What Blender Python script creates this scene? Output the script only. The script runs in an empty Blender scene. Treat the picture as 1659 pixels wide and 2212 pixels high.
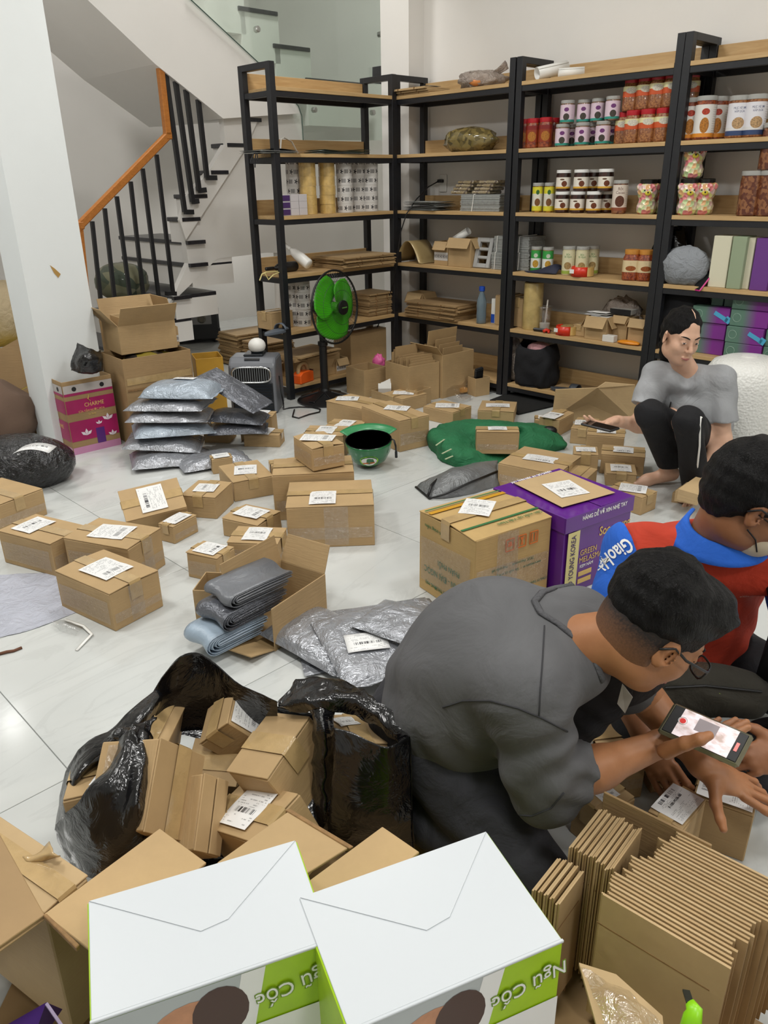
import bpy, bmesh, math, random
import numpy as np
from mathutils import Vector, Matrix, noise
random.seed(7)
SC = bpy.context.scene
COL = SC.collection
# ---------------------------------------------------------------- camera, world, lights
CAM_H, FPX, PITCH, ROLL = 1.4, 1663.6, 0.4052, -0.0176
_cp, _sp = math.cos(PITCH), math.sin(PITCH)
FW = Vector((0, _cp, -_sp)); _up = Vector((0, _sp, _cp)); _rt = Vector((1, 0, 0))
RT = math.cos(ROLL) * _rt + math.sin(ROLL) * _up
UP = -math.sin(ROLL) * _rt + math.cos(ROLL) * _up
CAM = Vector((0, 0, CAM_H))
cd = bpy.data.cameras.new('camera'); co = bpy.data.objects.new('camera', cd); COL.objects.link(co)
cd.sensor_fit = 'VERTICAL'; cd.sensor_height = 24.0; cd.lens = FPX / 2212 * 24.0; cd.clip_start = 0.02
co.matrix_world = Matrix(((RT.x, UP.x, -FW.x, 0), (RT.y, UP.y, -FW.y, 0), (RT.z, UP.z, -FW.z, CAM_H), (0, 0, 0, 1)))
SC.camera = co
wd = bpy.data.worlds.new('world'); SC.world = wd; wd.use_nodes = True
wd.node_tree.nodes['Background'].inputs[0].default_value = (0.95, 0.97, 1.0, 1)
wd.node_tree.nodes['Background'].inputs[1].default_value = 0.25
SC.view_settings.view_transform = 'Standard'; SC.view_settings.look = 'None'
SC.view_settings.gamma = 1.0; SC.view_settings.use_curve_mapping = False
SC.view_settings.exposure = 0.0
# room axes: U runs along the shelf wall towards the right, V along the short shelf unit towards the corner
ALPHA = -0.8018
UA = Vector((math.cos(ALPHA), math.sin(ALPHA), 0)); VA = Vector((-math.sin(ALPHA), math.cos(ALPHA), 0))
P0 = Vector((0.14, 6.038, 0))
def W(u, v, z=0.0): return P0 + UA * u + VA * v + Vector((0, 0, z))
CEIL = 3.5
LIGHT_POWER = 29.0
# LED ceiling panels (u, v)
PANELS = [(1.2, -1.7, 0.95), (1.2, -4.2, 1.2), (3.6, -1.7, 0.95), (3.6, -4.2, 1.15), (6.0, -1.6, 0.9), (6.0, -4.2, 1.0), (-0.9, -4.4, 1.1)]
STAIR_LAMP = (-0.75, -0.9)  # position of an unseen panel added to brighten the stair zone
def area_light(name, loc, sx, sy, power, col=(1, 0.985, 0.95)):
    l = bpy.data.lights.new(name, 'AREA'); l.shape = 'RECTANGLE'; l.size = sx; l.size_y = sy; l.energy = power; l.color = col
    o = bpy.data.objects.new(name, l); COL.objects.link(o); o.location = loc; o.rotation_euler = (0, 0, ALPHA)
    return o
for pu, pv, pw in PANELS:
    area_light('panel_lamp_light', W(pu, pv, CEIL - 0.07), 0.5, 0.5, LIGHT_POWER * pw)
area_light('stair_lamp_light', W(*STAIR_LAMP, CEIL + 1.03), 0.4, 0.4, 40.0)  # added fill for the stairwell, out of view
area_light('understair_lamp_light', W(-2.75, 0.55, 1.38), 0.2, 0.2, 5.0)  # added fill that lifts the dark cavity below the flight

# ---------------------------------------------------------------- helpers
def ray(px, py):
    d = FW * FPX + RT * (px - 829.5) - UP * (py - 1106); return d.normalized()
def onz(px, py, z=0.0):
    d = ray(px, py); return CAM + d * ((z - CAM_H) / d.z)
def onY(px, py, Y):
    d = ray(px, py); return CAM + d * (Y / d.y)
def onu(px, py, u):
    d = ray(px, py); t = (u - (CAM - P0).dot(UA)) / d.dot(UA); return CAM + d * t
def onv(px, py, v):
    d = ray(px, py); t = (v - (CAM - P0).dot(VA)) / d.dot(VA); return CAM + d * t
def uv_of(p): q = p - P0; return q.dot(UA), q.dot(VA)
def srgb(h):
    if isinstance(h, str):
        h = h.lstrip('#'); c = [int(h[i:i + 2], 16) / 255 for i in (0, 2, 4)]
    else: c = list(h)
    return [(x / 12.92 if x <= 0.04045 else ((x + 0.055) / 1.055) ** 2.4) for x in c] + [1.0]
MATS = {}
class NT:
    def __init__(s, name):
        s.m = bpy.data.materials.new(name); s.m.use_nodes = True; s.t = s.m.node_tree; s.n = s.t.nodes; s.l = s.t.links
        s.b = s.n['Principled BSDF']; s.out = s.n['Material Output']
    def new(s, typ, **kw):
        n = s.n.new(typ)
        for k, v in kw.items(): setattr(n, k, v)
        return n
    def link(s, a, b): s.l.new(a, b)
    def math(s, op, a, b=None, c=None):
        n = s.new('ShaderNodeMath', operation=op)
        for i, x in enumerate((a, b, c)):
            if x is None: continue
            if isinstance(x, (int, float)): n.inputs[i].default_value = x
            else: s.link(x, n.inputs[i])
        return n.outputs[0]
    def mix(s, fac, a, b):
        n = s.new('ShaderNodeMix', data_type='RGBA')
        for i, x in ((0, fac), (6, a), (7, b)):
            if isinstance(x, (int, float)): n.inputs[i].default_value = x
            elif isinstance(x, (list, tuple)): n.inputs[i].default_value = x
            else: s.link(x, n.inputs[i])
        return n.outputs[2]
    def coord(s, kind='Object'): return s.new('ShaderNodeTexCoord').outputs[kind]
    def noise(s, vec, scale, detail=3, rough=0.55, dist=0.0):
        n = s.new('ShaderNodeTexNoise'); n.inputs['Scale'].default_value = scale; n.inputs['Detail'].default_value = detail
        n.inputs['Roughness'].default_value = rough; n.inputs['Distortion'].default_value = dist
        if vec is not None: s.link(vec, n.inputs['Vector'])
        return n.outputs['Fac']
    def ramp(s, fac, a, b):
        n = s.new('ShaderNodeMapRange'); n.inputs[1].default_value = a; n.inputs[2].default_value = b; s.link(fac, n.inputs[0]); return n.outputs[0]
    def bump(s, h, strength, dist=0.01):
        n = s.new('ShaderNodeBump'); n.inputs['Strength'].default_value = strength; n.inputs['Distance'].default_value = dist
        s.link(h, n.inputs['Height']); s.link(n.outputs[0], s.b.inputs['Normal'])
def mat(name, col, rough=0.6, metal=0.0, var=0.0, vs=6.0, bump=0.0, bs=30.0, coat=0.0, spec=None, trans=0.0, emit=0.0, wrinkle=0.0, ws=12.0, alpha=1.0):
    if name in MATS: return MATS[name]
    t = NT(name); c = srgb(col); b = t.b
    b.inputs['Base Color'].default_value = c; b.inputs['Roughness'].default_value = rough; b.inputs['Metallic'].default_value = metal
    b.inputs['Coat Weight'].default_value = coat; b.inputs['Transmission Weight'].default_value = trans
    if spec is not None: b.inputs['Specular IOR Level'].default_value = spec
    if emit: b.inputs['Emission Color'].default_value = c; b.inputs['Emission Strength'].default_value = emit
    b.inputs['Alpha'].default_value = alpha
    v = t.coord()
    if var:
        f = t.noise(v, vs, 4); d = [x * (1 - var) for x in c[:3]] + [1]; e = [min(1, x * (1 + var)) for x in c[:3]] + [1]
        t.link(t.mix(t.ramp(f, 0.3, 0.7), d, e), b.inputs['Base Color'])
    if wrinkle: t.bump(t.noise(v, ws, 4, 0.6, 1.2), wrinkle, 0.03)
    elif bump: t.bump(t.noise(v, bs, 3), bump, 0.005)
    MATS[name] = t.m; return t.m
class MB:
    """collects verts and faces for one mesh"""
    def __init__(s): s.v = []; s.f = []; s.m = []; s.uv = {}
    def add(s, vs, fs, mi=0):
        o = len(s.v); s.v += [tuple(x) for x in vs]
        for q in fs: s.f.append([i + o for i in q]); s.m.append(mi)
        return s
    def hexa(s, p, mi=0):
        return s.add(p, [(0, 3, 2, 1), (4, 5, 6, 7), (0, 1, 5, 4), (1, 2, 6, 5), (2, 3, 7, 6), (3, 0, 4, 7)], mi)
    def box(s, c, sz, rz=0.0, mi=0, rot=None):
        x, y, z = (k / 2 for k in sz); M = rot or Matrix.Rotation(rz, 3, 'Z'); c = Vector(c)
        return s.hexa([c + M @ Vector(q) for q in ((-x, -y, -z), (x, -y, -z), (x, y, -z), (-x, y, -z), (-x, -y, z), (x, -y, z), (x, y, z), (-x, y, z))], mi)
    def beam(s, a, b, w, h=None, mi=0, up=(0, 0, 1)):
        a, b = Vector(a), Vector(b); d = (b - a); L = d.length; d = d / L; h = h or w
        upv = Vector(up)
        if abs(d.dot(upv)) > 0.99: upv = Vector((UA.x, UA.y, 0))
        sd = d.cross(upv).normalized(); u2 = sd.cross(d)
        sd = sd * w / 2; u2 = u2 * h / 2
        return s.hexa([a - sd - u2, a + sd - u2, a + sd + u2, a - sd + u2, b - sd - u2, b + sd - u2, b + sd + u2, b - sd + u2], mi)
    def prism(s, poly, ext, mi=0):
        """poly: list of 3D points (planar), ext: vector"""
        n = len(poly); e = Vector(ext); a = [Vector(p) for p in poly]; bb = [p + e for p in a]
        fs = [tuple(range(n))[::-1], tuple(range(n, 2 * n))] + [(i, (i + 1) % n, n + (i + 1) % n, n + i) for i in range(n)]
        return s.add(a + bb, fs, mi)
    def lathe(s, prof, n=16, c=(0, 0, 0), mi=0, rot=None, sq=1.0):
        vs = []; fs = []; c = Vector(c)
        for r, z in prof:
            for i in range(n):
                a = 2 * math.pi * i / n; ca, sa = math.cos(a), math.sin(a)
                if sq != 1.0:
                    k = (abs(ca) ** sq + abs(sa) ** sq) ** (-1 / sq); ca *= k; sa *= k
                p = Vector((r * ca, r * sa, z)); vs.append(c + (rot @ p if rot else p))
        m = len(prof)
        for j in range(m - 1):
            for i in range(n): fs.append((j * n + i, j * n + (i + 1) % n, (j + 1) * n + (i + 1) % n, (j + 1) * n + i))
        if prof[0][0] > 1e-5: fs.append(tuple(range(n))[::-1])
        if prof[-1][0] > 1e-5: fs.append(tuple((m - 1) * n + i for i in range(n)))
        return s.add(vs, fs, mi)
    def tube(s, pts, r, n=8, mi=0, closed=False, flat=1.0):
        pts = [Vector(p) for p in pts]; N = len(pts); vs = []; fs = []
        rr = r if isinstance(r, (list, tuple)) else [r] * N
        prev = None
        for i, p in enumerate(pts):
            a = pts[(i - 1) % N] if (closed or i > 0) else p; b = pts[(i + 1) % N] if (closed or i < N - 1) else p
            d = (b - a).normalized()
            if prev is None:
                x = d.cross(Vector((0, 0, 1)))
                if x.length < 1e-3: x = d.cross(Vector((1, 0, 0)))
            else: x = prev - d * prev.dot(d)
            x.normalize(); prev = x; y = d.cross(x)
            for k in range(n):
                t = 2 * math.pi * k / n; vs.append(p + x * (rr[i] * math.cos(t)) + y * (rr[i] * flat * math.sin(t)))
        M = N if closed else N - 1
        for i in range(M):
            for k in range(n): fs.append((i * n + k, i * n + (k + 1) % n, ((i + 1) % N) * n + (k + 1) % n, ((i + 1) % N) * n + k))
        if not closed: fs += [tuple(range(n))[::-1], tuple((N - 1) * n + k for k in range(n))]
        return s.add(vs, fs, mi)
    def sphere(s, c, r, n=12, mi=0, rot=None):
        r = (r, r, r) if isinstance(r, (int, float)) else r; c = Vector(c); vs = []; fs = []; h = n // 2
        for j in range(h + 1):
            ph = math.pi * j / h
            for i in range(n):
                a = 2 * math.pi * i / n; p = Vector((r[0] * math.sin(ph) * math.cos(a), r[1] * math.sin(ph) * math.sin(a), -r[2] * math.cos(ph)))
                vs.append(c + (rot @ p if rot else p))
        for j in range(h):
            for i in range(n): fs.append((j * n + i, j * n + (i + 1) % n, (j + 1) * n + (i + 1) % n, (j + 1) * n + i))
        return s.add(vs, fs, mi)
    def grid(s, fn, nu, nv, mi=0):
        vs = [fn(i / nu, j / nv) for j in range(nv + 1) for i in range(nu + 1)]
        fs = [(j * (nu + 1) + i, j * (nu + 1) + i + 1, (j + 1) * (nu + 1) + i + 1, (j + 1) * (nu + 1) + i) for j in range(nv) for i in range(nu)]
        o = len(s.f); s.add(vs, fs, mi)
        for k, q in enumerate(fs):
            s.uv[o + k] = [((i % (nu + 1)) / nu, (i // (nu + 1)) / nv) for i in q]
        return s
    def quad(s, a, b, c, d, mi=0):
        o = len(s.f); s.add((a, b, c, d), [(0, 1, 2, 3)], mi); s.uv[o] = [(0, 0), (1, 0), (1, 1), (0, 1)]; return s
def link_mesh(name, me, mats, parent=None, loc=None, rot=None):
    o = bpy.data.objects.new(name, me); COL.objects.link(o)
    if mats is not None and len(me.materials) == 0:
        for m in (mats if isinstance(mats, (list, tuple)) else [mats]): me.materials.append(m)
    if parent is not None: o.parent = parent
    if loc is not None: o.location = loc
    if rot is not None: o.rotation_euler = rot
    return o
def ob(name, mb, mats, parent=None, loc=None, rot=None, smooth=False, bevel=0.0, weld=False, sub=0, solid=0.0, auto=None, seg=1):
    me = bpy.data.meshes.new(name)
    me.from_pydata([tuple(v) for v in mb.v], [], mb.f); me.update()
    for p, mi in zip(me.polygons, mb.m): p.material_index = mi; p.use_smooth = smooth
    if mb.uv:
        ul = me.uv_layers.new(name='UVMap')
        for fi, uvs in mb.uv.items():
            for li, q in zip(me.polygons[fi].loop_indices, uvs): ul.data[li].uv = q
    if bevel:
        bm = bmesh.new(); bm.from_mesh(me); bmesh.ops.recalc_face_normals(bm, faces=bm.faces)
        es = [e for e in bm.edges if len(e.link_faces) == 2 and e.calc_face_angle(0) > 0.5]
        bmesh.ops.bevel(bm, geom=es, offset=bevel, segments=seg, affect='EDGES', profile=0.5); bm.to_mesh(me); bm.free()
    o = link_mesh(name, me, mats, parent, loc, rot)
    if weld:
        bm = bmesh.new(); bm.from_mesh(me); bmesh.ops.remove_doubles(bm, verts=bm.verts, dist=1e-4); bmesh.ops.recalc_face_normals(bm, faces=bm.faces); bm.to_mesh(me); bm.free()
    if solid: md = o.modifiers.new('solid', 'SOLIDIFY'); md.thickness = solid; md.offset = 0
    if sub: md = o.modifiers.new('sub', 'SUBSURF'); md.levels = sub; md.render_levels = sub
    if auto is not None:
        for p in me.polygons: p.use_smooth = True
        me.set_sharp_from_angle(angle=auto)
    return o
def empty(name, loc=(0, 0, 0), rz=0.0, rot=None):
    o = bpy.data.objects.new(name, None); COL.objects.link(o); o.location = loc
    o.rotation_euler = rot if rot is not None else (0, 0, rz); o.empty_display_size = 0.05; return o
def tag(o, label, cat, group=None, kind=None):
    o['label'] = label; o['category'] = cat
    if group: o['group'] = group
    if kind: o['kind'] = kind
    return o
def struct(o): o['kind'] = 'structure'; return o
def copy_tree(o, parent=None):
    c = o.copy(); COL.objects.link(c)
    if parent is not None: c.parent = parent
    for ch in list(o.children): copy_tree(ch, c)
    return c
def text_mesh(body, size, mats, parent, M, name='lettering', align='CENTER', ext=0.0004, squeeze=1.0, bold=0.0):
    """flat raised lettering; M places text local xy plane"""
    cu = bpy.data.curves.new('t', 'FONT'); cu.body = body; cu.size = size; cu.align_x = align; cu.align_y = 'CENTER'; cu.extrude = ext; cu.offset = bold
    cu.resolution_u = 3
    to = bpy.data.objects.new('t', cu); COL.objects.link(to)
    bpy.context.view_layer.update()
    dg = bpy.context.evaluated_depsgraph_get(); me = bpy.data.meshes.new_from_object(to.evaluated_get(dg)); me.materials.clear()
    bpy.data.objects.remove(to); bpy.data.curves.remove(cu)
    me.transform(M @ Matrix.Diagonal((squeeze, 1, 1, 1)))
    return link_mesh(name, me, mats, parent)
def frame(o, x, y, n=None):
    """4x4 with origin o, x axis dir x, y axis dir y"""
    x = Vector(x).normalized(); y = Vector(y); n = x.cross(y).normalized(); y = n.cross(x); o = Vector(o)
    return Matrix(((x.x, y.x, n.x, o.x), (x.y, y.y, n.y, o.y), (x.z, y.z, n.z, o.z), (0, 0, 0, 1)))
def fbm(p, s=1.0, oct=3):
    t = 0; a = 1.0
    for i in range(oct): t += a * noise.noise(Vector(p) * s); s *= 2.1; a *= 0.5
    return t
# ---------------------------------------------------------------- materials
def mk_cardboard(name, col, dark=0.86):
    t = NT(name); c = srgb(col); v = t.coord()
    f1 = t.noise(v, 5, 4, 0.6); f2 = t.noise(v, 90, 2, 0.7)
    a = t.mix(t.ramp(f1, 0.3, 0.72), [x * dark for x in c[:3]] + [1], [min(1, x * 1.06) for x in c[:3]] + [1])
    a = t.mix(t.math('MULTIPLY', f2, 0.16), a, [x * 0.6 for x in c[:3]] + [1])
    oi = t.new('ShaderNodeObjectInfo'); k = t.math('MULTIPLY_ADD', oi.outputs['Random'], 0.16, 0.0)
    a = t.mix(k, a, [x * 0.72 for x in c[:3]] + [1])
    t.link(a, t.b.inputs['Base Color']); t.b.inputs['Roughness'].default_value = 0.72
    mp = t.new('ShaderNodeMapping'); mp.inputs['Scale'].default_value = (1, 1, 12); t.link(v, mp.inputs['Vector'])
    t.bump(t.noise(mp.outputs[0], 14, 3), 0.25, 0.004); MATS[name] = t.m; return t.m
CARD = mk_cardboard('cardboard', '#ba9c70'); CARD_IN = mk_cardboard('cardboard_inner', '#ab8f64'); CARD_D = mk_cardboard('cardboard_brown', '#a5875e')
CARD_L = mk_cardboard('cardboard_pale', '#c2a67b')
EDGE = mat('cardboard_edge', '#8a6a44', 0.8, var=0.2, vs=80)
TAPE = mat('packing_tape', '#b69a6c', 0.16, var=0.12, vs=20, wrinkle=0.07, ws=40, coat=0.3)
CLEAR = NT('clear_tape')
def _clear(t, tint, gl, r):
    t.n.remove(t.b); tr = t.new('ShaderNodeBsdfTransparent'); tr.inputs[0].default_value = tint
    g = t.new('ShaderNodeBsdfGlossy'); g.inputs['Roughness'].default_value = r; g.inputs[0].default_value = (1, 1, 1, 1)
    mx = t.new('ShaderNodeMixShader'); t.link(tr.outputs[0], mx.inputs[1]); t.link(g.outputs[0], mx.inputs[2]); mx.inputs[0].default_value = gl
    t.link(mx.outputs[0], t.out.inputs[0]); return g, mx
_g, _mx = _clear(CLEAR, (0.93, 0.92, 0.9, 1), 0.16, 0.18)
_n = CLEAR.noise(CLEAR.coord(), 55, 4, 0.65, 1.5)
_bp = CLEAR.new('ShaderNodeBump'); _bp.inputs['Strength'].default_value = 0.6; _bp.inputs['Distance'].default_value = 0.02; CLEAR.link(_n, _bp.inputs['Height']); CLEAR.link(_bp.outputs[0], _g.inputs['Normal'])
CLEAR = CLEAR.m
GLASS = NT('green_glass'); _clear(GLASS, (0.88, 0.93, 0.9, 1), 0.06, 0.02); GLASS = GLASS.m
PLASTIC_CLEAR = NT('clear_plastic'); _g, _ = _clear(PLASTIC_CLEAR, (0.92, 0.92, 0.92, 1), 0.22, 0.12)
_bp = PLASTIC_CLEAR.new('ShaderNodeBump'); _bp.inputs['Strength'].default_value = 0.7; _bp.inputs['Distance'].default_value = 0.03
PLASTIC_CLEAR.link(PLASTIC_CLEAR.noise(PLASTIC_CLEAR.coord(), 18, 4, 0.6, 1), _bp.inputs['Height']); PLASTIC_CLEAR.link(_bp.outputs[0], _g.inputs['Normal']); PLASTIC_CLEAR = PLASTIC_CLEAR.m
def mk_label(name, bar0, bar1, rows=16, seed=0.0, tone='#e9e9e8', blank=None):
    """printed shipping label: text rows, a barcode, a thin frame, all flat print in UV space"""
    t = NT(name); uv = t.coord('UV'); sep = t.new('ShaderNodeSeparateXYZ'); t.link(uv, sep.inputs[0]); x, y = sep.outputs[0], sep.outputs[1]
    oi = t.new('ShaderNodeObjectInfo'); rnd = t.math('MULTIPLY', oi.outputs['Random'], 37.0)
    row = t.math('FLOOR', t.math('MULTIPLY', y, rows)); fr = t.math('FRACT', t.math('MULTIPLY', y, rows))
    cv = t.new('ShaderNodeCombineXYZ'); t.link(t.math('MULTIPLY', x, 26.0), cv.inputs[0]); t.link(t.math('MULTIPLY', row, 3.7), cv.inputs[1]); t.link(rnd, cv.inputs[2])
    n1 = t.noise(cv.outputs[0], 1.0, 1)
    cv2 = t.new('ShaderNodeCombineXYZ'); t.link(t.math('MULTIPLY', x, 3.0), cv2.inputs[0]); t.link(t.math('MULTIPLY', row, 5.1), cv2.inputs[1]); t.link(rnd, cv2.inputs[2])
    n2 = t.noise(cv2.outputs[0], 1.0, 1)
    txt = t.math('MULTIPLY', t.math('MULTIPLY', t.math('GREATER_THAN', n1, 0.46), t.math('GREATER_THAN', n2, 0.47)), t.math('MULTIPLY', t.math('GREATER_THAN', fr, 0.3), t.math('LESS_THAN', fr, 0.72)))
    inx = t.math('MULTIPLY', t.math('GREATER_THAN', x, 0.08), t.math('LESS_THAN', x, 0.92)); iny = t.math('MULTIPLY', t.math('GREATER_THAN', y, 0.06), t.math('LESS_THAN', y, 0.95))
    cv3 = t.new('ShaderNodeCombineXYZ'); t.link(t.math('MULTIPLY', x, 70.0), cv3.inputs[0]); t.link(rnd, cv3.inputs[1])
    bars = t.math('GREATER_THAN', t.noise(cv3.outputs[0], 1.0, 0), 0.5)
    inb = t.math('MULTIPLY', t.math('GREATER_THAN', y, bar0), t.math('LESS_THAN', y, bar1)); inbx = t.math('MULTIPLY', t.math('GREATER_THAN', x, 0.18), t.math('LESS_THAN', x, 0.84))
    zone = t.math('MULTIPLY', inb, inbx); guard = t.math('MULTIPLY', t.math('GREATER_THAN', y, bar0 - 0.03), t.math('LESS_THAN', y, bar1 + 0.03))
    if blank: guard = t.math('MAXIMUM', guard, t.math('MULTIPLY', t.math('GREATER_THAN', y, blank[0]), t.math('LESS_THAN', y, blank[1])))
    ink = t.math('ADD', t.math('MULTIPLY', t.math('MULTIPLY', bars, zone), 0.95), t.math('MULTIPLY', t.math('MULTIPLY', t.math('MULTIPLY', txt, inx), iny), t.math('MULTIPLY', t.math('SUBTRACT', 1.0, guard), 0.5)))
    t.link(t.mix(ink, srgb(tone), srgb('#1c1c22')), t.b.inputs['Base Color']); t.b.inputs['Roughness'].default_value = 0.35
    MATS[name] = t.m; return t.m
LABELS = [mk_label('shipping_label_print', 0.36, 0.5), mk_label('shipping_label_print_b', 0.52, 0.66, 18), mk_label('shipping_label_print_c', 0.2, 0.34, 20), mk_label('shipping_label_print_d', 0.8, 0.93, 26, blank=(0.42, 0.66))]
def mk_wood(name, c1, c2, scale=(1, 14, 14)):
    t = NT(name); v = t.coord(); mp = t.new('ShaderNodeMapping'); mp.inputs['Scale'].default_value = scale; t.link(v, mp.inputs['Vector'])
    f = t.noise(mp.outputs[0], 5, 5, 0.6, 0.6); t.link(t.mix(t.ramp(f, 0.3, 0.75), srgb(c1), srgb(c2)), t.b.inputs['Base Color']); t.b.inputs['Roughness'].default_value = 0.5; MATS[name] = t.m; return t.m
OAK = mk_wood('oak_board', '#c8a878', '#b28f5e'); RAILWOOD = mk_wood('handrail_wood', '#c47d34', '#a8621f')
STEEL = mat('black_steel', '#1b1c20', 0.42, var=0.15, vs=30)
WALL = mat('white_wall_paint', '#ece9e4', 0.85, var=0.02, vs=2, bump=0.06, bs=160)
COLW = mat('column_paint', '#e4e8e8', 0.8, var=0.02, vs=2, bump=0.05, bs=160)
CEILM = mat('ceiling_paint', '#f0f0ee', 0.9)
DARKSTONE = mat('dark_stone', '#2b2b30', 0.25, var=0.3, vs=30)
WHITE_PL = mat('white_plastic', '#ecebe6', 0.4)
BLACK_PL = mat('black_plastic', '#141416', 0.35, bump=0.05)
INK = mat('black_ink', '#1a1a1c', 0.5); WHITE_INK = mat('white_ink', '#f2f2f0', 0.5)
# polished marble tile
_t = NT('marble_tile'); _v = _t.coord('Object'); _oi = _t.new('ShaderNodeObjectInfo')
_cv = _t.new('ShaderNodeVectorMath', operation='ADD'); _t.link(_v, _cv.inputs[0]); _cc = _t.new('ShaderNodeCombineXYZ')
_t.link(_t.math('MULTIPLY', _oi.outputs['Random'], 9.0), _cc.inputs[0]); _t.link(_t.math('MULTIPLY', _oi.outputs['Random'], 23.0), _cc.inputs[1]); _t.link(_cc.outputs[0], _cv.inputs[1])
_mp = _t.new('ShaderNodeMapping'); _mp.inputs['Scale'].default_value = (2.6, 0.8, 1); _mp.inputs['Rotation'].default_value = (0, 0, 0.5); _t.link(_cv.outputs[0], _mp.inputs['Vector'])
_n1 = _t.noise(_mp.outputs[0], 1.6, 6, 0.62, 1.6)
_vein = _t.math('ABSOLUTE', _t.math('SUBTRACT', _n1, 0.5)); _vein = _t.ramp(_vein, 0.0, 0.035)
_soft = _t.ramp(_t.noise(_mp.outputs[0], 0.9, 4, 0.6, 0.8), 0.3, 0.75)
_c = _t.mix(_soft, srgb('#c2c5c3'), srgb('#d0d2cf')); _c = _t.mix(_t.math('MULTIPLY', _t.math('SUBTRACT', 1.0, _vein), 0.2), _c, srgb('#a6a8a6'))
_t.link(_c, _t.b.inputs['Base Color']); _t.b.inputs['Roughness'].default_value = 0.13; _t.b.inputs['Specular IOR Level'].default_value = 0.45
MARBLE = _t.m; GROUT = mat('grout', '#8f908e', 0.8)

# ---------------------------------------------------------------- room shell
def uvbox(mb, u0, u1, v0, v1, z0, z1, mi=0):
    return mb.hexa([W(u0, v0, z0), W(u1, v0, z0), W(u1, v1, z0), W(u0, v1, z0), W(u0, v0, z1), W(u1, v0, z1), W(u1, v1, z1), W(u0, v1, z1)], mi)
TS = 0.82
fl = struct(ob('floor', uvbox(MB(), -4.3, 8.4, -8.6, 1.45, -0.06, -0.004), GROUT))
g = 0.0012; tb = MB().box((0, 0, -0.01), (TS - 2 * g, TS - 2 * g, 0.02))
tile0 = None
for i in range(-7, 9):
    for j in range(-7, 6):
        u = 1.725 + TS * i + TS / 2; v = -2.975 + TS * j + TS / 2
        if u < -4.2 or u > 8.2 or v > 1.2 + TS / 2 or v < -8.4: continue
        if tile0 is None: tile0 = ob('tile', tb, MARBLE, fl, W(u, v, 0), (0, 0, ALPHA), bevel=0.0008)
        else:
            o = tile0.copy(); COL.objects.link(o); o.location = W(u, v, 0)
WT = 0.15
struct(ob('wall_right', uvbox(MB(), -0.09, 8.4, 0.37, 0.37 + WT, 0, CEIL), WALL))
struct(ob('column_corner', uvbox(MB(), -0.37, -0.09, 0.213, 0.52, 0, CEIL), WALL))
struct(ob('wall_stairwell', uvbox(MB(), -3.3, -0.09, 1.3, 1.3 + WT, 0, CEIL + 1.2), WALL))
struct(ob('wall_return', uvbox(MB(), -0.09 - WT, -0.09, 0.52, 1.45, 0, CEIL + 1.2), WALL))
struct(ob('wall_back', uvbox(MB(), -3.3 - WT, -3.3, -3.4, 1.45, 0, CEIL + 1.2), WALL))
struct(ob('wall_left', uvbox(MB(), -4.3, 8.4, -8.6 - WT, -8.6, 0, CEIL), WALL))
struct(ob('wall_front', uvbox(MB(), 8.4, 8.4 + WT, -8.6, 0.6, 0, CEIL), WALL))
struct(ob('wall_far', uvbox(MB(), -4.3 - WT, -4.3, -8.6, -2.0, 0, CEIL), WALL))
cm = MB(); uvbox(cm, -0.3, 8.4, -8.6, 0.6, CEIL, CEIL + 0.1); uvbox(cm, -4.3, -0.3, -8.6, -3.4, CEIL, CEIL + 0.1); uvbox(cm, -3.45, -0.3, -3.4, 1.45, CEIL + 1.1, CEIL + 1.2)
struct(ob('ceiling', cm, CEILM))
# left column: bluish-white face towards +u and a bright narrow face
_a = uv_of(onu(200, 670, -0.1))[1]; _b = uv_of(onu(70, 690, -0.1))[1]; _c2 = uv_of(onv(30, 690, _b))[0]
struct(ob('pillar_left', uvbox(MB(), _c2, -0.1, _b, _a, 0, CEIL), COLW))
tagp = MB().add([onu(108, 573, -0.098), onu(118, 580, -0.098), onu(131, 592, -0.098), onu(126, 600, -0.098), onu(117, 590, -0.098)], [(0, 1, 2, 3, 4)])
st_ = ob('wall_stain', tagp, mat('old_glue', '#b08a4a', 0.8), solid=0.002); tag(st_, 'small ochre glue scrap stuck on the pale pillar', 'scrap')
struct(ob('wall_partition', uvbox(MB(), -3.3, -1.3, -3.4, -3.25, 0, CEIL), WALL))
# ceiling lamp panels (the lights the room has), plus an added one brightening the stairs
PF = mat('panel_frame', '#dcdcdc', 0.5); PE = mat('panel_diffuser', '#ffffff', 0.5, emit=3.0)
for k, (pu, pv, pz, pl) in enumerate([(u_, v_, CEIL, 'square white LED ceiling panel ' + w_) for (u_, v_, _p), w_ in zip(PANELS, ('nearest the shelf corner', 'over the left cartons', 'above the middle wall shelves', 'above the photographer', 'at the far right of the shelf wall', 'at the right rear of the room', 'left of the pale pillar'))] + [STAIR_LAMP + (CEIL + 1.1, 'added square white LED fill panel above the staircase')]):
    r = empty('ceiling_lamp', W(pu, pv, pz), ALPHA)
    tag(r, pl, 'ceiling lamp', 'ceiling panels')
    m = MB(); [m.box((sx * 0.3, sy * 0.3, -0.025), (0.03 if sx else 0.63, 0.03 if sy else 0.57, 0.05)) for sx, sy in ((1, 0), (-1, 0), (0, 1), (0, -1))]
    ob('frame', m, PF, r); ob('diffuser', MB().box((0, 0, -0.02), (0.57, 0.57, 0.03)), PE, r)

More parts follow.
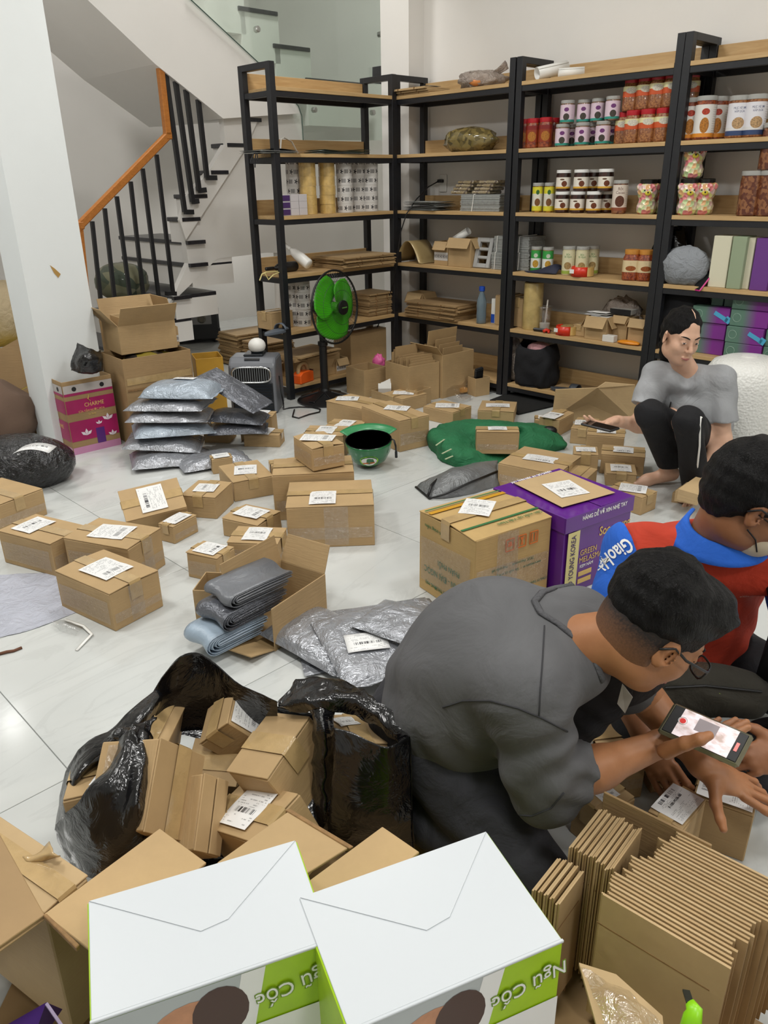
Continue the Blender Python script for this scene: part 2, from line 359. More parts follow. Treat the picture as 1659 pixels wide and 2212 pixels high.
# ---------------------------------------------------------------- staircase
def plane_poly(pts, u, thick):
    q = []
    for p in pts:
        if p == 'a': r = onu(602, 700, u); q.append(Vector((r.x, r.y, 0)))
        elif p == 'b': r = onu(864, 700, u); q.append(Vector((r.x, r.y, 0)))
        else: q.append(onu(p[0], p[1], u))
    return MB().prism(q, -UA * thick)
stair = empty('staircase', W(-0.9, -1.4, 0)); struct(stair)
def sob(name, mb, m, parent=stair, **k):
    o = ob(name, mb, m, None, **k); o.parent = parent; o.matrix_parent_inverse = Matrix.Translation(-Vector(parent.location)); return o
US = -1.26
def vz(x, y): p = onu(x, y, US); return uv_of(p)[1], p.z
sob('side_wall', plane_poly([(353, 672), (469, 559), (575, 546), (600, 546), 'a', 'b', (862, 303), (655, 303), (648, 245), (482, 256), (487, 311), (452, 370), (405, 422), (392, 472), (400, 520), (407, 569), (374, 642)], US, 0.06), WALL)
sob('stringer', plane_poly([(402, 518), (527, 326), (562, 250), (482, 256), (487, 313), (470, 340), (450, 372), (425, 400), (402, 424), (388, 475)], US + 0.03, 0.03), WALL)
steps = [vz(*p) for p in ((372, 640), (408, 569), (402, 520), (390, 470), (405, 420), (452, 368), (487, 309))]
d1 = steps[0]; steps = [(d1[0] - 0.25 * k, d1[1] - 0.172 * k) for k in (3, 2, 1)] + steps + [(steps[-1][0] + 0.18, steps[-1][1] + 0.18)]
for k, (v, z) in enumerate(steps):
    sob('riser', uvbox(MB(), -2.35 if k < 6 else US - 0.2, US - 0.002, v + 0.015, v + 0.40, max(0, z - 0.18), z - 0.03), WALL)
    ul_ = -2.35 if k < 6 else US - 0.2
    sob('tread', uvbox(MB(), ul_, US - 0.004, v - 0.005, v + 0.40, z - 0.03, z), DARKSTONE, bevel=0.004)
    sob('tread_end', uvbox(MB(), US - 0.003, US + 0.035, v - 0.006, v + 0.15, z - 0.028, z - 0.001), DARKSTONE)
# upper flight: sloping band, stepped treads behind the glass
sob('upper_soffit', plane_poly([(160, -28), (400, -12), (590, 165), (640, 222), (648, 245), (482, 256), (335, 138)], -1.165, 1.1), WALL)
for (a, b) in (((512, 12), (597, 27)), ((588, 94), (667, 104)), ((658, 167), (780, 180)), ((430, -60), (520, -45))):
    p, q = onu(a[0], a[1], -1.5), onu(b[0], b[1], -1.5); z = (p.z + q.z) / 2; va, vb = uv_of(p)[1], uv_of(q)[1]
    sob('tread', uvbox(MB(), -2.4, -1.48, va, vb, z - 0.03, z), DARKSTONE, bevel=0.003)
    sob('riser', uvbox(MB(), -2.4, -1.495, va + 0.02, vb + 0.01, z - 0.36, z - 0.03), WALL)

# handrail with balusters
def onu_l(pts, u): return [onu(x, y, u) for x, y in pts]
hr = onu_l([(150, 512), (172, 487), (362, 293), (345, 140), (330, 30)], -1.2)
m = MB()
for a, b in zip(hr[:-1], hr[1:]): m.beam(a, b, 0.045, 0.05)
for p in hr[1:-1]: m.box(p, (0.05, 0.05, 0.05), ALPHA)
sob('handrail', m, RAILWOOD, bevel=0.006)
m = MB().beam(onu(172, 492, -1.2), onu(187, 640, -1.2), 0.035, 0.035); sob('newel', m, RAILWOOD)
for (a, b) in (((199, 478), (222, 690)), ((226, 450), (250, 670)), ((252, 424), (284, 665)), ((282, 392), (312, 660)), ((308, 364), (344, 650)), ((338, 334), (374, 634))):
    sob('baluster', MB().beam(onu(a[0], a[1], -1.2), onu(b[0], b[1], -1.2), 0.024, 0.024), STEEL)
sob('bracket', MB().beam(onu(358, 634, -1.2), onu(380, 634, -1.2), 0.03, 0.03), STEEL)
for (a, b, c) in (((352, 120), (399, 458), (417, 458)), ((374, 140), (416, 436), (428, 434)), ((397, 160), (430, 412), (444, 410)), ((424, 180), (447, 384), (467, 384))):
    bb = onu(b[0], b[1], -1.2); m = MB().beam(onu(a[0], a[1], -1.2), bb, 0.03, 0.03)
    m.beam(bb, onu(c[0], c[1], -1.21), 0.028, 0.034); sob('baluster', m, STEEL)
# glass balustrade with standoff bolts
gl = empty('glass_balustrade', W(-1.19, -0.3, 1.7)); tag(gl, 'greenish frameless glass balustrade panel of the upper stair flight', 'balustrade')
gp = [(400, -12), (590, 165), (627, 207), (645, 230), (652, 250), (655, 303), (842, 303), (840, -20)]
o = sob('pane', plane_poly(gp, -1.150, 0.01), GLASS, gl)
o = sob('edge_strip', MB().tube([onu(x, y, -1.149) for x, y in gp[:6]], 0.004, 6), mat('glass_edge', '#4c5f58', 0.2), gl)
for x, y in ((556, 63), (680, 237), (806, 243), (822, 74)):
    c = onu(x, y, -1.140); rot = Matrix.Rotation(ALPHA, 3, 'Z') @ Matrix.Rotation(math.pi / 2, 3, 'Y')
    sob('standoff_bolt', MB().lathe([(0.022, -0.02), (0.022, 0.01), (0.014, 0.014), (0.006, 0.014)], 14, c, rot=rot), mat('brushed_steel', '#b9bab6', 0.3, 0.9), gl, smooth=False)
sob('clamp', MB().prism([onu(x, y, -1.137) for x, y in ((804, 145), (824, 142), (824, 182), (804, 180))], UA * 0.012), mat('grey_metal', '#4b4b4f', 0.4, 0.4), gl, bevel=0.002)

ul = empty('wall_lamp', W(-2.75, 0.55, 1.46)); tag(ul, 'added small round fill lamp in the space under the stairs', 'lamp'); ob('shade', MB().lathe([(0.09, 0), (0.1, 0.03), (0.05, 0.05)], 18), PF, ul, auto=0.5); ob('diffuser', MB().lathe([(0.085, -0.005), (0.085, 0.001)], 18), PE, ul)  # invented fixture for the added fill in the cavity

gl_ = empty('wall_lamp', (-3.06, 5.11, 2.6)); tag(gl_, 'round white globe lamp beside the stairs', 'lamp'); ob('globe', MB().sphere((0, 0, 0), 0.09, 20), mat('globe_glow', '#ffffff', 0.4, emit=14.0), gl_, smooth=True); ob('stem', MB().tube([(0, 0, 0.08), (0, 0, 0.9)], 0.012, 8), PF, gl_)
# ---------------------------------------------------------------- builders shared by many things
ORD = 'first second third fourth fifth sixth seventh eighth ninth tenth eleventh twelfth thirteenth fourteenth fifteenth sixteenth seventeenth eighteenth nineteenth twentieth twenty-first twenty-second twenty-third twenty-fourth twenty-fifth twenty-sixth twenty-seventh'.split()
STARTAPE = NT('printed_white_tape')
def _startape(t):
    uv = t.coord('UV'); s = t.new('ShaderNodeSeparateXYZ'); t.link(uv, s.inputs[0]); x, y = s.outputs[0], s.outputs[1]
    fx = t.math('FRACT', t.math('MULTIPLY', x, 5.0)); dx = t.math('SUBTRACT', fx, 0.25); dy = t.math('MULTIPLY', t.math('SUBTRACT', y, 0.5), 0.55)
    ang = t.math('ARCTAN2', dy, dx); rad = t.math('SQRT', t.math('ADD', t.math('MULTIPLY', dx, dx), t.math('MULTIPLY', dy, dy)))
    lim = t.math('MULTIPLY_ADD', t.math('COSINE', t.math('MULTIPLY', ang, 5.0)), 0.06, 0.11); star = t.math('LESS_THAN', rad, lim)
    bar = t.math('MULTIPLY', t.math('MULTIPLY', t.math('GREATER_THAN', fx, 0.48), t.math('LESS_THAN', fx, 0.92)), t.math('MULTIPLY', t.math('GREATER_THAN', y, 0.28), t.math('LESS_THAN', y, 0.72)))
    ltr = t.math('MULTIPLY', bar, t.math('GREATER_THAN', t.math('SINE', t.math('MULTIPLY', fx, 75.0)), -0.2))
    t.link(t.mix(t.math('MAXIMUM', star, ltr), srgb('#cfccc8'), srgb('#26242a')), t.b.inputs['Base Color']); t.b.inputs['Roughness'].default_value = 0.25
_startape(STARTAPE); STARTAPE = STARTAPE.m
def sheet(name, p, m, parent, n=(1, 1), bend=None):
    """thin quad sheet a,b,c,d with uv; p corners"""
    a, b, c, d = [Vector(q) for q in p]
    def fn(i, j):
        q = a * (1 - i) * (1 - j) + b * i * (1 - j) + c * i * j + d * (1 - i) * j
        return q + (bend(i, j) if bend else Vector())
    return ob(name, MB().grid(fn, *n), m, parent, solid=0.0006)
def carton(name, label, cat, xy, yaw, w, d, h, z0=0.0, opened=False, label_on=True, lab=None, star=False, group=None, centered=False, flaps=(150, 150, 150, 150), flen=None,
           m=None, lw=0.1, ll=0.13, lpos=(0, 0), lrot=None, tape=True, clear=0, inner=None, tilt=None, seam=None, lmat=None, droop=0.0, rise=0.0):
    m = m or CARD; inner = inner or CARD_IN
    if centered: c = Vector((xy[0], xy[1], z0))
    else:
        A = Vector((math.cos(yaw), math.sin(yaw), 0)); B = Vector((-math.sin(yaw), math.cos(yaw), 0)); c = Vector((xy[0], xy[1], z0)) + A * w / 2 + B * d / 2
    e = empty(name, c, yaw)
    if tilt: e.rotation_euler = tilt
    tag(e, label, cat, group)
    T = 0.004
    if not opened:
        rj = random.Random(label)
        j = lambda s=0.003: rj.uniform(-s, s)
        x, y = w / 2, d / 2
        ob('body', MB().hexa([(-x, -y, 0), (x, -y, 0), (x, y, 0), (-x, y, 0), (-x + j(), -y + j(), h - T - 0.001), (x + j(), -y + j(), h - T - 0.001), (x + j(), y + j(), h - T - 0.001), (-x + j(), y + j(), h - T - 0.001)]), m, e, bevel=0.0025)
        along = (w >= d) if seam is None else (seam == 'x')
        g = 0.0015
        for s in (-1, 1):
            up0, up1 = abs(j(0.003)) + rise, abs(j(0.004)) + rise
            if along: pts = [(-x, s * g, up0), (x, s * g, up1), (x, s * y, -droop), (-x, s * y, -droop)]
            else: pts = [(s * g, -y, up0), (s * g, y, up1), (s * x, y, -droop), (s * x, -y, -droop)]
            top = [Vector((p[0], p[1], h + p[2])) for p in pts]; bot = [p - Vector((0, 0, T)) for p in top]
            mb = MB().hexa(bot + top); ob('flap', mb, m, e, bevel=0.001)
        if tape:
            tw = min(0.048, 0.4 * min(w, d)); zt = h + rise + 0.0045; mb = MB(); dn = min(0.06, h * 0.5)
            if along: path = [(-x - 0.0035, h - dn), (-x - 0.0035, h - 0.001), (-x, zt), (x, zt), (x + 0.0035, h - 0.001), (x + 0.0035, h - dn)]
            else: path = [(-y - 0.0035, h - dn), (-y - 0.0035, h - 0.001), (-y, zt), (y, zt), (y + 0.0035, h - 0.001), (y + 0.0035, h - dn)]
            for (p, zp), (q, zq) in zip(path[:-1], path[1:]):
                if along: mb.quad((p, -tw / 2, zp), (q, -tw / 2, zq), (q, tw / 2, zq), (p, tw / 2, zp))
                else: mb.quad((tw / 2, p, zp), (tw / 2, q, zq), (-tw / 2, q, zq), (-tw / 2, p, zp))
            ob('packing_tape', mb, STARTAPE if star else TAPE, e)
        for k in range(clear):
            r1, r2 = rj.uniform(-.25, .25), rj.uniform(0.4, 0.62)
            if k % 3 == 0: a = [(-x * 0.95, -y - 0.004, h * 0.2), (x * 0.95, -y - 0.004, h * 0.22), (x * 0.95, -y - 0.004, h * r2), (-x * 0.95, -y - 0.004, h * (r2 + 0.03))]
            elif k % 3 == 1: a = [(-x - 0.004, y * 0.9, h * 0.15), (-x - 0.004, -y * 0.9, h * 0.15), (-x - 0.004, -y * 0.9, h * 0.75), (-x - 0.004, y * 0.9, h * 0.7)]
            else: a = [(x * (r1 - 0.25), -y - 0.0045, 0.01), (x * (r1 + 0.3), -y - 0.0045, 0.01), (x * (r1 + 0.3), -y - 0.0045, h * 0.98), (x * (r1 - 0.25), -y - 0.0045, h * 0.98)]
            ob('clear_tape', MB().quad(*a), CLEAR, e)
        if label_on:
            lw_, ll_ = lw, ll; rot = (rj.uniform(-0.06, 0.06)) if lrot is None else lrot
            R = Matrix.Rotation(rot, 3, 'Z'); o = Vector((lpos[0], lpos[1], h + rise + 0.0062))
            cs = [o + R @ Vector(q) for q in ((-lw_ / 2, -ll_ / 2, 0), (lw_ / 2, -ll_ / 2, 0), (lw_ / 2, ll_ / 2, 0), (-lw_ / 2, ll_ / 2, 0))]
            sheet('shipping_label', cs, lmat or LABELS[int(rj.random() * 3)], e, (4, 4), lambda i, k: Vector((0, 0, -0.0025 * ((2 * i - 1) ** 2) * rj.random())))
        return e
    x, y = w / 2, d / 2
    ob('base', MB().box((0, 0, T / 2), (w - 2 * T, d - 2 * T, T)), inner, e)
    sides = [((0, -y + T / 2, h / 2), (w, T, h)), ((x - T / 2, 0, h / 2), (T, d - 2 * T, h)), ((0, y - T / 2, h / 2), (w, T, h)), ((-x + T / 2, 0, h / 2), (T, d - 2 * T, h))]
    fl_ = flen or min(w, d) / 2
    for k, (cc, sz) in enumerate(sides):
        ob('panel', MB().box(cc, sz), m, e, bevel=0.001)
        if flaps[k] is None: continue
        a = math.radians(flaps[k]); n = [(0, -1), (1, 0), (0, 1), (-1, 0)][k]; L = (w if k % 2 == 0 else d) - 0.004
        out = Vector((n[0], n[1], 0)) * math.sin(a) + Vector((0, 0, 1)) * math.cos(a); al = Vector((-n[1], n[0], 0)); th = out.cross(al) * T / 2
        b0 = Vector((n[0] * (x - T / 2), n[1] * (y - T / 2), h)); q = [b0 - al * L / 2, b0 + al * L / 2, b0 + al * (L / 2 - 0.004) + out * fl_, b0 - al * (L / 2 - 0.004) + out * fl_]
        ob('flap', MB().hexa([p - th for p in q] + [p + th for p in q]), m, e, bevel=0.0008)
    if star: ob('printed_tape', MB().quad((-x, -y - 0.001, h * 0.2), (x, -y - 0.001, h * 0.2), (x, -y - 0.001, h * 0.55), (-x, -y - 0.001, h * 0.55)), STARTAPE, e)
    return e
FLATS = {}
def flat_mesh(L, D, T, m):
    """a folded-flat carton: two boards, a dark gap, flap slits"""
    key = (round(L, 3), round(D, 3), round(T, 4), m.name)
    if key not in FLATS:
        mb = MB(); mb.box((0, 0, T * 0.22), (L, D, T * 0.44)); mb.box((0.002, 0.003, T * 0.76), (L * 0.985, D * 0.99, T * 0.44))
        for sx in (-1, 1): mb.box((sx * L * 0.22, -D / 2 - 0.0002, T * 0.5), (0.003, 0.012, T * 0.98), mi=1)
        mb.box((-L * 0.05, D * 0.28, T * 0.985), (L * 0.9, 0.0025, 0.0006), mi=1)
        me = bpy.data.meshes.new('flattened_carton'); me.from_pydata([tuple(v) for v in mb.v], [], mb.f)
        for p, mi in zip(me.polygons, mb.m): p.material_index = mi
        me.materials.append(m); me.materials.append(EDGE); FLATS[key] = me
    return FLATS[key]
def flat_stack(where, c, yaw, L, D, T, n, z0, m=None, jit=0.012, tilt=(0, 0), group=None, skew=0.0):
    m = m or CARD_D; rj = random.Random(where); z = z0; A = Vector((math.cos(yaw), math.sin(yaw), 0))
    for k in range(n):
        me = flat_mesh(L, D, T, m if k % 3 else CARD_D)
        o = link_mesh('flattened_carton', me, None, None, (c[0] + rj.uniform(-jit, jit), c[1] + rj.uniform(-jit, jit), z), (tilt[0], tilt[1], yaw + rj.uniform(-0.04, 0.04) * jit / 0.012)); z += T + 0.0006
        kk = n - 1 - k
        lab = ('top' if kk == 0 else 'bottom' if k == 0 else ORD[kk]) + ' flattened carton, counted from the top, ' + where
        tag(o, lab, 'flattened carton', group or 'flattened cartons ' + where)
    return z
GREYBAG = None
def mk_poly(name, col, rough=0.3, ws=26, st=0.7, metal=0.0):
    t = NT(name); v = t.coord(); c = srgb(col); n = t.noise(v, ws, 4, 0.62, 1.6); n2 = t.noise(v, 7, 3, 0.5, 0.5)
    t.link(t.mix(t.ramp(n2, 0.3, 0.7), [x * 0.82 for x in c[:3]] + [1], c), t.b.inputs['Base Color'])
    t.b.inputs['Roughness'].default_value = rough; t.b.inputs['Metallic'].default_value = metal; t.b.inputs['Specular IOR Level'].default_value = 0.7; t.bump(n, st, 0.03); MATS[name] = t.m; return t.m
POLY_GREY = mk_poly('grey_poly_mailer', '#a9acb2', 0.24, 14, 0.5, metal=0.45); POLY_BLUE = mk_poly('blue_grey_poly_mailer', '#a9b5c2', 0.28, 14, 0.5, metal=0.2); POLY_DARK = mk_poly('dark_poly_mailer', '#6b6e76', 0.28, 14, 0.5, metal=0.35)
POLY_BLACK = mk_poly('black_poly_bag', '#0c0c0f', 0.2, 10, 0.3)
def pillow_mb(L, Wd, T, seed=0, n=22, amp=0.006, flat=0.25):
    mb = MB(); rj = random.Random(seed); off = Vector((rj.uniform(0, 50), rj.uniform(0, 50), 0))
    def prof(i, j):
        a, b = 2 * i - 1, 2 * j - 1; e = max(0.0, (1 - abs(a) ** 3.2)) ** 0.5 * max(0.0, (1 - abs(b) ** 3.2)) ** 0.5; return e
    for s in (1, -1):
        def fn(i, j, s=s):
            x, y = (i - 0.5) * L, (j - 0.5) * Wd; e = prof(i, j); pin = 1 - 0.05 * e
            q = Vector((x, y, 0)) * 9 + off + Vector((0, 0, s * 3)); nz = fbm(q, 1.0, 3) * amp * (0.3 + e)
            z = s * T / 2 * e if s > 0 else -T / 2 * e * flat
            return (x + fbm(q + Vector((7, 0, 0)), 0.6, 2) * amp * 0.8, y + fbm(q + Vector((0, 9, 0)), 0.6, 2) * amp * 0.8, z + nz * (1 if s > 0 else 0.2) + T / 2 * flat)
        mb.grid(fn, n, n)
    return mb
def mailer(label, c, yaw, L, Wd, T, m, tilt=(0, 0), lab=None, group=None, cat='parcel bag', seed=0, amp=0.006):
    e = empty('poly_mailer', c, rot=(tilt[0], tilt[1], yaw)); tag(e, label, cat, group)
    ob('bag', pillow_mb(L, Wd, T, seed, amp=amp), m, e, smooth=True, weld=True)
    ob('seal_strip', MB().grid(lambda i, j: (L / 2 - 0.004 + 0.018 * i, (j - 0.5) * Wd * 0.97, T * 0.12 + 0.004 * math.sin(j * 17) * i), 2, 14), m, e, smooth=True, solid=0.0008)
    if lab:
        lx, ly, lw, ll, rot = lab; R = Matrix.Rotation(rot, 3, 'Z')
        def fn(i, j):
            p = R @ Vector(((i - 0.5) * lw, (j - 0.5) * ll, 0)) + Vector((lx, ly, 0)); a, b = 2 * p.x / L, 2 * p.y / Wd
            ee = max(0, (1 - abs(a) ** 3.2)) ** 0.5 * max(0, (1 - abs(b) ** 3.2)) ** 0.5; q = Vector((p.x, p.y, 0)) * 9
            return (p.x, p.y, T / 2 * ee + T / 8 + 0.006)
        ob('shipping_label', MB().grid(fn, 6, 6), LABELS[0], e, smooth=True, solid=0.0006)
    return e
def patch_mb(rows, nu=24, nv=24, amp=0.0, sc=8.0, seed=0):
    """smooth surface through a grid of control points"""
    R = len(rows); Cn = len(rows[0])
    def cr(p0, p1, p2, p3, t): return 0.5 * ((2 * p1) + (p2 - p0) * t + (2 * p0 - 5 * p1 + 4 * p2 - p3) * t * t + (3 * p1 - p0 - 3 * p2 + p3) * t ** 3)
    def curve(pts, t):
        n = len(pts); x = min(max(t, 0), 1) * (n - 1); i = min(int(x), n - 2); f = x - i
        g = lambda k: pts[min(max(k, 0), n - 1)]
        a = g(i - 1) if i > 0 else 2 * pts[0] - pts[1]; b = g(i + 2) if i + 2 < n else 2 * pts[-1] - pts[-2]
        return cr(a, pts[i], pts[i + 1], b, f)
    P = [[Vector(p) for p in r] for r in rows]; off = Vector((seed * 13.7, seed * 7.1, 0))
    def fn(i, j):
        q = curve([curve(r, i) for r in P], j)
        if amp:
            k = q * sc + off; q = q + Vector((fbm(k), fbm(k + Vector((5, 3, 1))), fbm(k + Vector((1, 9, 4))))) * amp
        return q
    return MB().grid(fn, nu, nv)
def local(o, e):
    """parent o to empty e keeping world placement of its mesh coordinates"""
    o.parent = e; o.matrix_parent_inverse = (Matrix.Translation(e.location) @ e.rotation_euler.to_matrix().to_4x4()).inverted(); return o
def wob(name, mb, m, e, **k): return local(ob(name, mb, m, None, **k), e)
# ---------------------------------------------------------------- steel and oak shelf units
ZL = [1.9206, 1.5519, 1.1829, 0.8178, 0.4473, 0.0735]; ZT = 2.0752; BT = 0.022
TOP = [z + BT + 0.0008 for z in ZL]
PW = 0.042
def shelf_unit(label, o, ax, bk, L, D):
    """o: front corner on the floor, ax: direction along the front, bk: direction to the back"""
    r = empty('shelf_unit', o, math.atan2(ax.y, ax.x)); tag(r, label, 'shelf unit', 'black steel shelf units')
    s = 1 if ax.cross(bk).z > 0 else -1
    def bx(name, x0, x1, y0, y1, z0, z1, m, bev=0.0015):
        ys = sorted((s * y0, s * y1)); return ob(name, MB().box(((x0 + x1) / 2, sum(ys) / 2, (z0 + z1) / 2), (x1 - x0, ys[1] - ys[0], z1 - z0)), m, r, bevel=bev)
    for x in (0, L - PW):
        for y in (0, D - PW): bx('post', x, x + PW, y, y + PW, 0, ZT, STEEL)
        bx('top_bar', x, x + PW, PW, D - PW, ZT - 0.036, ZT, STEEL)
    for z in ZL:
        bx('front_rail', PW, L - PW, 0.004, 0.03, z - 0.032, z, STEEL); bx('back_rail', PW, L - PW, D - 0.03, D - 0.004, z - 0.032, z, STEEL)
        for x in (0.006, L - 0.034): bx('side_rail', x, x + 0.028, PW, D - PW, z - 0.032, z, STEEL)
        bd = bx('shelf_board', PW + 0.001, L - PW - 0.001, -0.001, D - 0.012, z, z + BT, OAK, 0.001)
        bx('back_lip', PW + 0.002, L - PW - 0.002, D - 0.03, D - 0.012, z + BT, z + BT + 0.095, OAK, 0.001)
    return r
shelf_unit('shelf unit standing apart in front of the staircase glass', W(0, -1.087, 0), VA, -UA, 1.083, 0.325)
shelf_unit('wall shelf unit nearest the corner, holding newspaper bundles and a water bottle', W(-0.052, 0.004, 0), UA, VA, 1.053, 0.325)
shelf_unit('middle wall shelf unit, holding jars and the black cloth bag', W(1.0116, 0.004, 0), UA, VA, 1.054, 0.325)
shelf_unit('wall shelf unit behind the squatting woman, holding purple and green boxes', W(2.0685, 0.004, 0), UA, VA, 1.054, 0.325)

# ---------------------------------------------------------------- jars and tins
def speckle(name, c1, c2, scale=60, rough=0.3):
    t = NT(name); v = t.coord(); n = t.new('ShaderNodeTexVoronoi'); n.inputs['Scale'].default_value = scale; t.link(v, n.inputs['Vector'])
    sp = t.new('ShaderNodeSeparateColor'); t.link(n.outputs['Color'], sp.inputs[0])
    t.link(t.mix(t.ramp(sp.outputs[0], 0.3, 0.7), srgb(c1), srgb(c2)), t.b.inputs['Base Color']); t.b.inputs['Roughness'].default_value = rough; t.b.inputs['Coat Weight'].default_value = 0.5
    MATS[name] = t.m; return t.m
def candy(name):
    t = NT(name); v = t.coord(); n = t.new('ShaderNodeTexVoronoi'); n.inputs['Scale'].default_value = 45; t.link(v, n.inputs['Vector'])
    sp = t.new('ShaderNodeSeparateColor'); t.link(n.outputs['Color'], sp.inputs[0]); r = t.new('ShaderNodeValToRGB'); r.color_ramp.interpolation = 'CONSTANT'
    cs = ['#e9dfb8', '#e58a8a', '#e6b27a', '#d9d98a', '#e8c7c0', '#c9dba0']; e = r.color_ramp.elements
    e[0].color = srgb(cs[0]); e[1].position = 1 / 6; e[1].color = srgb(cs[1])
    for k in range(2, 6): q = e.new(k / 6); q.color = srgb(cs[k])
    t.link(sp.outputs[0], r.inputs[0]); t.link(r.outputs[0], t.b.inputs['Base Color']); t.b.inputs['Roughness'].default_value = 0.25; t.b.inputs['Coat Weight'].default_value = 0.6
    t.bump(n.outputs['Distance'], 0.6, 0.02); MATS[name] = t.m; return t.m
def bands(name, spec, base, pic=None, pic2=None):
    """wrap-around printed label: horizontal colour bands by height fraction (UV y), an oval picture"""
    t = NT(name); uv = t.coord('UV'); s = t.new('ShaderNodeSeparateXYZ'); t.link(uv, s.inputs[0]); x, y = s.outputs[0], s.outputs[1]; c = srgb(base)
    cur = None
    for y0, y1, col in spec:
        f = t.math('MULTIPLY', t.math('GREATER_THAN', y, y0), t.math('LESS_THAN', y, y1)); cur = t.mix(f, cur or c, srgb(col))
    for pc_ in (pic, pic2):
        if not pc_: continue
        px, py, rx, ry, col = pc_
        dx = t.math('DIVIDE', t.math('SUBTRACT', x, px), rx); dy = t.math('DIVIDE', t.math('SUBTRACT', y, py), ry)
        d = t.math('ADD', t.math('MULTIPLY', dx, dx), t.math('MULTIPLY', dy, dy)); n = t.noise(uv, 40, 2)
        pc = t.mix(t.ramp(n, 0.35, 0.65), srgb(col), [k * 0.35 for k in srgb(col)[:3]] + [1]); cur = t.mix(t.math('LESS_THAN', d, 1.0), cur or c, pc)
    fr = t.math('FRACT', t.math('MULTIPLY', y, 14)); fx = t.math('MULTIPLY', t.math('GREATER_THAN', x, 0.62), t.math('LESS_THAN', x, 0.72))
    tx = t.math('MULTIPLY', t.math('GREATER_THAN', t.noise(uv, 90, 1), 0.5), t.math('GREATER_THAN', fr, 0.5))
    cur = t.mix(t.math('MULTIPLY', t.math('MULTIPLY', tx, fx), 0.5), cur or c, srgb('#555555'))
    t.link(cur, t.b.inputs['Base Color']); t.b.inputs['Roughness'].default_value = 0.35; MATS[name] = t.m; return t.m
def wrap_label(r, z0, z1, n=20, sq=1.0):
    m = MB()
    def fn(i, j):
        a = 2 * math.pi * i - math.pi * 1.0; ca, sa = math.cos(a), math.sin(a)
        if sq != 1.0: k = (abs(ca) ** sq + abs(sa) ** sq) ** (-1 / sq); ca *= k; sa *= k
        return (r * ca, r * sa, z0 + (z1 - z0) * j)
    return m.grid(fn, n, 1)
def text_cyl(body, size, m, parent, r, z, a0, squeeze=1.0, bold=0.0):
    o = text_mesh(body, size, m, parent, Matrix.Identity(4), ext=0.0002, squeeze=squeeze, bold=bold)
    for v in o.data.vertices:
        x, y, d = v.co; a = a0 + x / r; rr = r + 0.0006 + d; v.co = (rr * math.cos(a), rr * math.sin(a), z + y)
    return o
LIDC = mat('clear_lid', '#c9c9c4', 0.15, trans=0.35, coat=0.5)
RED_LID = mat('red_lid', '#b3202a', 0.35); WHITE_LID = mat('white_lid', '#efefec', 0.35); BLACK_LID = mat('black_lid', '#15130f', 0.3); AMBER_LID = mat('amber_lid', '#c98a3c', 0.35)
def jar_proto(name, r, h, body_m, lid_m, label_m=None, lz=(0.15, 0.7), lid_h=0.022, neck=0.88, sq=1.0, texts=()):
    e = empty(name); KS = 0.86; r *= KS; h *= KS; lid_h *= KS
    hb = h - lid_h; k = r
    prof = [(k * 0.9, 0), (k, 0.006), (k, hb * 0.86), (k * neck, hb * 0.97), (k * neck, hb)]
    ob('contents', MB().lathe(prof, 20, sq=sq), body_m, e, auto=0.6)
    lid = ob('lid', MB().lathe([(k * neck * 1.04, hb), (k * neck * 1.06, hb + 0.003), (k * neck * 1.06, h - 0.002), (k * neck * 1.0, h)], 20, sq=min(sq, 2.0) if sq == 1.0 else 1.0), lid_m, e, auto=0.6)
    if label_m:
        ob('label', wrap_label(k + 0.0008, h * lz[0], h * lz[1], 24, sq), label_m, e, smooth=True)
    for body, size, zf, m, sqz in texts: text_cyl(body, size * KS, m, e, k, h * zf, 0.0, sqz)
    return e
BR = math.atan2((CAM - W(1.6, 0.1)).y, (CAM - W(1.6, 0.1)).x)   # turned to face into the room
PURPLE_INK = mat('purple_ink', '#6b2a6e', 0.5); BROWN_INK = mat('brown_ink', '#5a2f1a', 0.5); NAVY_INK = mat('navy_ink', '#2a3766', 0.5); GREEN_INK = mat('green_ink', '#2c7a3a', 0.5)
M_SPICE = speckle('chilli_floss', '#9a4a22', '#6d2a14', 120); M_SPICE2 = speckle('dried_floss', '#a06a3c', '#7a4522', 140); M_DARK = speckle('dark_paste', '#3a1a10', '#241008', 30); M_CHOC = speckle('cocoa_nuts', '#5a2a18', '#8a5a38', 70)
M_NUT = speckle('mixed_nuts', '#8a6a52', '#4a3a34', 90); M_CREAM = mat('cream_powder', '#cfc6a0', 0.4, var=0.1); M_MUST = speckle('yellow_snack', '#b98a2a', '#7a5a1c', 80)
CANDY = candy('candy_mix')
JP = {}
JP['red'] = jar_proto('seasoning_jar', 0.050, 0.195, M_SPICE, RED_LID, bands('red_label', [(0, 1, '#8c3518'), (0.75, 1, '#7d1f1c')], '#8c3518', (0.5, 0.35, 0.09, 0.3, '#c9822e')), (0.2, 0.75), 0.03, 0.86, 3.0)
JP['spice'] = jar_proto('floss_jar', 0.052, 0.192, M_SPICE2, RED_LID, bands('floss_label', [(0, 0.55, '#c6552a'), (0.55, 1, '#d9d2a0')], '#c6552a', (0.5, 0.62, 0.1, 0.3, '#efe9d6')), (0.42, 0.74), 0.03, 0.84, 3.0)
JP['pink'] = jar_proto('snack_tin', 0.048, 0.143, M_NUT, LIDC, bands('pink_label', [(0, 0.14, '#2f8f80'), (0.14, 1, '#d9c3cf')], '#d9c3cf', (0.5, 0.3, 0.07, 0.2, '#4a4238'), (0.5, 0.72, 0.055, 0.12, '#7d3a80')), (0.06, 0.8), 0.02, 0.93, texts=(('SNACK', 0.0, 0.6, PURPLE_INK, 1),)[:0])
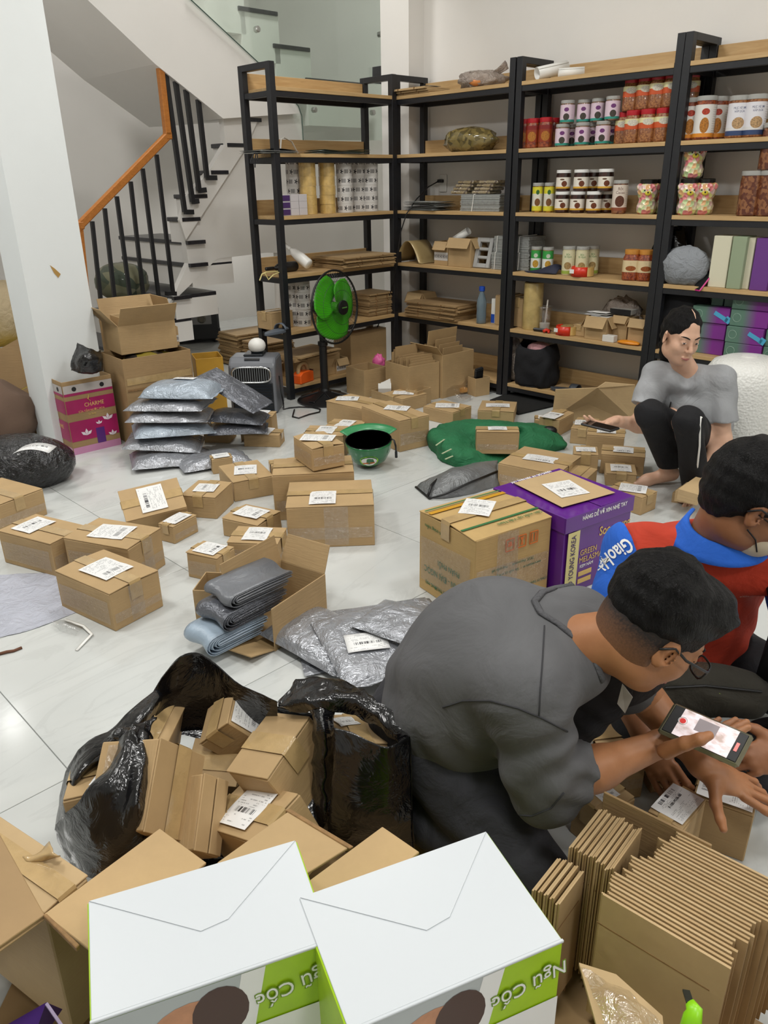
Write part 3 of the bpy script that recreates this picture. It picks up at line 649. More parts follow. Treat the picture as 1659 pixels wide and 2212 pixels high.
JP['white'] = jar_proto('snack_jar', 0.060, 0.238, M_SPICE, LIDC, bands('white_label', [(0, 0.12, '#d98a2a'), (0.12, 1, '#dcd8d2')], '#dcd8d2', (0.5, 0.36, 0.07, 0.24, '#c9822e'), (0.5, 0.78, 0.06, 0.1, '#c8452c')), (0.06, 0.8), 0.026, 0.95)
JP['squid'] = jar_proto('squid_jar', 0.060, 0.225, M_SPICE2, LIDC, bands('squid_label', [(0, 0.15, '#33456b'), (0.15, 0.25, '#d8d6d4'), (0.25, 1, '#dcdade')], '#dcdade', (0.5, 0.38, 0.09, 0.18, '#cfa878')), (0.06, 0.82), 0.026, 0.95, texts=(('MỰC XÉ SỢI', 0.016, 0.70, NAVY_INK, 0.8), ('HẤP DỪA', 0.016, 0.62, NAVY_INK, 0.8)))
JP['yellow'] = jar_proto('yellow_can', 0.040, 0.2, M_MUST, LIDC, bands('yellow_label', [(0, 0.2, '#d8cf3a'), (0.2, 1, '#d9d6c8'), (0.72, 1, '#d8cf3a')], '#d9d6c8', (0.5, 0.36, 0.08, 0.16, '#8a5a2c'), (0.5, 0.78, 0.05, 0.1, '#3f7a34')), (0.05, 0.86), 0.022, 0.95)
JP['brown'] = jar_proto('paste_jar', 0.051, 0.14, M_DARK, WHITE_LID, bands('paste_label', [(0, 0.16, '#d9a83a'), (0.16, 1, '#e6dfd2')], '#e6dfd2', (0.52, 0.42, 0.06, 0.26, '#7a3c1c'), (0.47, 0.8, 0.05, 0.07, '#6b4a30')), (0.14, 0.66), 0.02, 0.95)
JP['cacao'] = jar_proto('cacao_jar', 0.049, 0.21, M_CHOC, LIDC, bands('cacao_label', [(0, 0.12, '#8a4a30'), (0.12, 1, '#d8cabc')], '#d8cabc', (0.5, 0.36, 0.1, 0.22, '#6b3a22')), (0.1, 0.86), 0.022, 0.95, texts=(('Bột', 0.026, 0.74, BROWN_INK, 0.9), ('Cacao', 0.026, 0.63, BROWN_INK, 0.9)))
JP['choc'] = jar_proto('chocolate_jar', 0.066, 0.25, M_CHOC, LIDC, None, lid_h=0.026, neck=0.95)
JP['green'] = jar_proto('green_can', 0.040, 0.185, M_MUST, LIDC, bands('green_label', [(0, 0.16, '#2f8a3e'), (0.16, 1, '#dfe2da'), (0.62, 1, '#3a9a48')], '#dfe2da', (0.5, 0.36, 0.09, 0.18, '#d9a83a'), (0.5, 0.76, 0.06, 0.1, '#e6ecd8')), (0.05, 0.86), 0.022, 0.95)
JP['cream'] = jar_proto('cream_can', 0.046, 0.2, M_CREAM, LIDC, bands('cream_label', [(0, 0.14, '#9ab04a'), (0.14, 1, '#d6d0ac')], '#d6d0ac', (0.5, 0.36, 0.09, 0.16, '#b99a62')), (0.05, 0.84), 0.022, 0.95, texts=(('Bột', 0.02, 0.72, GREEN_INK, 0.9), ('Bí Hạnh', 0.02, 0.64, GREEN_INK, 0.8)))
JP['amber'] = jar_proto('garlic_jar', 0.057, 0.2, M_SPICE, AMBER_LID, bands('amber_label', [(0, 1, '#d9c49a')], '#d9c49a', (0.5, 0.32, 0.09, 0.22, '#b0602a')), (0.28, 0.66), 0.03, 0.84, 3.0, texts=(('TỎI ỚT', 0.022, 0.56, BROWN_INK, 0.9),))
# bear-shaped candy jar: rounded body with ears, a face printed as small parts
def bear_proto():
    e = empty('candy_bear_jar')
    m = MB().lathe([(0.05, 0), (0.062, 0.012), (0.066, 0.05), (0.052, 0.088), (0.062, 0.11), (0.07, 0.14), (0.062, 0.175), (0.05, 0.188)], 18)
    for s in (-1, 1): m.sphere((0.02, s * 0.052, 0.165), (0.02, 0.024, 0.024), 10)
    ob('contents', m, CANDY, e, smooth=True)
    ob('lid', MB().lathe([(0.052, 0.186), (0.056, 0.188), (0.056, 0.208), (0.05, 0.212)], 18), BLACK_LID, e, auto=0.6)
    mz = ob('muzzle', MB().sphere((0.066, 0, 0.128), (0.008, 0.021, 0.015), 10), mat('candy_yellow', '#d6c33a', 0.4), e, smooth=True)
    m = MB().sphere((0.075, 0, 0.133), (0.004, 0.006, 0.005), 8)
    for s in (-1, 1): m.sphere((0.067, s * 0.022, 0.146), 0.005, 8)
    ob('face', m, INK, e, smooth=True)
    for c in e.children: c.data.transform(Matrix.Scale(0.86, 4))
    return e
JP['bear'] = bear_proto()
JD = {'red': 'red-lidded seasoning jar', 'spice': 'red-lidded jar of brown floss', 'pink': 'pink-labelled snack tin', 'white': 'clear-lidded jar with orange picture', 'squid': 'squid snack jar with blue lettering',
      'yellow': 'yellow-labelled can', 'brown': 'white-lidded dark paste jar', 'cacao': 'tall cacao powder jar', 'choc': 'clear jar of dark chocolate nuts', 'green': 'green-labelled can', 'cream': 'cream-labelled powder can', 'amber': 'amber-lidded garlic chilli jar', 'bear': 'bear-shaped candy jar'}
_used = set()
def put(kind, loc, label, group, rz=None):
    p = JP[kind]
    o = p if kind not in _used else copy_tree(p)
    _used.add(kind); o.location = loc; o.rotation_euler = (0, 0, (BR if rz is None else rz) + random.uniform(-0.12, 0.12)); tag(o, label, 'can' if 'can' in p.name else 'tin' if 'tin' in p.name else 'jar', group); return o
def row(kind, where, items, lvl, dz=0.0):
    n = len(items)
    for k, it in enumerate(items):
        px, py, v = it; p = onv(px, py, v); p.z = TOP[lvl] + dz
        lab = (ORD[k] + ' ' if n > 1 else '') + JD[kind] + (' from the left ' if n > 1 else ' ') + where
        put(kind, p, lab, JD[kind] + 's ' + where)
row('red', 'beside the pink tins', [(1131, 318, .10), (1150, 317, .09), (1177, 317, .09), (1193, 314, .17)], 1)
row('pink', 'in the lower tin row', [(1213, 316, .06), (1235, 312, .17), (1256, 315, .06), (1279, 311, .17), (1300, 313, .06), (1322, 311, .16)], 1)
row('pink', 'in the upper tin row', [(1224, 268, .07), (1260, 266, .12), (1290, 266, .12), (1321, 264, .08)], 1, 0.1242)
row('spice', 'in the lower floss row', [(1342, 313, .13), (1363, 312, .06), (1394, 310, .05), (1427, 308, .06), (1455, 306, .12)], 1)
row('spice', 'in the upper floss row', [(1360, 241, .12), (1389, 239, .11), (1417, 238, .10), (1446, 237, .10), (1487, 235, .15)], 1, 0.1662)
row('white', 'behind the shelf post', [(1486, 302, .1), (1517, 300, .06), (1543, 298, .15), (1567, 296, .2)], 1)
row('squid', 'on the upper right shelf', [(1588, 297, .06), (1625, 296, .07)], 1)
row('yellow', 'left of the paste jars', [(1160, 455, .09), (1185, 455, .09)], 2)
row('brown', 'in the lower paste row', [(1213, 457, .06), (1246, 457, .06), (1281, 458, .06), (1310, 457, .15)], 2)
row('brown', 'in the upper paste row', [(1216, 410, .07), (1254, 409, .07), (1281, 408, .17), (1307, 409, .08)], 2, 0.1212)
row('cacao', 'beside the paste jars', [(1336, 457, .06)], 2)
row('bear', 'with pale sweets left of the post', [(1395, 460, .08)], 2); row('bear', 'peeping from behind the post', [(1428, 460, .17)], 2)
row('bear', 'in the lower pair right of the post', [(1482, 461, .07), (1516, 460, .13)], 2); row('bear', 'stacked on the other bears', [(1493, 390, .09)], 2, 0.1845)
row('choc', 'at the right frame edge', [(1614, 465, .06), (1653, 466, .07)], 2)
row('choc', 'stacked on top of another jar', [(1659, 384, .07)], 2, 0.2162)
row('green', 'by the newspaper bundle', [(1157, 582, .08), (1182, 582, .08)], 3)
row('cream', 'behind the red tape dispenser', [(1226, 592, .07), (1255, 592, .10), (1277, 590, .18)], 3)
row('amber', 'left of the steel post', [(1361, 599, .06), (1392, 600, .08)], 3)

# ---------------------------------------------------------------- boxes and goods on the shelves
def sbox(name, label, cat, px0, px1, py, v, lvl, depth, h, m, group=None, top=None, rz=0.0, unit='R', bev=0.002, z=None):
    """closed box on a wall shelf, front face between two pixel columns at depth v"""
    if unit == 'R':
        a, b = onv(px0, py, v), onv(px1, py, v); ax, dr = UA, VA
    else:
        a, b = onu(px0, py, -v), onu(px1, py, -v); ax, dr = VA, -UA
    L = (b - a).length; c = (a + b) / 2 + dr * depth / 2; zz = TOP[lvl] if z is None else z
    e = empty(name, (c.x, c.y, zz), math.atan2(ax.y, ax.x) + rz); tag(e, label, cat, group); s = 1 if ax.cross(dr).z > 0 else -1
    ob('body', MB().box((0, 0, h / 2), (L, depth, h)), m, e, bevel=bev)
    return e, L, s
def small_carton(label, px0, px1, py, v, lvl, depth, h, unit='R', rz=0.0, open_=False, star=False, z=None, group=None):
    """small carton: walls, flaps, tape"""
    if unit == 'R': a, b = onv(px0, py, v), onv(px1, py, v); ax, dr = UA, VA
    else: a, b = onu(px0, py, -v), onu(px1, py, -v); ax, dr = VA, -UA
    L = (b - a).length; c = (a + b) / 2 + dr * depth / 2; zz = TOP[lvl] if z is None else z
    return carton('carton', label, 'carton', (c.x, c.y), math.atan2(ax.y, ax.x) + rz, L, depth, h, z0=zz, opened=open_, label_on=False, star=star, group=group, centered=True)
# ---- tape rolls: outer film and cardboard core
def roll_proto(name, R, h, m, star=False):
    e = empty(name); n = 24; mb = MB().grid(lambda i, j: (R * math.cos(2 * math.pi * i), R * math.sin(2 * math.pi * i), h * j), n, 1)
    ob('film', mb, m, e, smooth=True)
    for z, s in ((0, -1), (h, 1)):
        vs = [(r * math.cos(2 * math.pi * i / n), r * math.sin(2 * math.pi * i / n), z) for r in (R, R * 0.78) for i in range(n)]
        ob('film_edge', MB().add(vs, [((i), (i + 1) % n, n + (i + 1) % n, n + i)[::s] for i in range(n)]), m if not star else mat('tape_edge', '#b8a890', 0.3), e)
    ob('core', MB().grid(lambda i, j: (R * 0.78 * math.cos(2 * math.pi * i), -R * 0.78 * math.sin(2 * math.pi * i), h * j), n, 1), CARD, e); return e
GOLD = mat('gold_clear_tape', '#c9a866', 0.2, var=0.18, vs=25, coat=0.6)
RPROTO = {'gold': roll_proto('tape_roll', 0.056, 0.058, GOLD), 'star': roll_proto('printed_tape_roll', 0.056, 0.058, STARTAPE, True)}; _rused = set()
def rolls(kind, where, px, py, back, lvl, n, unit='A'):
    p = onu(px, py, -back) if unit == 'A' else onv(px, py, back)
    for k in range(n):
        o = RPROTO[kind] if kind not in _rused else copy_tree(RPROTO[kind]); _rused.add(kind)
        o.location = (p.x + random.uniform(-.002, .002), p.y + random.uniform(-.002, .002), TOP[lvl] + k * 0.0585); o.rotation_euler = (0, 0, random.uniform(0, 6.28))
        tag(o, ('bottom' if k == 0 else 'top' if k == n - 1 else ORD[k] + ' from bottom') + (' clear golden' if kind == 'gold' else ' white star-printed') + ' tape roll in the column ' + where, 'tape roll', 'tape rolls on the short shelf unit')
rolls('star', 'behind the small purple boxes', 640, 458, 0.2, 2, 6)
rolls('gold', 'left of the other golden column', 668, 462, 0.1, 2, 6); rolls('gold', 'beside the printed rolls', 709, 460, 0.1, 2, 6)
rolls('star', 'right of the golden rolls', 746, 457, 0.1, 2, 6); rolls('star', 'between two printed columns', 775, 456, 0.16, 2, 6); rolls('star', 'near the rear steel post', 801, 456, 0.1, 2, 6)
rolls('star', 'behind the shelf carton', 636, 696, 0.2, 4, 6); rolls('star', 'left of the fan grille', 656, 694, 0.13, 4, 6)
# ---- short unit, other goods
PURP = mat('purple_print', '#4a2f66', 0.45)
for k in range(9):
    c, rr = k % 3, k // 3
    e, L, s = sbox('small_box', ORD[c] + ' small purple-ended box from the left in the ' + ['bottom', 'middle', 'top'][rr] + ' row beside tape rolls', 'box', 612 + 18 * c, 629 + 18 * c, 466, 0.03, 2, 0.09, 0.042, mat('pale_box', '#c9c4c6', 0.5), 'small purple boxes', unit='A', z=TOP[2] + rr * 0.0425, bev=0.001)
    if c == 0: ob('printed_end', MB().box((0, s * -0.0455, 0.021), (L * 0.9, 0.001, 0.034)), PURP, e)
small_carton('closed carton on the short unit in front of tape columns', 587, 634, 703, 0.14, 4, 0.16, 0.115, unit='A')
def bottle(label, p0, p1, r, prof, m, capm, cap=(0.35, 0.06)):
    """bottle lying or standing between two points"""
    a, b = Vector(p0), Vector(p1); L = (b - a).length; d = (b - a).normalized(); e = empty('bottle', a); tag(e, label, 'bottle'); rot = d.to_track_quat('Z', 'X').to_matrix()
    ob('body', MB().lathe([(r * k, z * L) for k, z in prof], 18, rot=rot), m, e, smooth=True)
    ob('cap', MB().lathe([(r * cap[0], L * 0.98), (r * cap[0] * 1.05, L), (r * cap[0] * 1.05, L + cap[1]), (r * cap[0] * 0.8, L + cap[1] + 0.003)], 14, rot=rot), capm, e, auto=0.6); return e
LOTION = [(0.85, 0), (1, 0.04), (1.0, 0.55), (0.8, 0.8), (0.35, 0.93), (0.3, 0.98)]
pa = onu(668, 575, -0.05); pa.z = TOP[3] + 0.045; pb = onu(627, 545, -0.2); pb.z = TOP[3] + 0.145
bottle('white lotion bottle lying askew on the short unit', pa, pb, 0.036, LOTION, WHITE_PL, WHITE_PL)
pa = onu(640, 580, -0.16); pa.z = TOP[3] + 0.034; pb = onu(590, 578, -0.16); pb.z = TOP[3] + 0.034
bottle('black bottle lying behind the white lotion bottle', pa, pb, 0.033, LOTION, BLACK_PL, BLACK_PL)
c = onu(765, 575, -0.12); zz = flat_stack('on the short unit above the fan', (c.x, c.y), math.atan2(VA.y, VA.x), 0.5, 0.34, 0.008, 9, TOP[3] + 0.001, CARD, 0.02)
c = onu(800, 690, -0.16); flat_stack('behind the fan grille', (c.x, c.y), math.atan2(VA.y, VA.x), 0.26, 0.26, 0.009, 17, TOP[4] + 0.001, CARD, 0.01)
c = onu(660, 825, -0.16); z5 = flat_stack('on the low shelf behind the cooler', (c.x, c.y), math.atan2(VA.y, VA.x) + 0.1, 0.42, 0.3, 0.009, 3, TOP[5] + 0.16, CARD, 0.02)
small_carton('large low carton under the flattened stack on the bottom shelf', 655, 735, 818, 0.06, 5, 0.22, 0.155, unit='A')
small_carton('star-taped carton on the bottom shelf behind the fan pole', 728, 752, 812, 0.04, 5, 0.13, 0.11, unit='A', star=True, open_=True)
small_carton('dark carton standing at the back of the bottom shelf', 760, 835, 790, 0.10, 5, 0.2, 0.26, unit='A')
# orange and red tape dispensers
def dispenser(label, c, yaw, m, s=1.0, tapem=None):
    e = empty('tape_dispenser', c, yaw); tag(e, label, 'tape dispenser')
    mb = MB().prism([(-0.06 * s, -0.03 * s, 0), (0.06 * s, -0.03 * s, 0), (0.06 * s, -0.03 * s, 0.055 * s), (0.03 * s, -0.03 * s, 0.065 * s), (-0.035 * s, -0.03 * s, 0.065 * s), (-0.06 * s, -0.03 * s, 0.05 * s)], (0, 0.06 * s, 0))
    ob('casing', mb, m, e, bevel=0.005)
    rot = Matrix.Rotation(math.pi / 2, 3, 'X'); n = 18; R = 0.042 * s
    mb = MB().tube([(R * math.cos(2 * math.pi * i / n), 0, 0.066 * s + R * math.sin(2 * math.pi * i / n)) for i in range(n)], 0.012 * s, 6, closed=True)
    ob('tape_roll', mb, tapem or CARD, e, smooth=True)
    ob('cutter', MB().box((0.062 * s, 0, 0.06 * s), (0.004, 0.055 * s, 0.012)), mat('cutter_steel', '#9a9a9a', 0.3, 0.9), e)
    return e
ORANGE = mat('orange_plastic', '#f0621c', 0.35); REDP = mat('red_plastic', '#d2331c', 0.3)
c = onu(655, 812, -0.04); dispenser('orange tape dispenser on the bottom shelf beside the fan', (c.x, c.y, TOP[5]), 1.0, ORANGE, 1.25)
def hoop_dispenser(label, c, yaw, s=1.0):
    e = empty('tape_dispenser', c, yaw); tag(e, label, 'tape dispenser'); n = 20
    ob('tape_roll', MB().lathe([(0.05 * s, 0.002), (0.05 * s, 0.05 * s)], n, (0.028 * s, 0, 0)), GOLD, e, auto=0.6)
    mb = MB().grid(lambda i, j: (0.055 * s * math.cos(2 + 3.3 * i) + 0.01, 0.055 * s * math.sin(2 + 3.3 * i), (0.052 * j) * s), 14, 1)
    ob('casing', mb, REDP, e, smooth=True, solid=0.004)
    ob('price_sticker', MB().box((-0.045 * s, -0.028 * s, 0.028 * s), (0.001, 0.03 * s, 0.022 * s), 0.95), WHITE_PL, e); return e
p = onv(1252, 594, 0.05); p.z = TOP[3]; hoop_dispenser('red tape dispenser in front of the cream cans', p, ALPHA + 0.6, 1.1)
p = onv(1218, 722, 0.06); p.z = TOP[4]; hoop_dispenser('red tape dispenser on the shelf left of small cartons', p, ALPHA + 0.5, 1.1)
# papers and bags on the short unit's second shelf
def leaf_pile(label, name, cat, pts, m, n=6, th=0.003, unit='A', lvl=1, back=0.1, L=0.3, D=0.2, edge=None):
    c = onu(pts[0], pts[1], -back) if unit == 'A' else onv(pts[0], pts[1], back); ax = VA if unit == 'A' else UA
    e = empty(name, (c.x, c.y, TOP[lvl]), math.atan2(ax.y, ax.x)); tag(e, label, cat); rj = random.Random(label)
    for k in range(n):
        k0 = k
        def fn(i, j, k=k): return (rj0[k][0] + (i - 0.5) * L, rj0[k][1] + (j - 0.5) * D, th * (k + 0.5) + 0.012 * rj0[k][2] * math.sin(3 * i + rj0[k][3]) ** 2 * (k / n))
        if k == 0: rj0 = [(rj.uniform(-.03, .03), rj.uniform(-.02, .02), rj.random(), rj.uniform(0, 3)) for _ in range(n)]
        ob('sheet', MB().grid(fn, 8, 3), m[k % len(m)], e, rot=(0, 0, rj.uniform(-.12, .12)), smooth=True, solid=0.0012)
    return e
GREYPAPER = mat('grey_newsprint', '#a9aaa6', 0.8, var=0.15, vs=40); SILVER = mat('silver_film', '#b7bcb8', 0.25, 0.4, var=0.2, vs=20); DGREEN = mat('dark_green_film', '#3c4a3a', 0.4, var=0.3, vs=15)
leaf_pile('pile of grey papers with dark straps on the short unit', 'paper_pile', 'paper pile', (585, 336), [GREYPAPER, SILVER, BLACK_PL], 6)
e = leaf_pile('flat dark green and silver pouches on the short unit', 'pouch_pile', 'pouch pile', (725, 338), [DGREEN, SILVER, DGREEN], 7, L=0.42, D=0.2)
e = empty('strap_bundle', onu(547, 338, -0.02)); tag(e, 'black straps dangling over the shelf edge of the short unit', 'straps')
for k, dx in enumerate((0, 8, 13)): wob('strap', MB().tube([onu(560 + dx, 328, -0.06) , onu(548 + dx * 0.6, 332, -0.004), onu(543 + dx, 345, 0.006), onu(542 + dx * 1.1, 350 + 6 * (k % 2) * 2, 0.006)], 0.004, 6), BLACK_PL, e)
e = empty('handle_bag', onu(622, 334, -0.14)); tag(e, 'white plastic bag handle standing up among papers', 'bag'); wob('handle', MB().tube([onu(605, 332, -.14), onu(607, 300, -.14), onu(613, 297, -.14), onu(630, 306, -.14), onu(645, 334, -.14)], 0.008, 8, flat=0.4), mat('grey_white_film', '#c3bfb6', 0.5), e)
e = empty('twine', onu(570, 590, -0.01)); tag(e, 'loop of yellow cord hanging over the shelf edge', 'cord'); wob('strand', MB().tube([onu(x, y, q) for x, y, q in ((600, 586, -.05), (575, 588, .004), (566, 592, .01), (561, 605, .01), (566, 592, .012), (572, 590, .01), (580, 604, .01), (590, 594, .006), (604, 588, -.04))], 0.004, 6), mat('yellow_cord_fibre', '#d8cb8a', 0.7), e)
def slipper(label, c, yaw, m):
    e = empty('slipper', c, yaw); tag(e, label, 'slipper')
    mb = MB(); n = 20; outl = [(0.125 * math.cos(t), (0.042 + 0.008 * math.cos(t)) * math.sin(t)) for t in [2 * math.pi * i / n for i in range(n)]]
    mb.prism([Vector((x, y, 0)) for x, y in outl], (0, 0, 0.022)); ob('sole', mb, m, e, bevel=0.004)
    ob('strap', MB().grid(lambda i, j: (0.03 + 0.05 * j, 0.048 * math.cos(math.pi * i), 0.02 + 0.04 * math.sin(math.pi * i)), 10, 3), m, e, smooth=True, solid=0.004); return e
GREYRUB = mat('grey_rubber', '#5e6670', 0.5); DGREYRUB = mat('dark_grey_rubber', '#3c4046', 0.5)
c = onu(598, 716, -0.03); slipper('grey slipper lying on the short unit edge', (c.x, c.y, TOP[4]), math.atan2(VA.y, VA.x) + 0.25, GREYRUB)
p = onv(1225, 842, 0.06); slipper('dark grey slipper with gold dot on the bottom shelf', (p.x, p.y, TOP[5]), ALPHA + 0.1, DGREYRUB)
# ---- corner unit
p = onv(910, 208, 0.12); flat_stack('on the corner unit top shelf', (p.x, p.y), ALPHA, 0.34, 0.26, 0.012, 3, TOP[0] + 0.001, CARD_L, 0.02)
leaf_pile('black and white gloves lying on the beige boards', 'glove_pair', 'gloves', (915, 188), [mat('glove_white', '#9a9c9c', 0.8, var=0.4, vs=60), BLACK_PL], 4, unit='R', lvl=0, back=0.14, L=0.2, D=0.1).location.z += 0.04
def lump(name, label, cat, c, r, m, amp=0.12, sc=2.2, yaw=0.0, n=28, flat=0.2, parts=()):
    """rounded soft heap resting on a surface"""
    e = empty(name, c, yaw); tag(e, label, cat); rx, ry, rz = r; off = Vector((len(label) * 1.7, len(label) * 0.3, 0))
    mb = MB(); vs = []; fs = []; h = n // 2
    for j in range(h + 1):
        ph = math.pi * j / h
        for i in range(n):
            a = 2 * math.pi * i / n; d = Vector((math.sin(ph) * math.cos(a), math.sin(ph) * math.sin(a), -math.cos(ph)))
            k = 1 + amp * fbm(d * sc + off, 1, 3); z = d.z * rz * k
            vs.append((d.x * rx * k, d.y * ry * k, max(z, -rz * (1 - flat)) + rz * (1 - flat)))
    for j in range(h):
        for i in range(n): fs.append((j * n + i, j * n + (i + 1) % n, (j + 1) * n + (i + 1) % n, (j + 1) * n + i))
    mb.add(vs, fs); ob('bulk', mb, m, e, smooth=True, weld=True); return e
PINKFILM = mat('pink_clear_film', '#cfc0b4', 0.2, var=0.1, wrinkle=0.8, ws=25, trans=0.4)
p = onv(1040, 192, 0.1); e = lump('plastic_bag', 'pinkish clear plastic bag with orange inside on the top shelf', 'bag', (p.x, p.y, TOP[0]), (0.15, 0.09, 0.055), PINKFILM, 0.3, 3)
ob('flared_top', patch_mb([[(0.02, 0.02, 0.06), (0.08, 0.02, 0.09), (0.16, 0.03, 0.14)], [(0.02, 0.05, 0.05), (0.1, 0.05, 0.07), (0.17, 0.06, 0.1)]], 8, 6, 0.006, 20), PINKFILM, e, smooth=True, solid=0.001, rot=(0, 0, ALPHA)); ob('orange_item', MB().sphere((-0.04, -0.05, 0.03), (0.05, 0.04, 0.025), 10), mat('orange_stuff', '#d98a4a', 0.4), e, smooth=True)
p = onv(1016, 322, 0.12); lump('plastic_bag', 'clear bag of dried brown leaves on the corner unit', 'bag', (p.x, p.y, TOP[1]), (0.22, 0.11, 0.085), speckle('dried_leaves', '#8a7a4a', '#5c5234', 35, 0.15), 0.16, 2.6, ALPHA)
# rolled white paper on the middle unit
def paper_tube(label, a, b, r):
    a, b = Vector(a), Vector(b); e = empty('paper_roll', a); tag(e, label, 'paper roll'); d = (b - a); rot = d.normalized().to_track_quat('Z', 'X').to_matrix(); L = d.length
    mb = MB().grid(lambda i, j: rot @ Vector(((r * (1 + 0.12 * i)) * math.cos(7.2 * i), (r * (1 + 0.12 * i)) * math.sin(7.2 * i), L * j)), 26, 1); ob('sheet', mb, WHITE_PL, e, smooth=True, solid=0.001); return e
a = onv(1160, 158, 0.06); a.z = TOP[0] + 0.036; b = onv(1225, 140, 0.24); b.z = TOP[0] + 0.075; paper_tube('thick white paper roll on the top shelf', a, b, 0.032)
a = onv(1206, 160, 0.07); a.z = TOP[0] + 0.026; b = onv(1262, 156, 0.16); b.z = TOP[0] + 0.03; paper_tube('thin white paper roll lying beside the thick one', a, b, 0.023)
# corner unit third shelf
leaf_pile('loose pile of silver grey paper sheets on the corner unit', 'paper_pile', 'paper pile', (930, 450), [GREYPAPER, SILVER, mat('dark_paper', '#55534e', 0.7)], 14, 0.0042, 'R', 2, 0.12, 0.3, 0.2)
def bundle(label, px0, px1, py, v, lvl, depth, h, z=None, n=14, col='#9b9d9a'):
    e, L, s = sbox('newspaper_bundle', label, 'newspaper bundle', px0, px1, py, v, lvl, depth, h, mat('bundle_core', '#8d8f8c', 0.8), 'newspaper bundles', z=z)
    rj = random.Random(label); mb = MB()
    for k in range(n): mb.box((rj.uniform(-.003, .003), rj.uniform(-.003, .003), h * (k + 0.5) / n), (L + 0.004 + rj.uniform(0, .006), depth + 0.004, h / n * 0.75))
    ob('folded_sheets', mb, mat('newsprint' + col, col, 0.8, var=0.2, vs=50), e)
    ob('string', MB().tube([(-L * 0.2, -depth / 2 - 0.006, 0), (-L * 0.15, -depth / 2 - 0.006, h), (-L * 0.1, depth / 2, h + 0.003)], 0.003, 5), WHITE_PL, e); return e
bundle('tied grey newspaper bundle next to loose papers on the third shelf', 996, 1078, 454, 0.05, 2, 0.2, 0.105)
rj = random.Random(3)
for k in range(8):
    zz = TOP[2] + 0.108 + 0.021 * (k // 2); p = onv(1005 + 46 * (k % 2) + 5 * (k // 2), 425, 0.12)
    e = empty('snack_pack', (p.x, p.y, zz), ALPHA + rj.uniform(-.12, .12)); tag(e, ('left' if k % 2 == 0 else 'right') + ' brown snack pack in the ' + ['lowest', 'second', 'third', 'top'][k // 2] + ' layer on newspaper bundle', 'snack pack', 'brown snack packs')
    ob('tray', MB().box((0, 0, 0.010), (0.15, 0.14, 0.019)), speckle('snack_cake', '#b9a67c', '#5c4534', 45), e, bevel=0.006); ob('film', MB().box((0, 0, 0.0103), (0.152, 0.142, 0.0204)), PLASTIC_CLEAR, e, bevel=0.006)
# socket with plug and cable
so = empty('wall_socket', W(0, 0.37, 0)); tag(so, 'white wall socket with a black plug above the papers', 'socket')
sp = onv(957, 396, 0.362); wob('plate', MB().box(sp, (0.07, 0.01, 0.12), ALPHA), WHITE_PL, so, bevel=0.004)
q = onv(952, 391, 0.35); wob('plug', MB().box(q, (0.05, 0.03, 0.022), ALPHA), BLACK_PL, so, bevel=0.004)
cbl = [onv(946, 392, 0.34), onv(925, 404, 0.2), onv(900, 430, 0.05), onv(878, 462, -0.03), onv(866, 500, -0.04), onv(858, 560, -0.05), onv(850, 610, -0.06), onv(838, 650, -0.07), onv(822, 690, -0.08), onv(800, 745, -0.10)]
cb = ob('power_cable', MB().tube(cbl, 0.0045, 6), BLACK_PL, smooth=True); tag(cb, 'black power cable running from the wall socket down past the corner post', 'cable')
# fourth shelf of the corner unit
p = onv(905, 572, 0.12); e = empty('cardboard_curl', (p.x, p.y, TOP[3]), ALPHA); tag(e, 'curled sheet of gold-brown card on the corner unit', 'card sheet')
ob('sheet', MB().grid(lambda i, j: (-0.14 + 0.26 * i, -0.1 + 0.2 * j, 0.004 + 0.15 * math.sin(math.pi * min(1, i * 1.15)) ** 0.8 * (1 if i < 0.87 else 0)), 18, 4), mat('gold_card', '#b09a6c', 0.3, 0.15), e, smooth=True, solid=0.003)
small_carton('small star-taped carton beside the curled card', 938, 967, 577, 0.05, 3, 0.13, 0.16, star=True, open_=True)
small_carton('open carton with rolled paper inside on the corner unit', 968, 1016, 579, 0.03, 3, 0.15, 0.19, open_=True)
a = onv(978, 520, 0.09); a.z = TOP[3] + 0.16; b = onv(1012, 512, 0.10); b.z = TOP[3] + 0.235; paper_tube('white and gold paper roll sticking out of the small carton', a, b, 0.024)
p = onv(1040, 578, 0.06); e = empty('pulp_tray', (p.x, p.y, TOP[3]), ALPHA, rot=(-0.25, 0, ALPHA)); tag(e, 'grey moulded pulp tray leaning against a carton', 'tray')
mb = MB(); [mb.box((x, 0, z), sz) for x, z, sz in ((-0.055, 0.1, (0.03, 0.03, 0.2)), (0.055, 0.1, (0.03, 0.03, 0.2)), (0, 0.015, (0.08, 0.03, 0.03)), (0, 0.07, (0.08, 0.03, 0.02)), (0, 0.125, (0.08, 0.03, 0.02)), (0, 0.185, (0.08, 0.03, 0.03)))]; ob('frame', mb, mat('grey_pulp', '#a8a8a6', 0.9), e, bevel=0.004)
bundle('lower newspaper bundle behind the steel posts', 1062, 1084, 583, 0.06, 3, 0.2, 0.11); bundle('upper newspaper bundle behind the steel posts', 1066, 1086, 583, 0.07, 3, 0.19, 0.1, z=TOP[3] + 0.112)
bundle('lower newspaper bundle left of the green cans', 1110, 1141, 585, 0.1, 3, 0.19, 0.11); bundle('upper newspaper bundle left of the green cans', 1110, 1139, 585, 0.1, 3, 0.18, 0.1, z=TOP[3] + 0.112)
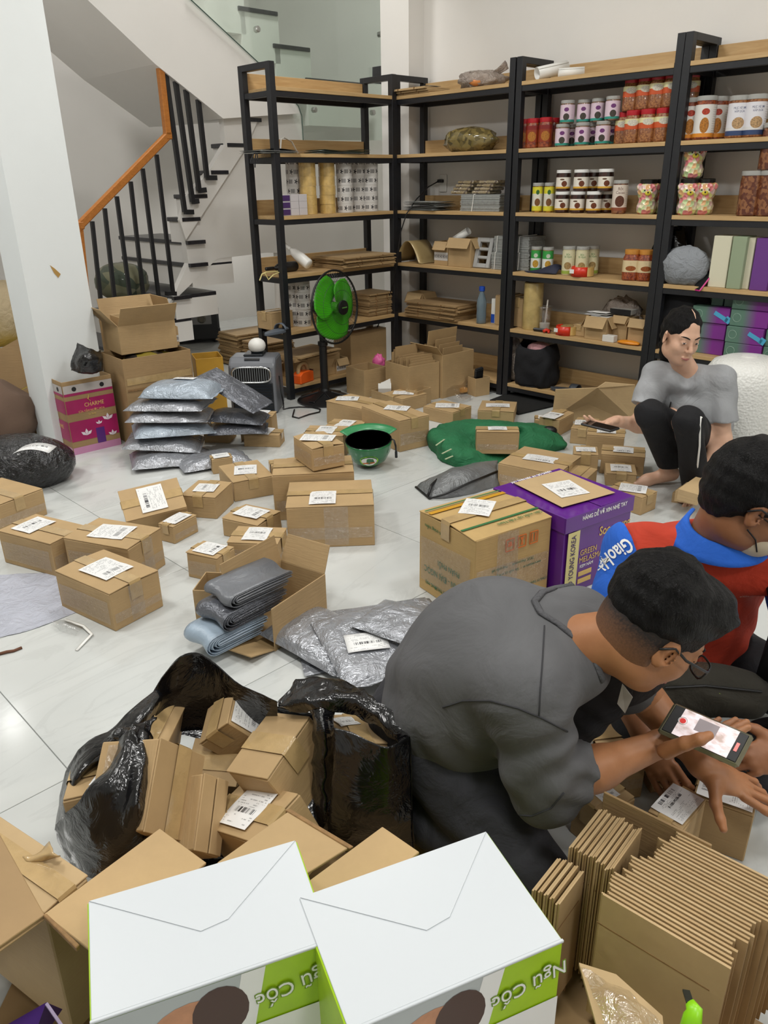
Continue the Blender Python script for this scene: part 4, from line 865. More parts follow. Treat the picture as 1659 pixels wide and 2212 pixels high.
# fifth shelf of the corner unit
small_carton('small open star-taped carton at the corner pillar', 880, 912, 672, 0.14, 4, 0.15, 0.14, star=True, open_=True)
p = onv(958, 688, 0.13); flat_stack('beside the water bottle', (p.x, p.y), ALPHA, 0.5, 0.3, 0.0095, 10, TOP[4] + 0.001, CARD_D, 0.016)
p = onv(1039, 698, 0.05); p.z = TOP[4]
BLUEC = mat('blue_cap', '#2450b8', 0.35); WATER = mat('bottle_pet', '#8fa6b4', 0.08, trans=0.55, coat=0.4)
bottle('clear water bottle with a blue cap on the corner unit', p, p + Vector((0, 0, 0.225)), 0.036, [(0.8, 0), (1, 0.02), (0.95, 0.18), (1.0, 0.25), (0.92, 0.4), (1.0, 0.55), (0.9, 0.7), (0.45, 0.93), (0.42, 1.0)], WATER, BLUEC, (0.55, 0.024))
e, L, s = sbox('slim_box', 'slim blue and white box behind the water bottle', 'box', 1060, 1068, 697, 0.09, 4, 0.05, 0.17, WHITE_PL); ob('blue_print', MB().box((0, -0.026 * s, 0.035), (L * 0.9, 0.001, 0.06)), BLUEC, e)
small_carton('carton half hidden behind the double post', 1069, 1100, 700, 0.07, 4, 0.16, 0.2)
small_carton('dark carton between double post and tape tower', 1106, 1127, 702, 0.09, 4, 0.14, 0.19)
p = onv(1149, 702, 0.1); e = empty('stretch_film_roll', (p.x, p.y, TOP[4])); tag(e, 'tall golden stretch film roll standing on end', 'film roll')
ob('film', MB().lathe([(0.062, 0), (0.066, 0.01), (0.064, 0.3), (0.058, 0.305)], 24), mat('stretch_film', '#c2aa70', 0.22, var=0.2, vs=14, coat=0.5), e, auto=0.6); ob('core', MB().lathe([(0.04, 0.295), (0.04, 0.325), (0.03, 0.325), (0.03, 0.31)], 18), BLACK_PL, e)
p = onv(1176, 706, 0.09); e = empty('plastic_cup', (p.x, p.y, TOP[4])); tag(e, 'clear plastic cup with lid and straw', 'cup')
ob('cup', MB().lathe([(0.033, 0), (0.036, 0.004), (0.042, 0.15), (0.05, 0.152), (0.05, 0.158)], 20), PLASTIC_CLEAR, e, smooth=True); ob('straw', MB().tube([(0, 0, 0.01), (0.012, 0, 0.2)], 0.005, 8), mat('straw', '#d8d4cc', 0.4), e); ob('ice', MB().lathe([(0.03, 0.004), (0.034, 0.05)], 14), mat('milky', '#d3cfc6', 0.5), e)
p = onv(1185, 718, 0.045); e = empty('knife', (p.x, p.y, TOP[4] + 0.012), ALPHA + 0.1); tag(e, 'black-handled tape cutter lying before the plastic cup', 'cutter'); ob('handle', MB().box((-0.05, 0, 0), (0.13, 0.025, 0.022)), BLACK_PL, e, bevel=0.008); ob('blade', MB().box((0.05, 0, 0), (0.07, 0.014, 0.003)), mat('cutter_steel', '#9a9a9a', 0.3, 0.9), e)
p = onv(1180, 722, 0.02); e = empty('red_clip', (p.x, p.y, TOP[4])); tag(e, 'small red plastic clip at the shelf edge', 'clip'); ob('jaw', MB().tube([(-0.02, 0, 0.012), (0, 0.01, 0.02), (0.02, 0, 0.012)], 0.011, 8), REDP, e, smooth=True); ob('spring', MB().sphere((0.012, -0.012, 0.01), 0.009, 8), REDP, e)
# navy pouch
p = onv(1180, 588, 0.06); e = empty('navy_pouch', (p.x, p.y, TOP[3]), ALPHA); tag(e, 'crumpled navy pouch with strap in front of green cans', 'pouch'); ob('cloth', patch_mb([[(-.14, -.04, .002), (-.06, -.05, .004), (.04, -.05, .006), (.1, -.04, .004)], [(-.1, 0, .01), (-.02, 0, .03), (.05, 0, .055), (.1, 0, .03)], [(-.02, .05, .004), (.02, .05, .03), (.07, .05, .05), (.11, .05, .004)]], 14, 10, 0.006, 25), mat('navy_cloth', '#23263a', 0.7), e, smooth=True, solid=0.003)
# right half of the middle unit, fifth shelf
small_carton('flat carton right of the red dispenser', 1237, 1262, 722, 0.07, 4, 0.1, 0.07)
small_carton('open carton of white envelopes on the middle unit', 1262, 1308, 730, 0.03, 4, 0.15, 0.14, open_=True)
leaf_pile('white envelopes poking out of the open shelf carton', 'envelope_pile', 'envelopes', (1296, 690), [WHITE_PL, mat('env_grey', '#c9c9c9', 0.6)], 5, 0.006, 'R', 4, 0.1, 0.12, 0.09).location.z += 0.135
small_carton('open carton with folded flaps beside the envelopes', 1320, 1352, 733, 0.10, 4, 0.12, 0.15, open_=True); small_carton('open carton nearest the steel post', 1354, 1392, 742, 0.06, 4, 0.16, 0.15, open_=True)
e, L, s = sbox('picture_box', 'flat black-rimmed white box lying on open cartons', 'box', 1317, 1362, 682, 0.1, 4, 0.14, 0.03, WHITE_PL, z=TOP[4] + 0.158); ob('rim', MB().box((0, -0.071 * s, 0.015), (L, 0.002, 0.032)), BLACK_PL, e)
e, L, s = sbox('white_box', 'small white box at the shelf edge before the cartons', 'box', 1300, 1325, 737, 0.012, 4, 0.045, 0.04, mat('off_white_box', '#dcd8d0', 0.5))
p = onv(1358, 742, 0.03); e = lump('orange_pouch', 'flat orange pouch at the shelf edge beside the woman', 'pouch', (p.x, p.y, TOP[4]), (0.075, 0.035, 0.014), mat('orange_film', '#e08a1e', 0.35), 0.1, 2, ALPHA)
p = onv(1345, 690, 0.2); lump('crumpled_film', 'crumpled grey plastic film behind the open cartons', 'plastic film', (p.x, p.y, TOP[4]), (0.13, 0.06, 0.14), PINKFILM, 0.35, 2.5, ALPHA)
# bottom shelf of the middle unit
p = onv(1156, 836, 0.1); e = empty('cloth_bag', (p.x, p.y, TOP[5]), ALPHA); tag(e, 'black cloth tote bag stuffed with pink cloth on bottom shelf', 'tote bag')
def bagfn(i, j):
    a = 2 * math.pi * i; k = 0.9 + 0.16 * math.sin(math.pi * j) - 0.12 * j; n = fbm((math.cos(a) * 2, math.sin(a) * 2, j * 3), 1.0) * 0.02
    return ((0.15 * k + n) * math.copysign(abs(math.cos(a)) ** 0.7, math.cos(a)), (0.10 * k + n) * math.copysign(abs(math.sin(a)) ** 0.7, math.sin(a)), 0.002 + 0.27 * j + 0.018 * math.cos(2 * a) * j)
ob('sack', MB().grid(bagfn, 36, 14), mat('black_cloth', '#0e0e13', 0.85, bump=0.2, bs=90), e, smooth=True, solid=0.003, weld=True); ob('sack_base', MB().lathe([(0.1, 0.002), (0.1, 0.006)], 20), MATS['black_cloth'], e)
PINK = mat('pink_cloth', '#c9969a', 0.8, var=0.15, vs=15, wrinkle=0.6, ws=18)
lm = MB().sphere((0.03, -0.01, 0.25), (0.10, 0.06, 0.045), 16); ob('pink_cloth', lm, PINK, e, smooth=True)
p = onv(1113, 800, 0.12); lump('plastic_bag', 'clear plastic bag left of the black tote', 'bag', (p.x, p.y, TOP[5]), (0.06, 0.06, 0.13), PINKFILM, 0.25, 2)
p = onv(1260, 838, 0.14); flat_stack('under the black tote shelf end', (p.x, p.y), ALPHA + 0.1, 0.4, 0.2, 0.008, 2, TOP[5] + 0.001, CARD_D, 0.02)
p = onv(1362, 834, 0.08); e = empty('white_roll', (p.x, p.y, TOP[5])); tag(e, 'white tape roll on the bottom shelf beside the woman', 'tape roll'); ob('film', MB().lathe([(0.052, 0), (0.052, 0.045)], 20), WHITE_PL, e, auto=0.6); ob('core', MB().lathe([(0.038, 0.0452), (0.036, 0.046)], 20), CARD, e)
# ---- right unit
p = onv(1475, 610, 0.06); lump('cloth_bundle', 'grey towel bundle on the shelf above the woman', 'cloth bundle', (p.x, p.y, TOP[3]), (0.14, 0.085, 0.115), mat('grey_towel', '#8f9398', 0.9, wrinkle=0.8, ws=14), 0.14, 2.4, ALPHA)
p = onv(1440, 600, 0.16); lump('black_bag', 'black plastic bag behind the steel post', 'bag', (p.x, p.y, TOP[3]), (0.10, 0.06, 0.17), POLY_BLACK, 0.25, 2.0, ALPHA)
p = onv(1512, 614, 0.02); e = empty('smartphone', (p.x, p.y, TOP[3] + 0.005), rot=(0.9, 0, ALPHA - 0.5)); tag(e, 'pink-cased phone leaning by the grey towel bundle', 'phone'); ob('case', MB().box((0, 0.03, 0), (0.07, 0.13, 0.010)), mat('pink_case', '#cf2f86', 0.4), e, bevel=0.004); ob('screen', MB().box((0, 0.03, 0.0055), (0.062, 0.12, 0.001)), BLACK_PL, e)
CREAMB = mat('cream_box', '#d7d3ba', 0.5); SAGE = mat('sage_box', '#93a184', 0.5)
sbox('tall_box', 'tall cream gift box right of the grey towel', 'box', 1528, 1566, 617, 0.03, 3, 0.11, 0.265, CREAMB); sbox('tall_box', 'tall sage green gift box between the cream boxes', 'box', 1568, 1598, 619, 0.02, 3, 0.12, 0.265, SAGE); sbox('tall_box', 'narrow cream box beside the purple one', 'box', 1600, 1616, 620, 0.05, 3, 0.1, 0.26, CREAMB)
def mk_grad(name):
    t = NT(name); v = t.coord('Generated'); s = t.new('ShaderNodeSeparateXYZ'); t.link(v, s.inputs[0])
    t.link(t.mix(t.ramp(s.outputs[0], 0.35, 0.7), srgb('#5c7d6e'), srgb('#7d2f8c')), t.b.inputs['Base Color']); t.b.inputs['Roughness'].default_value = 0.4; return t.m
GRADB = mk_grad('green_purple_box'); COMBB = mat('comb_blue', '#4fa8cf', 0.4)
sbox('tall_box', 'tall purple gift box at the right frame edge', 'box', 1618, 1656, 622, 0.03, 3, 0.1, 0.26, mat('purple_box', '#6a3a86', 0.45))
def comb_box(label, px0, px1, py, v, k, comb=False, dz=0.088):
    e, L, s = sbox('comb_box', label, 'box', px0, px1, py, v, 4, 0.12, dz - 0.002, GRADB, 'purple and green comb boxes', z=TOP[4] + k * dz)
    ob('emblem', MB().tube([(-L * 0.32 + 0.022 * math.cos(t), -0.0605 * s, dz / 2 + 0.022 * math.sin(t)) for t in [i * 0.5236 for i in range(12)]], 0.0012, 4, closed=True), mat('pale_green_ink', '#9ab5a5', 0.5), e)
    if comb:
        mb = MB().box((0.06, -0.061 * s, dz * 0.45), (0.085, 0.002, 0.022), rot=Matrix.Rotation(0.45, 3, 'Y')); mb.box((0.1, -0.061 * s, dz * 0.28), (0.03, 0.002, 0.034), rot=Matrix.Rotation(0.45, 3, 'Y')); ob('comb_picture', mb, COMBB, e)
    return e
DZ = 0.086
comb_box('bottom green-purple box in the left stack beside the woman', 1478, 1559, 768, 0.07, 0); comb_box('middle green-purple box in the left stack', 1480, 1562, 744, 0.06, 1); comb_box('top left-stack box showing a blue comb', 1490, 1570, 717, 0.05, 2, True)
comb_box('bottom green-purple box in the tall stack', 1560, 1640, 780, 0.03, 0); comb_box('box with blue comb picture in the tall stack', 1563, 1643, 754, 0.03, 1, True); comb_box('third box up in the tall stack of green-purple boxes', 1571, 1653, 727, 0.045, 2); comb_box('fourth box up in the tall stack of green-purple boxes', 1575, 1656, 700, 0.05, 3)
comb_box('bottom box of the stack cut by the frame edge', 1643, 1720, 788, 0.04, 0); comb_box('second box of the stack cut by the frame edge', 1648, 1725, 762, 0.045, 1); comb_box('uppermost box in the stack cut by the frame edge', 1611, 1690, 672, 0.06, 4)
for k, (a, b) in enumerate(((1531, 1556), (1559, 1583))): e, L, s = sbox('comb_box', ('left' if k == 0 else 'right') + ' green end-on box standing on the left comb stack', 'box', a, b, 690, 0.1, 4, 0.14, 0.084, mat('green_end', '#4c6b60', 0.45), 'purple and green comb boxes', z=TOP[4] + 3 * 0.088)
p = onv(1470, 690, 0.16); lump('black_garment', 'heap of black clothes behind the woman', 'clothes', (p.x, p.y, TOP[4]), (0.2, 0.1, 0.2), MATS['black_cloth'], 0.2, 2.2, ALPHA)
# ---------------------------------------------------------------- cartons on the floor (x, y, yaw, w, d, h measured from the room)
def fc(label, p, **k):
    x, y, a, w, d, h = p; return carton('carton', label, 'carton', (x, y), a, w, d, h, group='packed cartons on the floor', **k)
fc('big taped carton with label facing camera, before the green helmet', (-0.401, 2.893, 0.051, 0.361, 0.289, 0.186), lw=0.11, ll=0.14, lpos=(-0.03, -0.06), clear=3)
fc('wide carton under the tilted parcel, behind the big carton', (-0.489, 3.186, 0.093, 0.36, 0.22, 0.219), label_on=False, clear=2)
fc('bulging carton sitting on top of the wide carton beside the helmet', (-0.31, 3.204, 0.496, 0.156, 0.214, 0.105), z0=0.226, lw=0.09, ll=0.15, lrot=0.9, clear=2, rise=0.006)
fc('labelled carton touching the wide carton, left of it', (-0.715, 3.418, 0.446, 0.203, 0.262, 0.1), lw=0.11, ll=0.13, lrot=-0.3)
fc('labelled carton right of the steeply tilted carton', (-0.76, 3.215, 1.349, 0.197, 0.17, 0.106), lw=0.1, ll=0.1, lrot=0.1)
fc('smallest labelled carton in front of the steeply tilted carton', (-0.889, 2.956, 1.045, 0.146, 0.085, 0.08), lw=0.11, ll=0.07, lrot=0.05, clear=1)
fc('brown carton cut by the left frame edge under the black parcel', (-1.697, 3.093, 1.03, 0.25, 0.298, 0.13), lpos=(0.0, 0.12), clear=2)
fc('taped carton with raised cardboard patch at the left edge', (-1.284, 2.677, 1.094, 0.186, 0.295, 0.143), lw=0.13, ll=0.11, clear=3, lpos=(0, 0.05))
fc('taped carton between the two other left cartons', (-0.956, 2.58, 1.189, 0.203, 0.302, 0.162), lw=0.12, ll=0.15, lrot=0.15, clear=3)
fc('nearest of the left cartons, crossed with clear tape', (-0.924, 2.266, 0.953, 0.207, 0.309, 0.147), lw=0.12, ll=0.15, clear=3, rise=0.003)
fc('small carton left of the open box of mailers', (-0.632, 2.597, 1.125, 0.112, 0.147, 0.107), lw=0.09, ll=0.1, clear=2)
fc('labelled carton in front of the low wide-flapped carton', (-0.419, 2.724, 1.442, 0.156, 0.206, 0.103), lw=0.1, ll=0.12, lrot=1.57, clear=2)
fc('low carton with lifted flap between two labelled cartons', (-0.531, 2.947, 1.082, 0.172, 0.189, 0.084), lw=0.1, ll=0.13, rise=0.006)
fc('tiny labelled carton beside the grey mailer heap', (-0.893, 3.804, 0.358, 0.108, 0.082, 0.08), lw=0.085, ll=0.07)
fc('flat labelled carton in front of the air cooler', (-0.594, 4.236, 1.447, 0.124, 0.212, 0.073), lw=0.1, ll=0.13, lrot=1.5)
fc('labelled carton behind the flat one by the cooler', (-0.66, 4.46, 1.45, 0.12, 0.17, 0.12), lw=0.09, ll=0.12, lrot=1.5, tape=False)
fc('plain carton under the grey mailer heap', (-0.90, 4.33, 1.45, 0.14, 0.155, 0.1), label_on=False)
fc('plain carton squeezed beside the mailer heap', (-0.74, 4.36, 1.45, 0.1, 0.1, 0.09), label_on=False)
fc('labelled carton behind the bulging one, left of the helmet', (-0.213, 3.978, 1.446, 0.184, 0.221, 0.144), lw=0.1, ll=0.13, lrot=1.5)
fc('labelled carton touching the large plain-sided carton', (-0.148, 4.254, 1.282, 0.194, 0.206, 0.09), lw=0.09, ll=0.14, lrot=1.5)
fc('half-buried carton behind the wide carton', (-0.54, 3.52, 0.3, 0.14, 0.1, 0.14), lw=0.06, ll=0.06)
fc('large labelled carton at the back, nearest the fan', (-0.108, 4.495, 0.852, 0.225, 0.326, 0.145), lw=0.1, ll=0.14, lrot=0.6, lpos=(0.0, 0.08))
fc('largest carton right of the helmet, folded at its corner', (0.093, 4.11, 0.583, 0.208, 0.388, 0.183), lw=0.1, ll=0.14, lrot=0.7, lpos=(0.03, 0.02), clear=1)
fc('labelled carton below the open carton of sheets', (0.132, 4.918, 0.714, 0.225, 0.213, 0.09), lw=0.09, ll=0.14, lrot=0.7)
fc('labelled carton left of the lone carton near the black mat', (0.435, 4.602, 0.841, 0.198, 0.232, 0.085), lw=0.1, ll=0.15, lrot=0.6)
fc('lone labelled carton beside the black mat', (0.599, 4.684, -0.239, 0.226, 0.236, 0.075), lw=0.15, ll=0.08, lrot=0.1)
fc('flat carton with white slip right of the green jacket', (0.93, 4.52, -0.15, 0.14, 0.12, 0.05), lw=0.1, ll=0.07)
fc('carton with lifted flap leaning by the green jacket sleeve', (1.034, 4.343, 0.91, 0.204, 0.13, 0.099), lw=0.09, ll=0.13, lrot=1.57, lpos=(-0.06, 0), rise=0.006)
fc('carton under the hand holding the black phone', (1.192, 4.17, 1.177, 0.242, 0.128, 0.09), lw=0.1, ll=0.12, lrot=0.1)
fc('labelled carton behind the tall one before the woman', (1.094, 3.95, -0.309, 0.196, 0.15, 0.138), lw=0.1, ll=0.08)
fc('carton beside the woman knee, middle of three', (1.113, 3.72, -0.304, 0.214, 0.16, 0.106), lw=0.1, ll=0.09)
fc('carton nearest the woman bare foot', (1.097, 3.55, -0.228, 0.145, 0.15, 0.065), lw=0.1, ll=0.1)
fc('narrow labelled carton left of the woman cartons', (0.973, 3.72, -0.213, 0.122, 0.134, 0.109), lw=0.1, ll=0.07)
fc('wide labelled carton behind the purple box', (0.568, 3.577, -0.601, 0.31, 0.303, 0.119), lw=0.16, ll=0.09, lrot=0.1, clear=1)
fc('plain small carton between purple box and wide carton', (0.958, 3.40, 0.991, 0.166, 0.121, 0.091), label_on=False)
fc('labelled carton peeking out behind the purple box', (1.152, 3.17, 0.674, 0.118, 0.177, 0.087), lw=0.1, ll=0.12, lrot=0.5)
fc('labelled carton lying on the green jacket', (0.50, 3.93, -0.08, 0.225, 0.10, 0.125), lw=0.1, ll=0.06, z0=0.045, clear=2)
# steeply tilted carton propped against its neighbours
def box3(name, label, cat, D, A, C, t, m=None, lab=None, group=None, flap=True, lmat=None):
    """closed carton from one face: D near corner, A and C neighbours (world), thickness t behind the face"""
    D, A, C = Vector(D), Vector(A), Vector(C); ax = (A - D); w = ax.length; ax.normalize(); cy = C - D; cy -= ax * cy.dot(ax); d = cy.length; cy.normalize(); n = ax.cross(cy)
    if n.dot(CAM - D) < 0: n = -n; 
    o = D + ax * w / 2 + cy * d / 2 - n * t
    if ax.cross(cy).dot(n) < 0: ax = -ax
    M = Matrix(((ax.x, cy.x, n.x), (ax.y, cy.y, n.y), (ax.z, cy.z, n.z)))
    k = dict(label_on=False)
    if lab: k = dict(lw=lab[0], ll=lab[1], lpos=(lab[2], lab[3]), lrot=lab[4])
    return carton(name, label, cat, (o.x, o.y), 0, w, d, t, z0=o.z, centered=True, tilt=M.to_euler(), m=m, group=group, lmat=lmat, **k)
carton('carton', 'steeply tilted carton showing its labelled top', 'carton', (-1.029, 3.187), 0, 0.188, 0.262, 0.086, z0=0.054, centered=True, tilt=(0.102, 0.443, -1.133), lw=0.15, ll=0.11, lrot=0.0, lpos=(0.0, 0.0), group='packed cartons on the floor')

# ---------------------------------------------------------------- large printed cartons beside the men
GREEN_P = mat('green_print', '#2f6b3c', 0.5); ORANGE_P = mat('orange_print', '#d06a20', 0.5); GOLD_P = mat('gold_print', '#d8b66a', 0.4)
def face_text(e, body, size, m, face, cx, cz, w, d, h, rot=0.0, sq=1.0, bold=0.0, name='lettering'):
    """lettering on a carton side: face 'f' (local -y), 'l' (local -x), 't' (top)"""
    if face == 'f': M = frame((cx, -d / 2 - 0.0016, cz), (1, 0, 0), (0, 0, 1))
    elif face == 'l': M = frame((-w / 2 - 0.0016, -cx, cz), (0, -1, 0), (0, 0, 1))
    else: M = frame((cx, cz, h + 0.006), (1, 0, 0), (0, 1, 0))
    return text_mesh(body, size, m, e, M @ Matrix.Rotation(rot, 4, 'Z'), name=name, ext=0.0003, squeeze=sq, bold=bold)
w, d, h = 0.349, 0.313, 0.315
e = carton('printed_carton', 'big brown carton with green upside-down lettering left of the purple box', 'carton', (0.297, 2.283), 0.575, w, d, h, lw=0.11, ll=0.14, lrot=-0.9, lpos=(-0.01, 0.03), clear=3, m=mk_cardboard('cardboard_warm', '#c0a068'), rise=0.008, droop=0.004)
PI = math.pi
face_text(e, 'MIDAN - ĐẠI NGỌC', 0.034, GREEN_P, 'l', -0.0, 0.10, w, d, h, PI, 0.8); face_text(e, 'PHÂN PHỐI', 0.03, GREEN_P, 'l', 0.02, 0.15, w, d, h, PI, 0.8)
face_text(e, 'CÔNG TY TNHH THƯƠNG MẠI', 0.02, GREEN_P, 'l', 0.0, 0.045, w, d, h, PI, 0.8); face_text(e, 'Thời trang mềm', 0.018, GREEN_P, 'l', -0.06, 0.27, w, d, h, PI)
face_text(e, 'CÔNG TY TNHH THƯƠNG MẠI DỊCH VỤ XUẤT NHẬP KHẨU MIDAN', 0.0135, GREEN_P, 'f', 0.0, 0.075, w, d, h, PI, 0.8); face_text(e, 'Chịu Trách Nhiệm Bởi', 0.016, GREEN_P, 'f', 0.0, 0.045, w, d, h, PI, 0.9)
face_text(e, 'TKSX: Vietcosmetic  -  Phát triển bởi', 0.016, GREEN_P, 'f', 0.0, 0.175, w, d, h, PI, 0.8); face_text(e, 'www.vietnam.vn  -  Sản xuất tại xưởng', 0.016, GREEN_P, 'f', 0.03, 0.15, w, d, h, PI, 0.8)
face_text(e, 'Sản xuất tại Việt Nam', 0.024, GREEN_P, 't', 0.06, -0.115, w, d, h, PI, 0.9)
for k in range(3):
    x = -0.02 + 0.055 * k; z = 0.255; fr = MB()
    for a, b in (((x - .018, z - .022), (x + .018, z - .022)), ((x + .018, z - .022), (x + .018, z + .022)), ((x + .018, z + .022), (x - .018, z + .022)), ((x - .018, z + .022), (x - .018, z - .022))):
        fr.beam((a[0], -d / 2 - 0.002, a[1]), (b[0], -d / 2 - 0.002, b[1]), 0.002, 0.003)
    if k == 0: fr.add([(x - .012, -d / 2 - .0022, z - .006), (x + .012, -d / 2 - .0022, z - .006), (x + .006, -d / 2 - .0022, z + .012), (x - .006, -d / 2 - .0022, z + .012)], [(0, 1, 2, 3)])
    elif k == 1: fr.add([(x - .006, -d / 2 - .0022, z - .014), (x + .006, -d / 2 - .0022, z - .014), (x + .002, -d / 2 - .0022, z + .002), (x + .010, -d / 2 - .0022, z + .016), (x - .010, -d / 2 - .0022, z + .016), (x - .002, -d / 2 - .0022, z + .002)], [(0, 1, 2, 3, 4, 5)])
    else: [fr.add([(x + s * .008 - .003, -d / 2 - .0022, z - .015), (x + s * .008 + .003, -d / 2 - .0022, z - .015), (x + s * .008 + .003, -d / 2 - .0022, z + .016), (x + s * .008 - .003, -d / 2 - .0022, z + .016)], [(0, 1, 2, 3)]) for s in (-1, 1)]
    ob('handling_symbol', fr, ORANGE_P, e)
ob('green_stripe', MB().quad((-w / 2, -0.09, h + 0.0058), (w / 2, -0.09, h + 0.0058), (w / 2, -0.078, h + 0.0058), (-w / 2, -0.078, h + 0.0058)), GREEN_P, e)
ob('green_stripe', MB().quad((-w / 2, 0.118, h + 0.0058), (w / 2, 0.118, h + 0.0058), (w / 2, 0.126, h + 0.0058), (-w / 2, 0.126, h + 0.0058)), GREEN_P, e)
ob('amber_tape', MB().quad((-w / 2, 0.085, h + 0.006), (w / 2, 0.085, h + 0.006), (w / 2, 0.105, h + 0.006), (-w / 2, 0.105, h + 0.006)), mat('amber_tape_film', '#c9952c', 0.25), e)
w, d, h = 0.353, 0.369, 0.317
VIOLET = mat('violet_carton', '#5c1c86', 0.3, var=0.08, coat=0.4)
e = carton('printed_carton', 'violet carton with gold lettering between brown carton and courier', 'carton', (0.632, 2.441), 0.6, w, d, h, m=VIOLET, label_on=False, tape=False)
ob('lid_skirt', MB().box((0, -d / 2 - 0.003, h - 0.03), (w + 0.01, 0.005, 0.06)), VIOLET, e, bevel=0.001); ob('lid_skirt', MB().box((-w / 2 - 0.003, 0, h - 0.03), (0.005, d, 0.06)), VIOLET, e, bevel=0.001)
sheet('kraft_patch', [(-0.13, -0.12, h + 0.008), (0.13, -0.14, h + 0.008), (0.15, 0.15, h + 0.008), (-0.1, 0.16, h + 0.008)], CARD_L, e, (4, 4)); sheet('shipping_label', [(-0.07, -0.06, h + 0.0105), (0.05, -0.09, h + 0.0105), (0.09, 0.05, h + 0.0105), (-0.03, 0.08, h + 0.0105)], LABELS[0], e)
ob('gold_band', MB().quad((-0.165, -d / 2 - 0.0065, 0.0), (-0.105, -d / 2 - 0.0065, 0.0), (-0.105, -d / 2 - 0.0065, h - 0.062), (-0.165, -d / 2 - 0.0065, h - 0.062)), mat('cream_band', '#d9cf8e', 0.4), e)
face_text(e, 'SOO YOUNG KOREA', 0.034, mat('violet_ink', '#3c2a66', 0.5), 'f', -0.135, 0.125, w, d + 0.012, h, PI / 2, 0.72)
face_text(e, 'HÀNG DỄ VỠ XIN NHẸ TAY', 0.022, WHITE_INK, 'f', 0.02, h - 0.02, w, d + 0.01, h, 0.0, 0.85, 0.0004); face_text(e, 'Soo young', 0.05, GOLD_P, 'f', 0.09, 0.215, w, d, h, 0, 0.8, 0.0006)
face_text(e, 'GREEN', 0.032, GOLD_P, 'f', -0.045, 0.155, w, d, h, 0, 0.9); face_text(e, 'MELASMA', 0.032, GOLD_P, 'f', -0.03, 0.125, w, d, h, 0, 0.9); face_text(e, 'KEM NÁM', 0.018, WHITE_INK, 'f', -0.05, 0.1, w, d, h, 0, 0.9)
face_text(e, 'HÀNG DỄ VỠ XIN NHẸ TAY', 0.02, WHITE_INK, 't', 0.0, 0.165, w, d, h + 0.002, PI, 0.85, 0.0004)
for z in (0.07, 0.04): ob('gold_tag', MB().box((-0.055, -d / 2 - 0.0015, z), (0.07, 0.002, 0.018)), GOLD_P, e)

# ---------------------------------------------------------------- left stack by the pillar
MAG = mat('magenta_print', '#a3205c', 0.35, var=0.1, vs=8)
w, d, h = 0.284, 0.288, 0.418
e = carton('printed_carton', 'magenta printed cosmetics carton with white flowers by the pillar', 'carton', (-1.752, 4.157), 0.738, w, d, h, opened=True, m=CARD_D, flaps=(None, None, None, None))
def fquad(x0, x1, z0, z1, m, name='print', face='f', off=0.0012):
    if face == 'f': q = [(x0, -d / 2 - off, z0), (x1, -d / 2 - off, z0), (x1, -d / 2 - off, z1), (x0, -d / 2 - off, z1)]
    else: q = [(-w / 2 - off, -x0, z0), (-w / 2 - off, -x1, z0), (-w / 2 - off, -x1, z1), (-w / 2 - off, -x0, z1)]
    return ob(name, MB().quad(*q), m, e)
PINKP = mat('pink_print', '#c98ab0', 0.4)
for fc_ in ('f', 'l'):
    fquad(-0.14, 0.14, 0.0, 0.04, PINKP, 'pink_band', fc_); fquad(-0.14, 0.14, 0.075, 0.19, MAG, 'magenta_band', fc_); fquad(-0.14, 0.14, 0.235, 0.31, MAG, 'magenta_band', fc_); fquad(-0.14, 0.14, 0.335, 0.355, MAG, 'magenta_band', fc_)
    fquad(-0.14, 0.14, 0.35, 0.395, mat('white_printed_band', '#b9b2ae', 0.4), 'white_tape', fc_, 0.002)
    for x in (-0.08, 0.08): fq = MB().lathe([(0.0, 0), (0.014, 0.0005)], 14, (0, 0, 0)); o = ob('black_dot', MB().lathe([(0.013, 0), (0.013, 0.0006)], 16), INK, e); o.rotation_euler = (PI / 2, 0, 0) if fc_ == 'f' else (PI / 2, 0, -PI / 2); o.location = (x, -d / 2 - 0.0025, 0.372) if fc_ == 'f' else (-w / 2 - 0.0025, -x, 0.372)
face_text(e, 'CHARME', 0.032, GOLD_P, 'f', 0.02, 0.272, w, d, h, 0, 0.9); face_text(e, 'SỮA TẮM NƯỚC HOA', 0.017, GOLD_P, 'f', 0.0, 0.238, w, d, h, 0, 0.9); face_text(e, 'So Sexy', 0.014, GOLD_P, 'f', 0.0, 0.218, w, d, h); face_text(e, 'CHARME', 0.032, GOLD_P, 'l', 0.0, 0.15, w, d, h)
fm = MB().tube([(0.0, -d / 2 - 0.003, 0.292), (-0.012, -d / 2 - 0.003, 0.305), (-0.002, -d / 2 - 0.003, 0.33)], [0.006, 0.008, 0.001], 8, flat=0.3); ob('flame_logo', fm, GOLD_P, e)
fquad(0.005, 0.055, 0.04, 0.13, mat('violet_bottle_print', '#5a2a78', 0.4), 'bottle_picture', 'f', 0.002)
fl_m = mat('white_petal_print', '#e6dbe2', 0.5)
for cx, cz, s in ((-0.05, 0.1, 1.0), (0.085, 0.165, 1.0), (0.1, 0.07, 0.8), (0.03, 0.15, 0.6)):
    m_ = MB()
    for t in (-0.9, 0, 0.9):
        c, s_ = math.cos(t + 1.57), math.sin(t + 1.57); m_.add([(cx, -d / 2 - 0.0026, cz), (cx + s * 0.022 * (c - 0.4 * s_), -d / 2 - 0.0026, cz + s * 0.022 * (s_ + 0.4 * c)), (cx + s * 0.04 * c, -d / 2 - 0.0026, cz + s * 0.04 * s_), (cx + s * 0.022 * (c + 0.4 * s_), -d / 2 - 0.0026, cz + s * 0.022 * (s_ - 0.4 * c))], [(0, 1, 2, 3)])
    ob('flower_print', m_, fl_m, e)
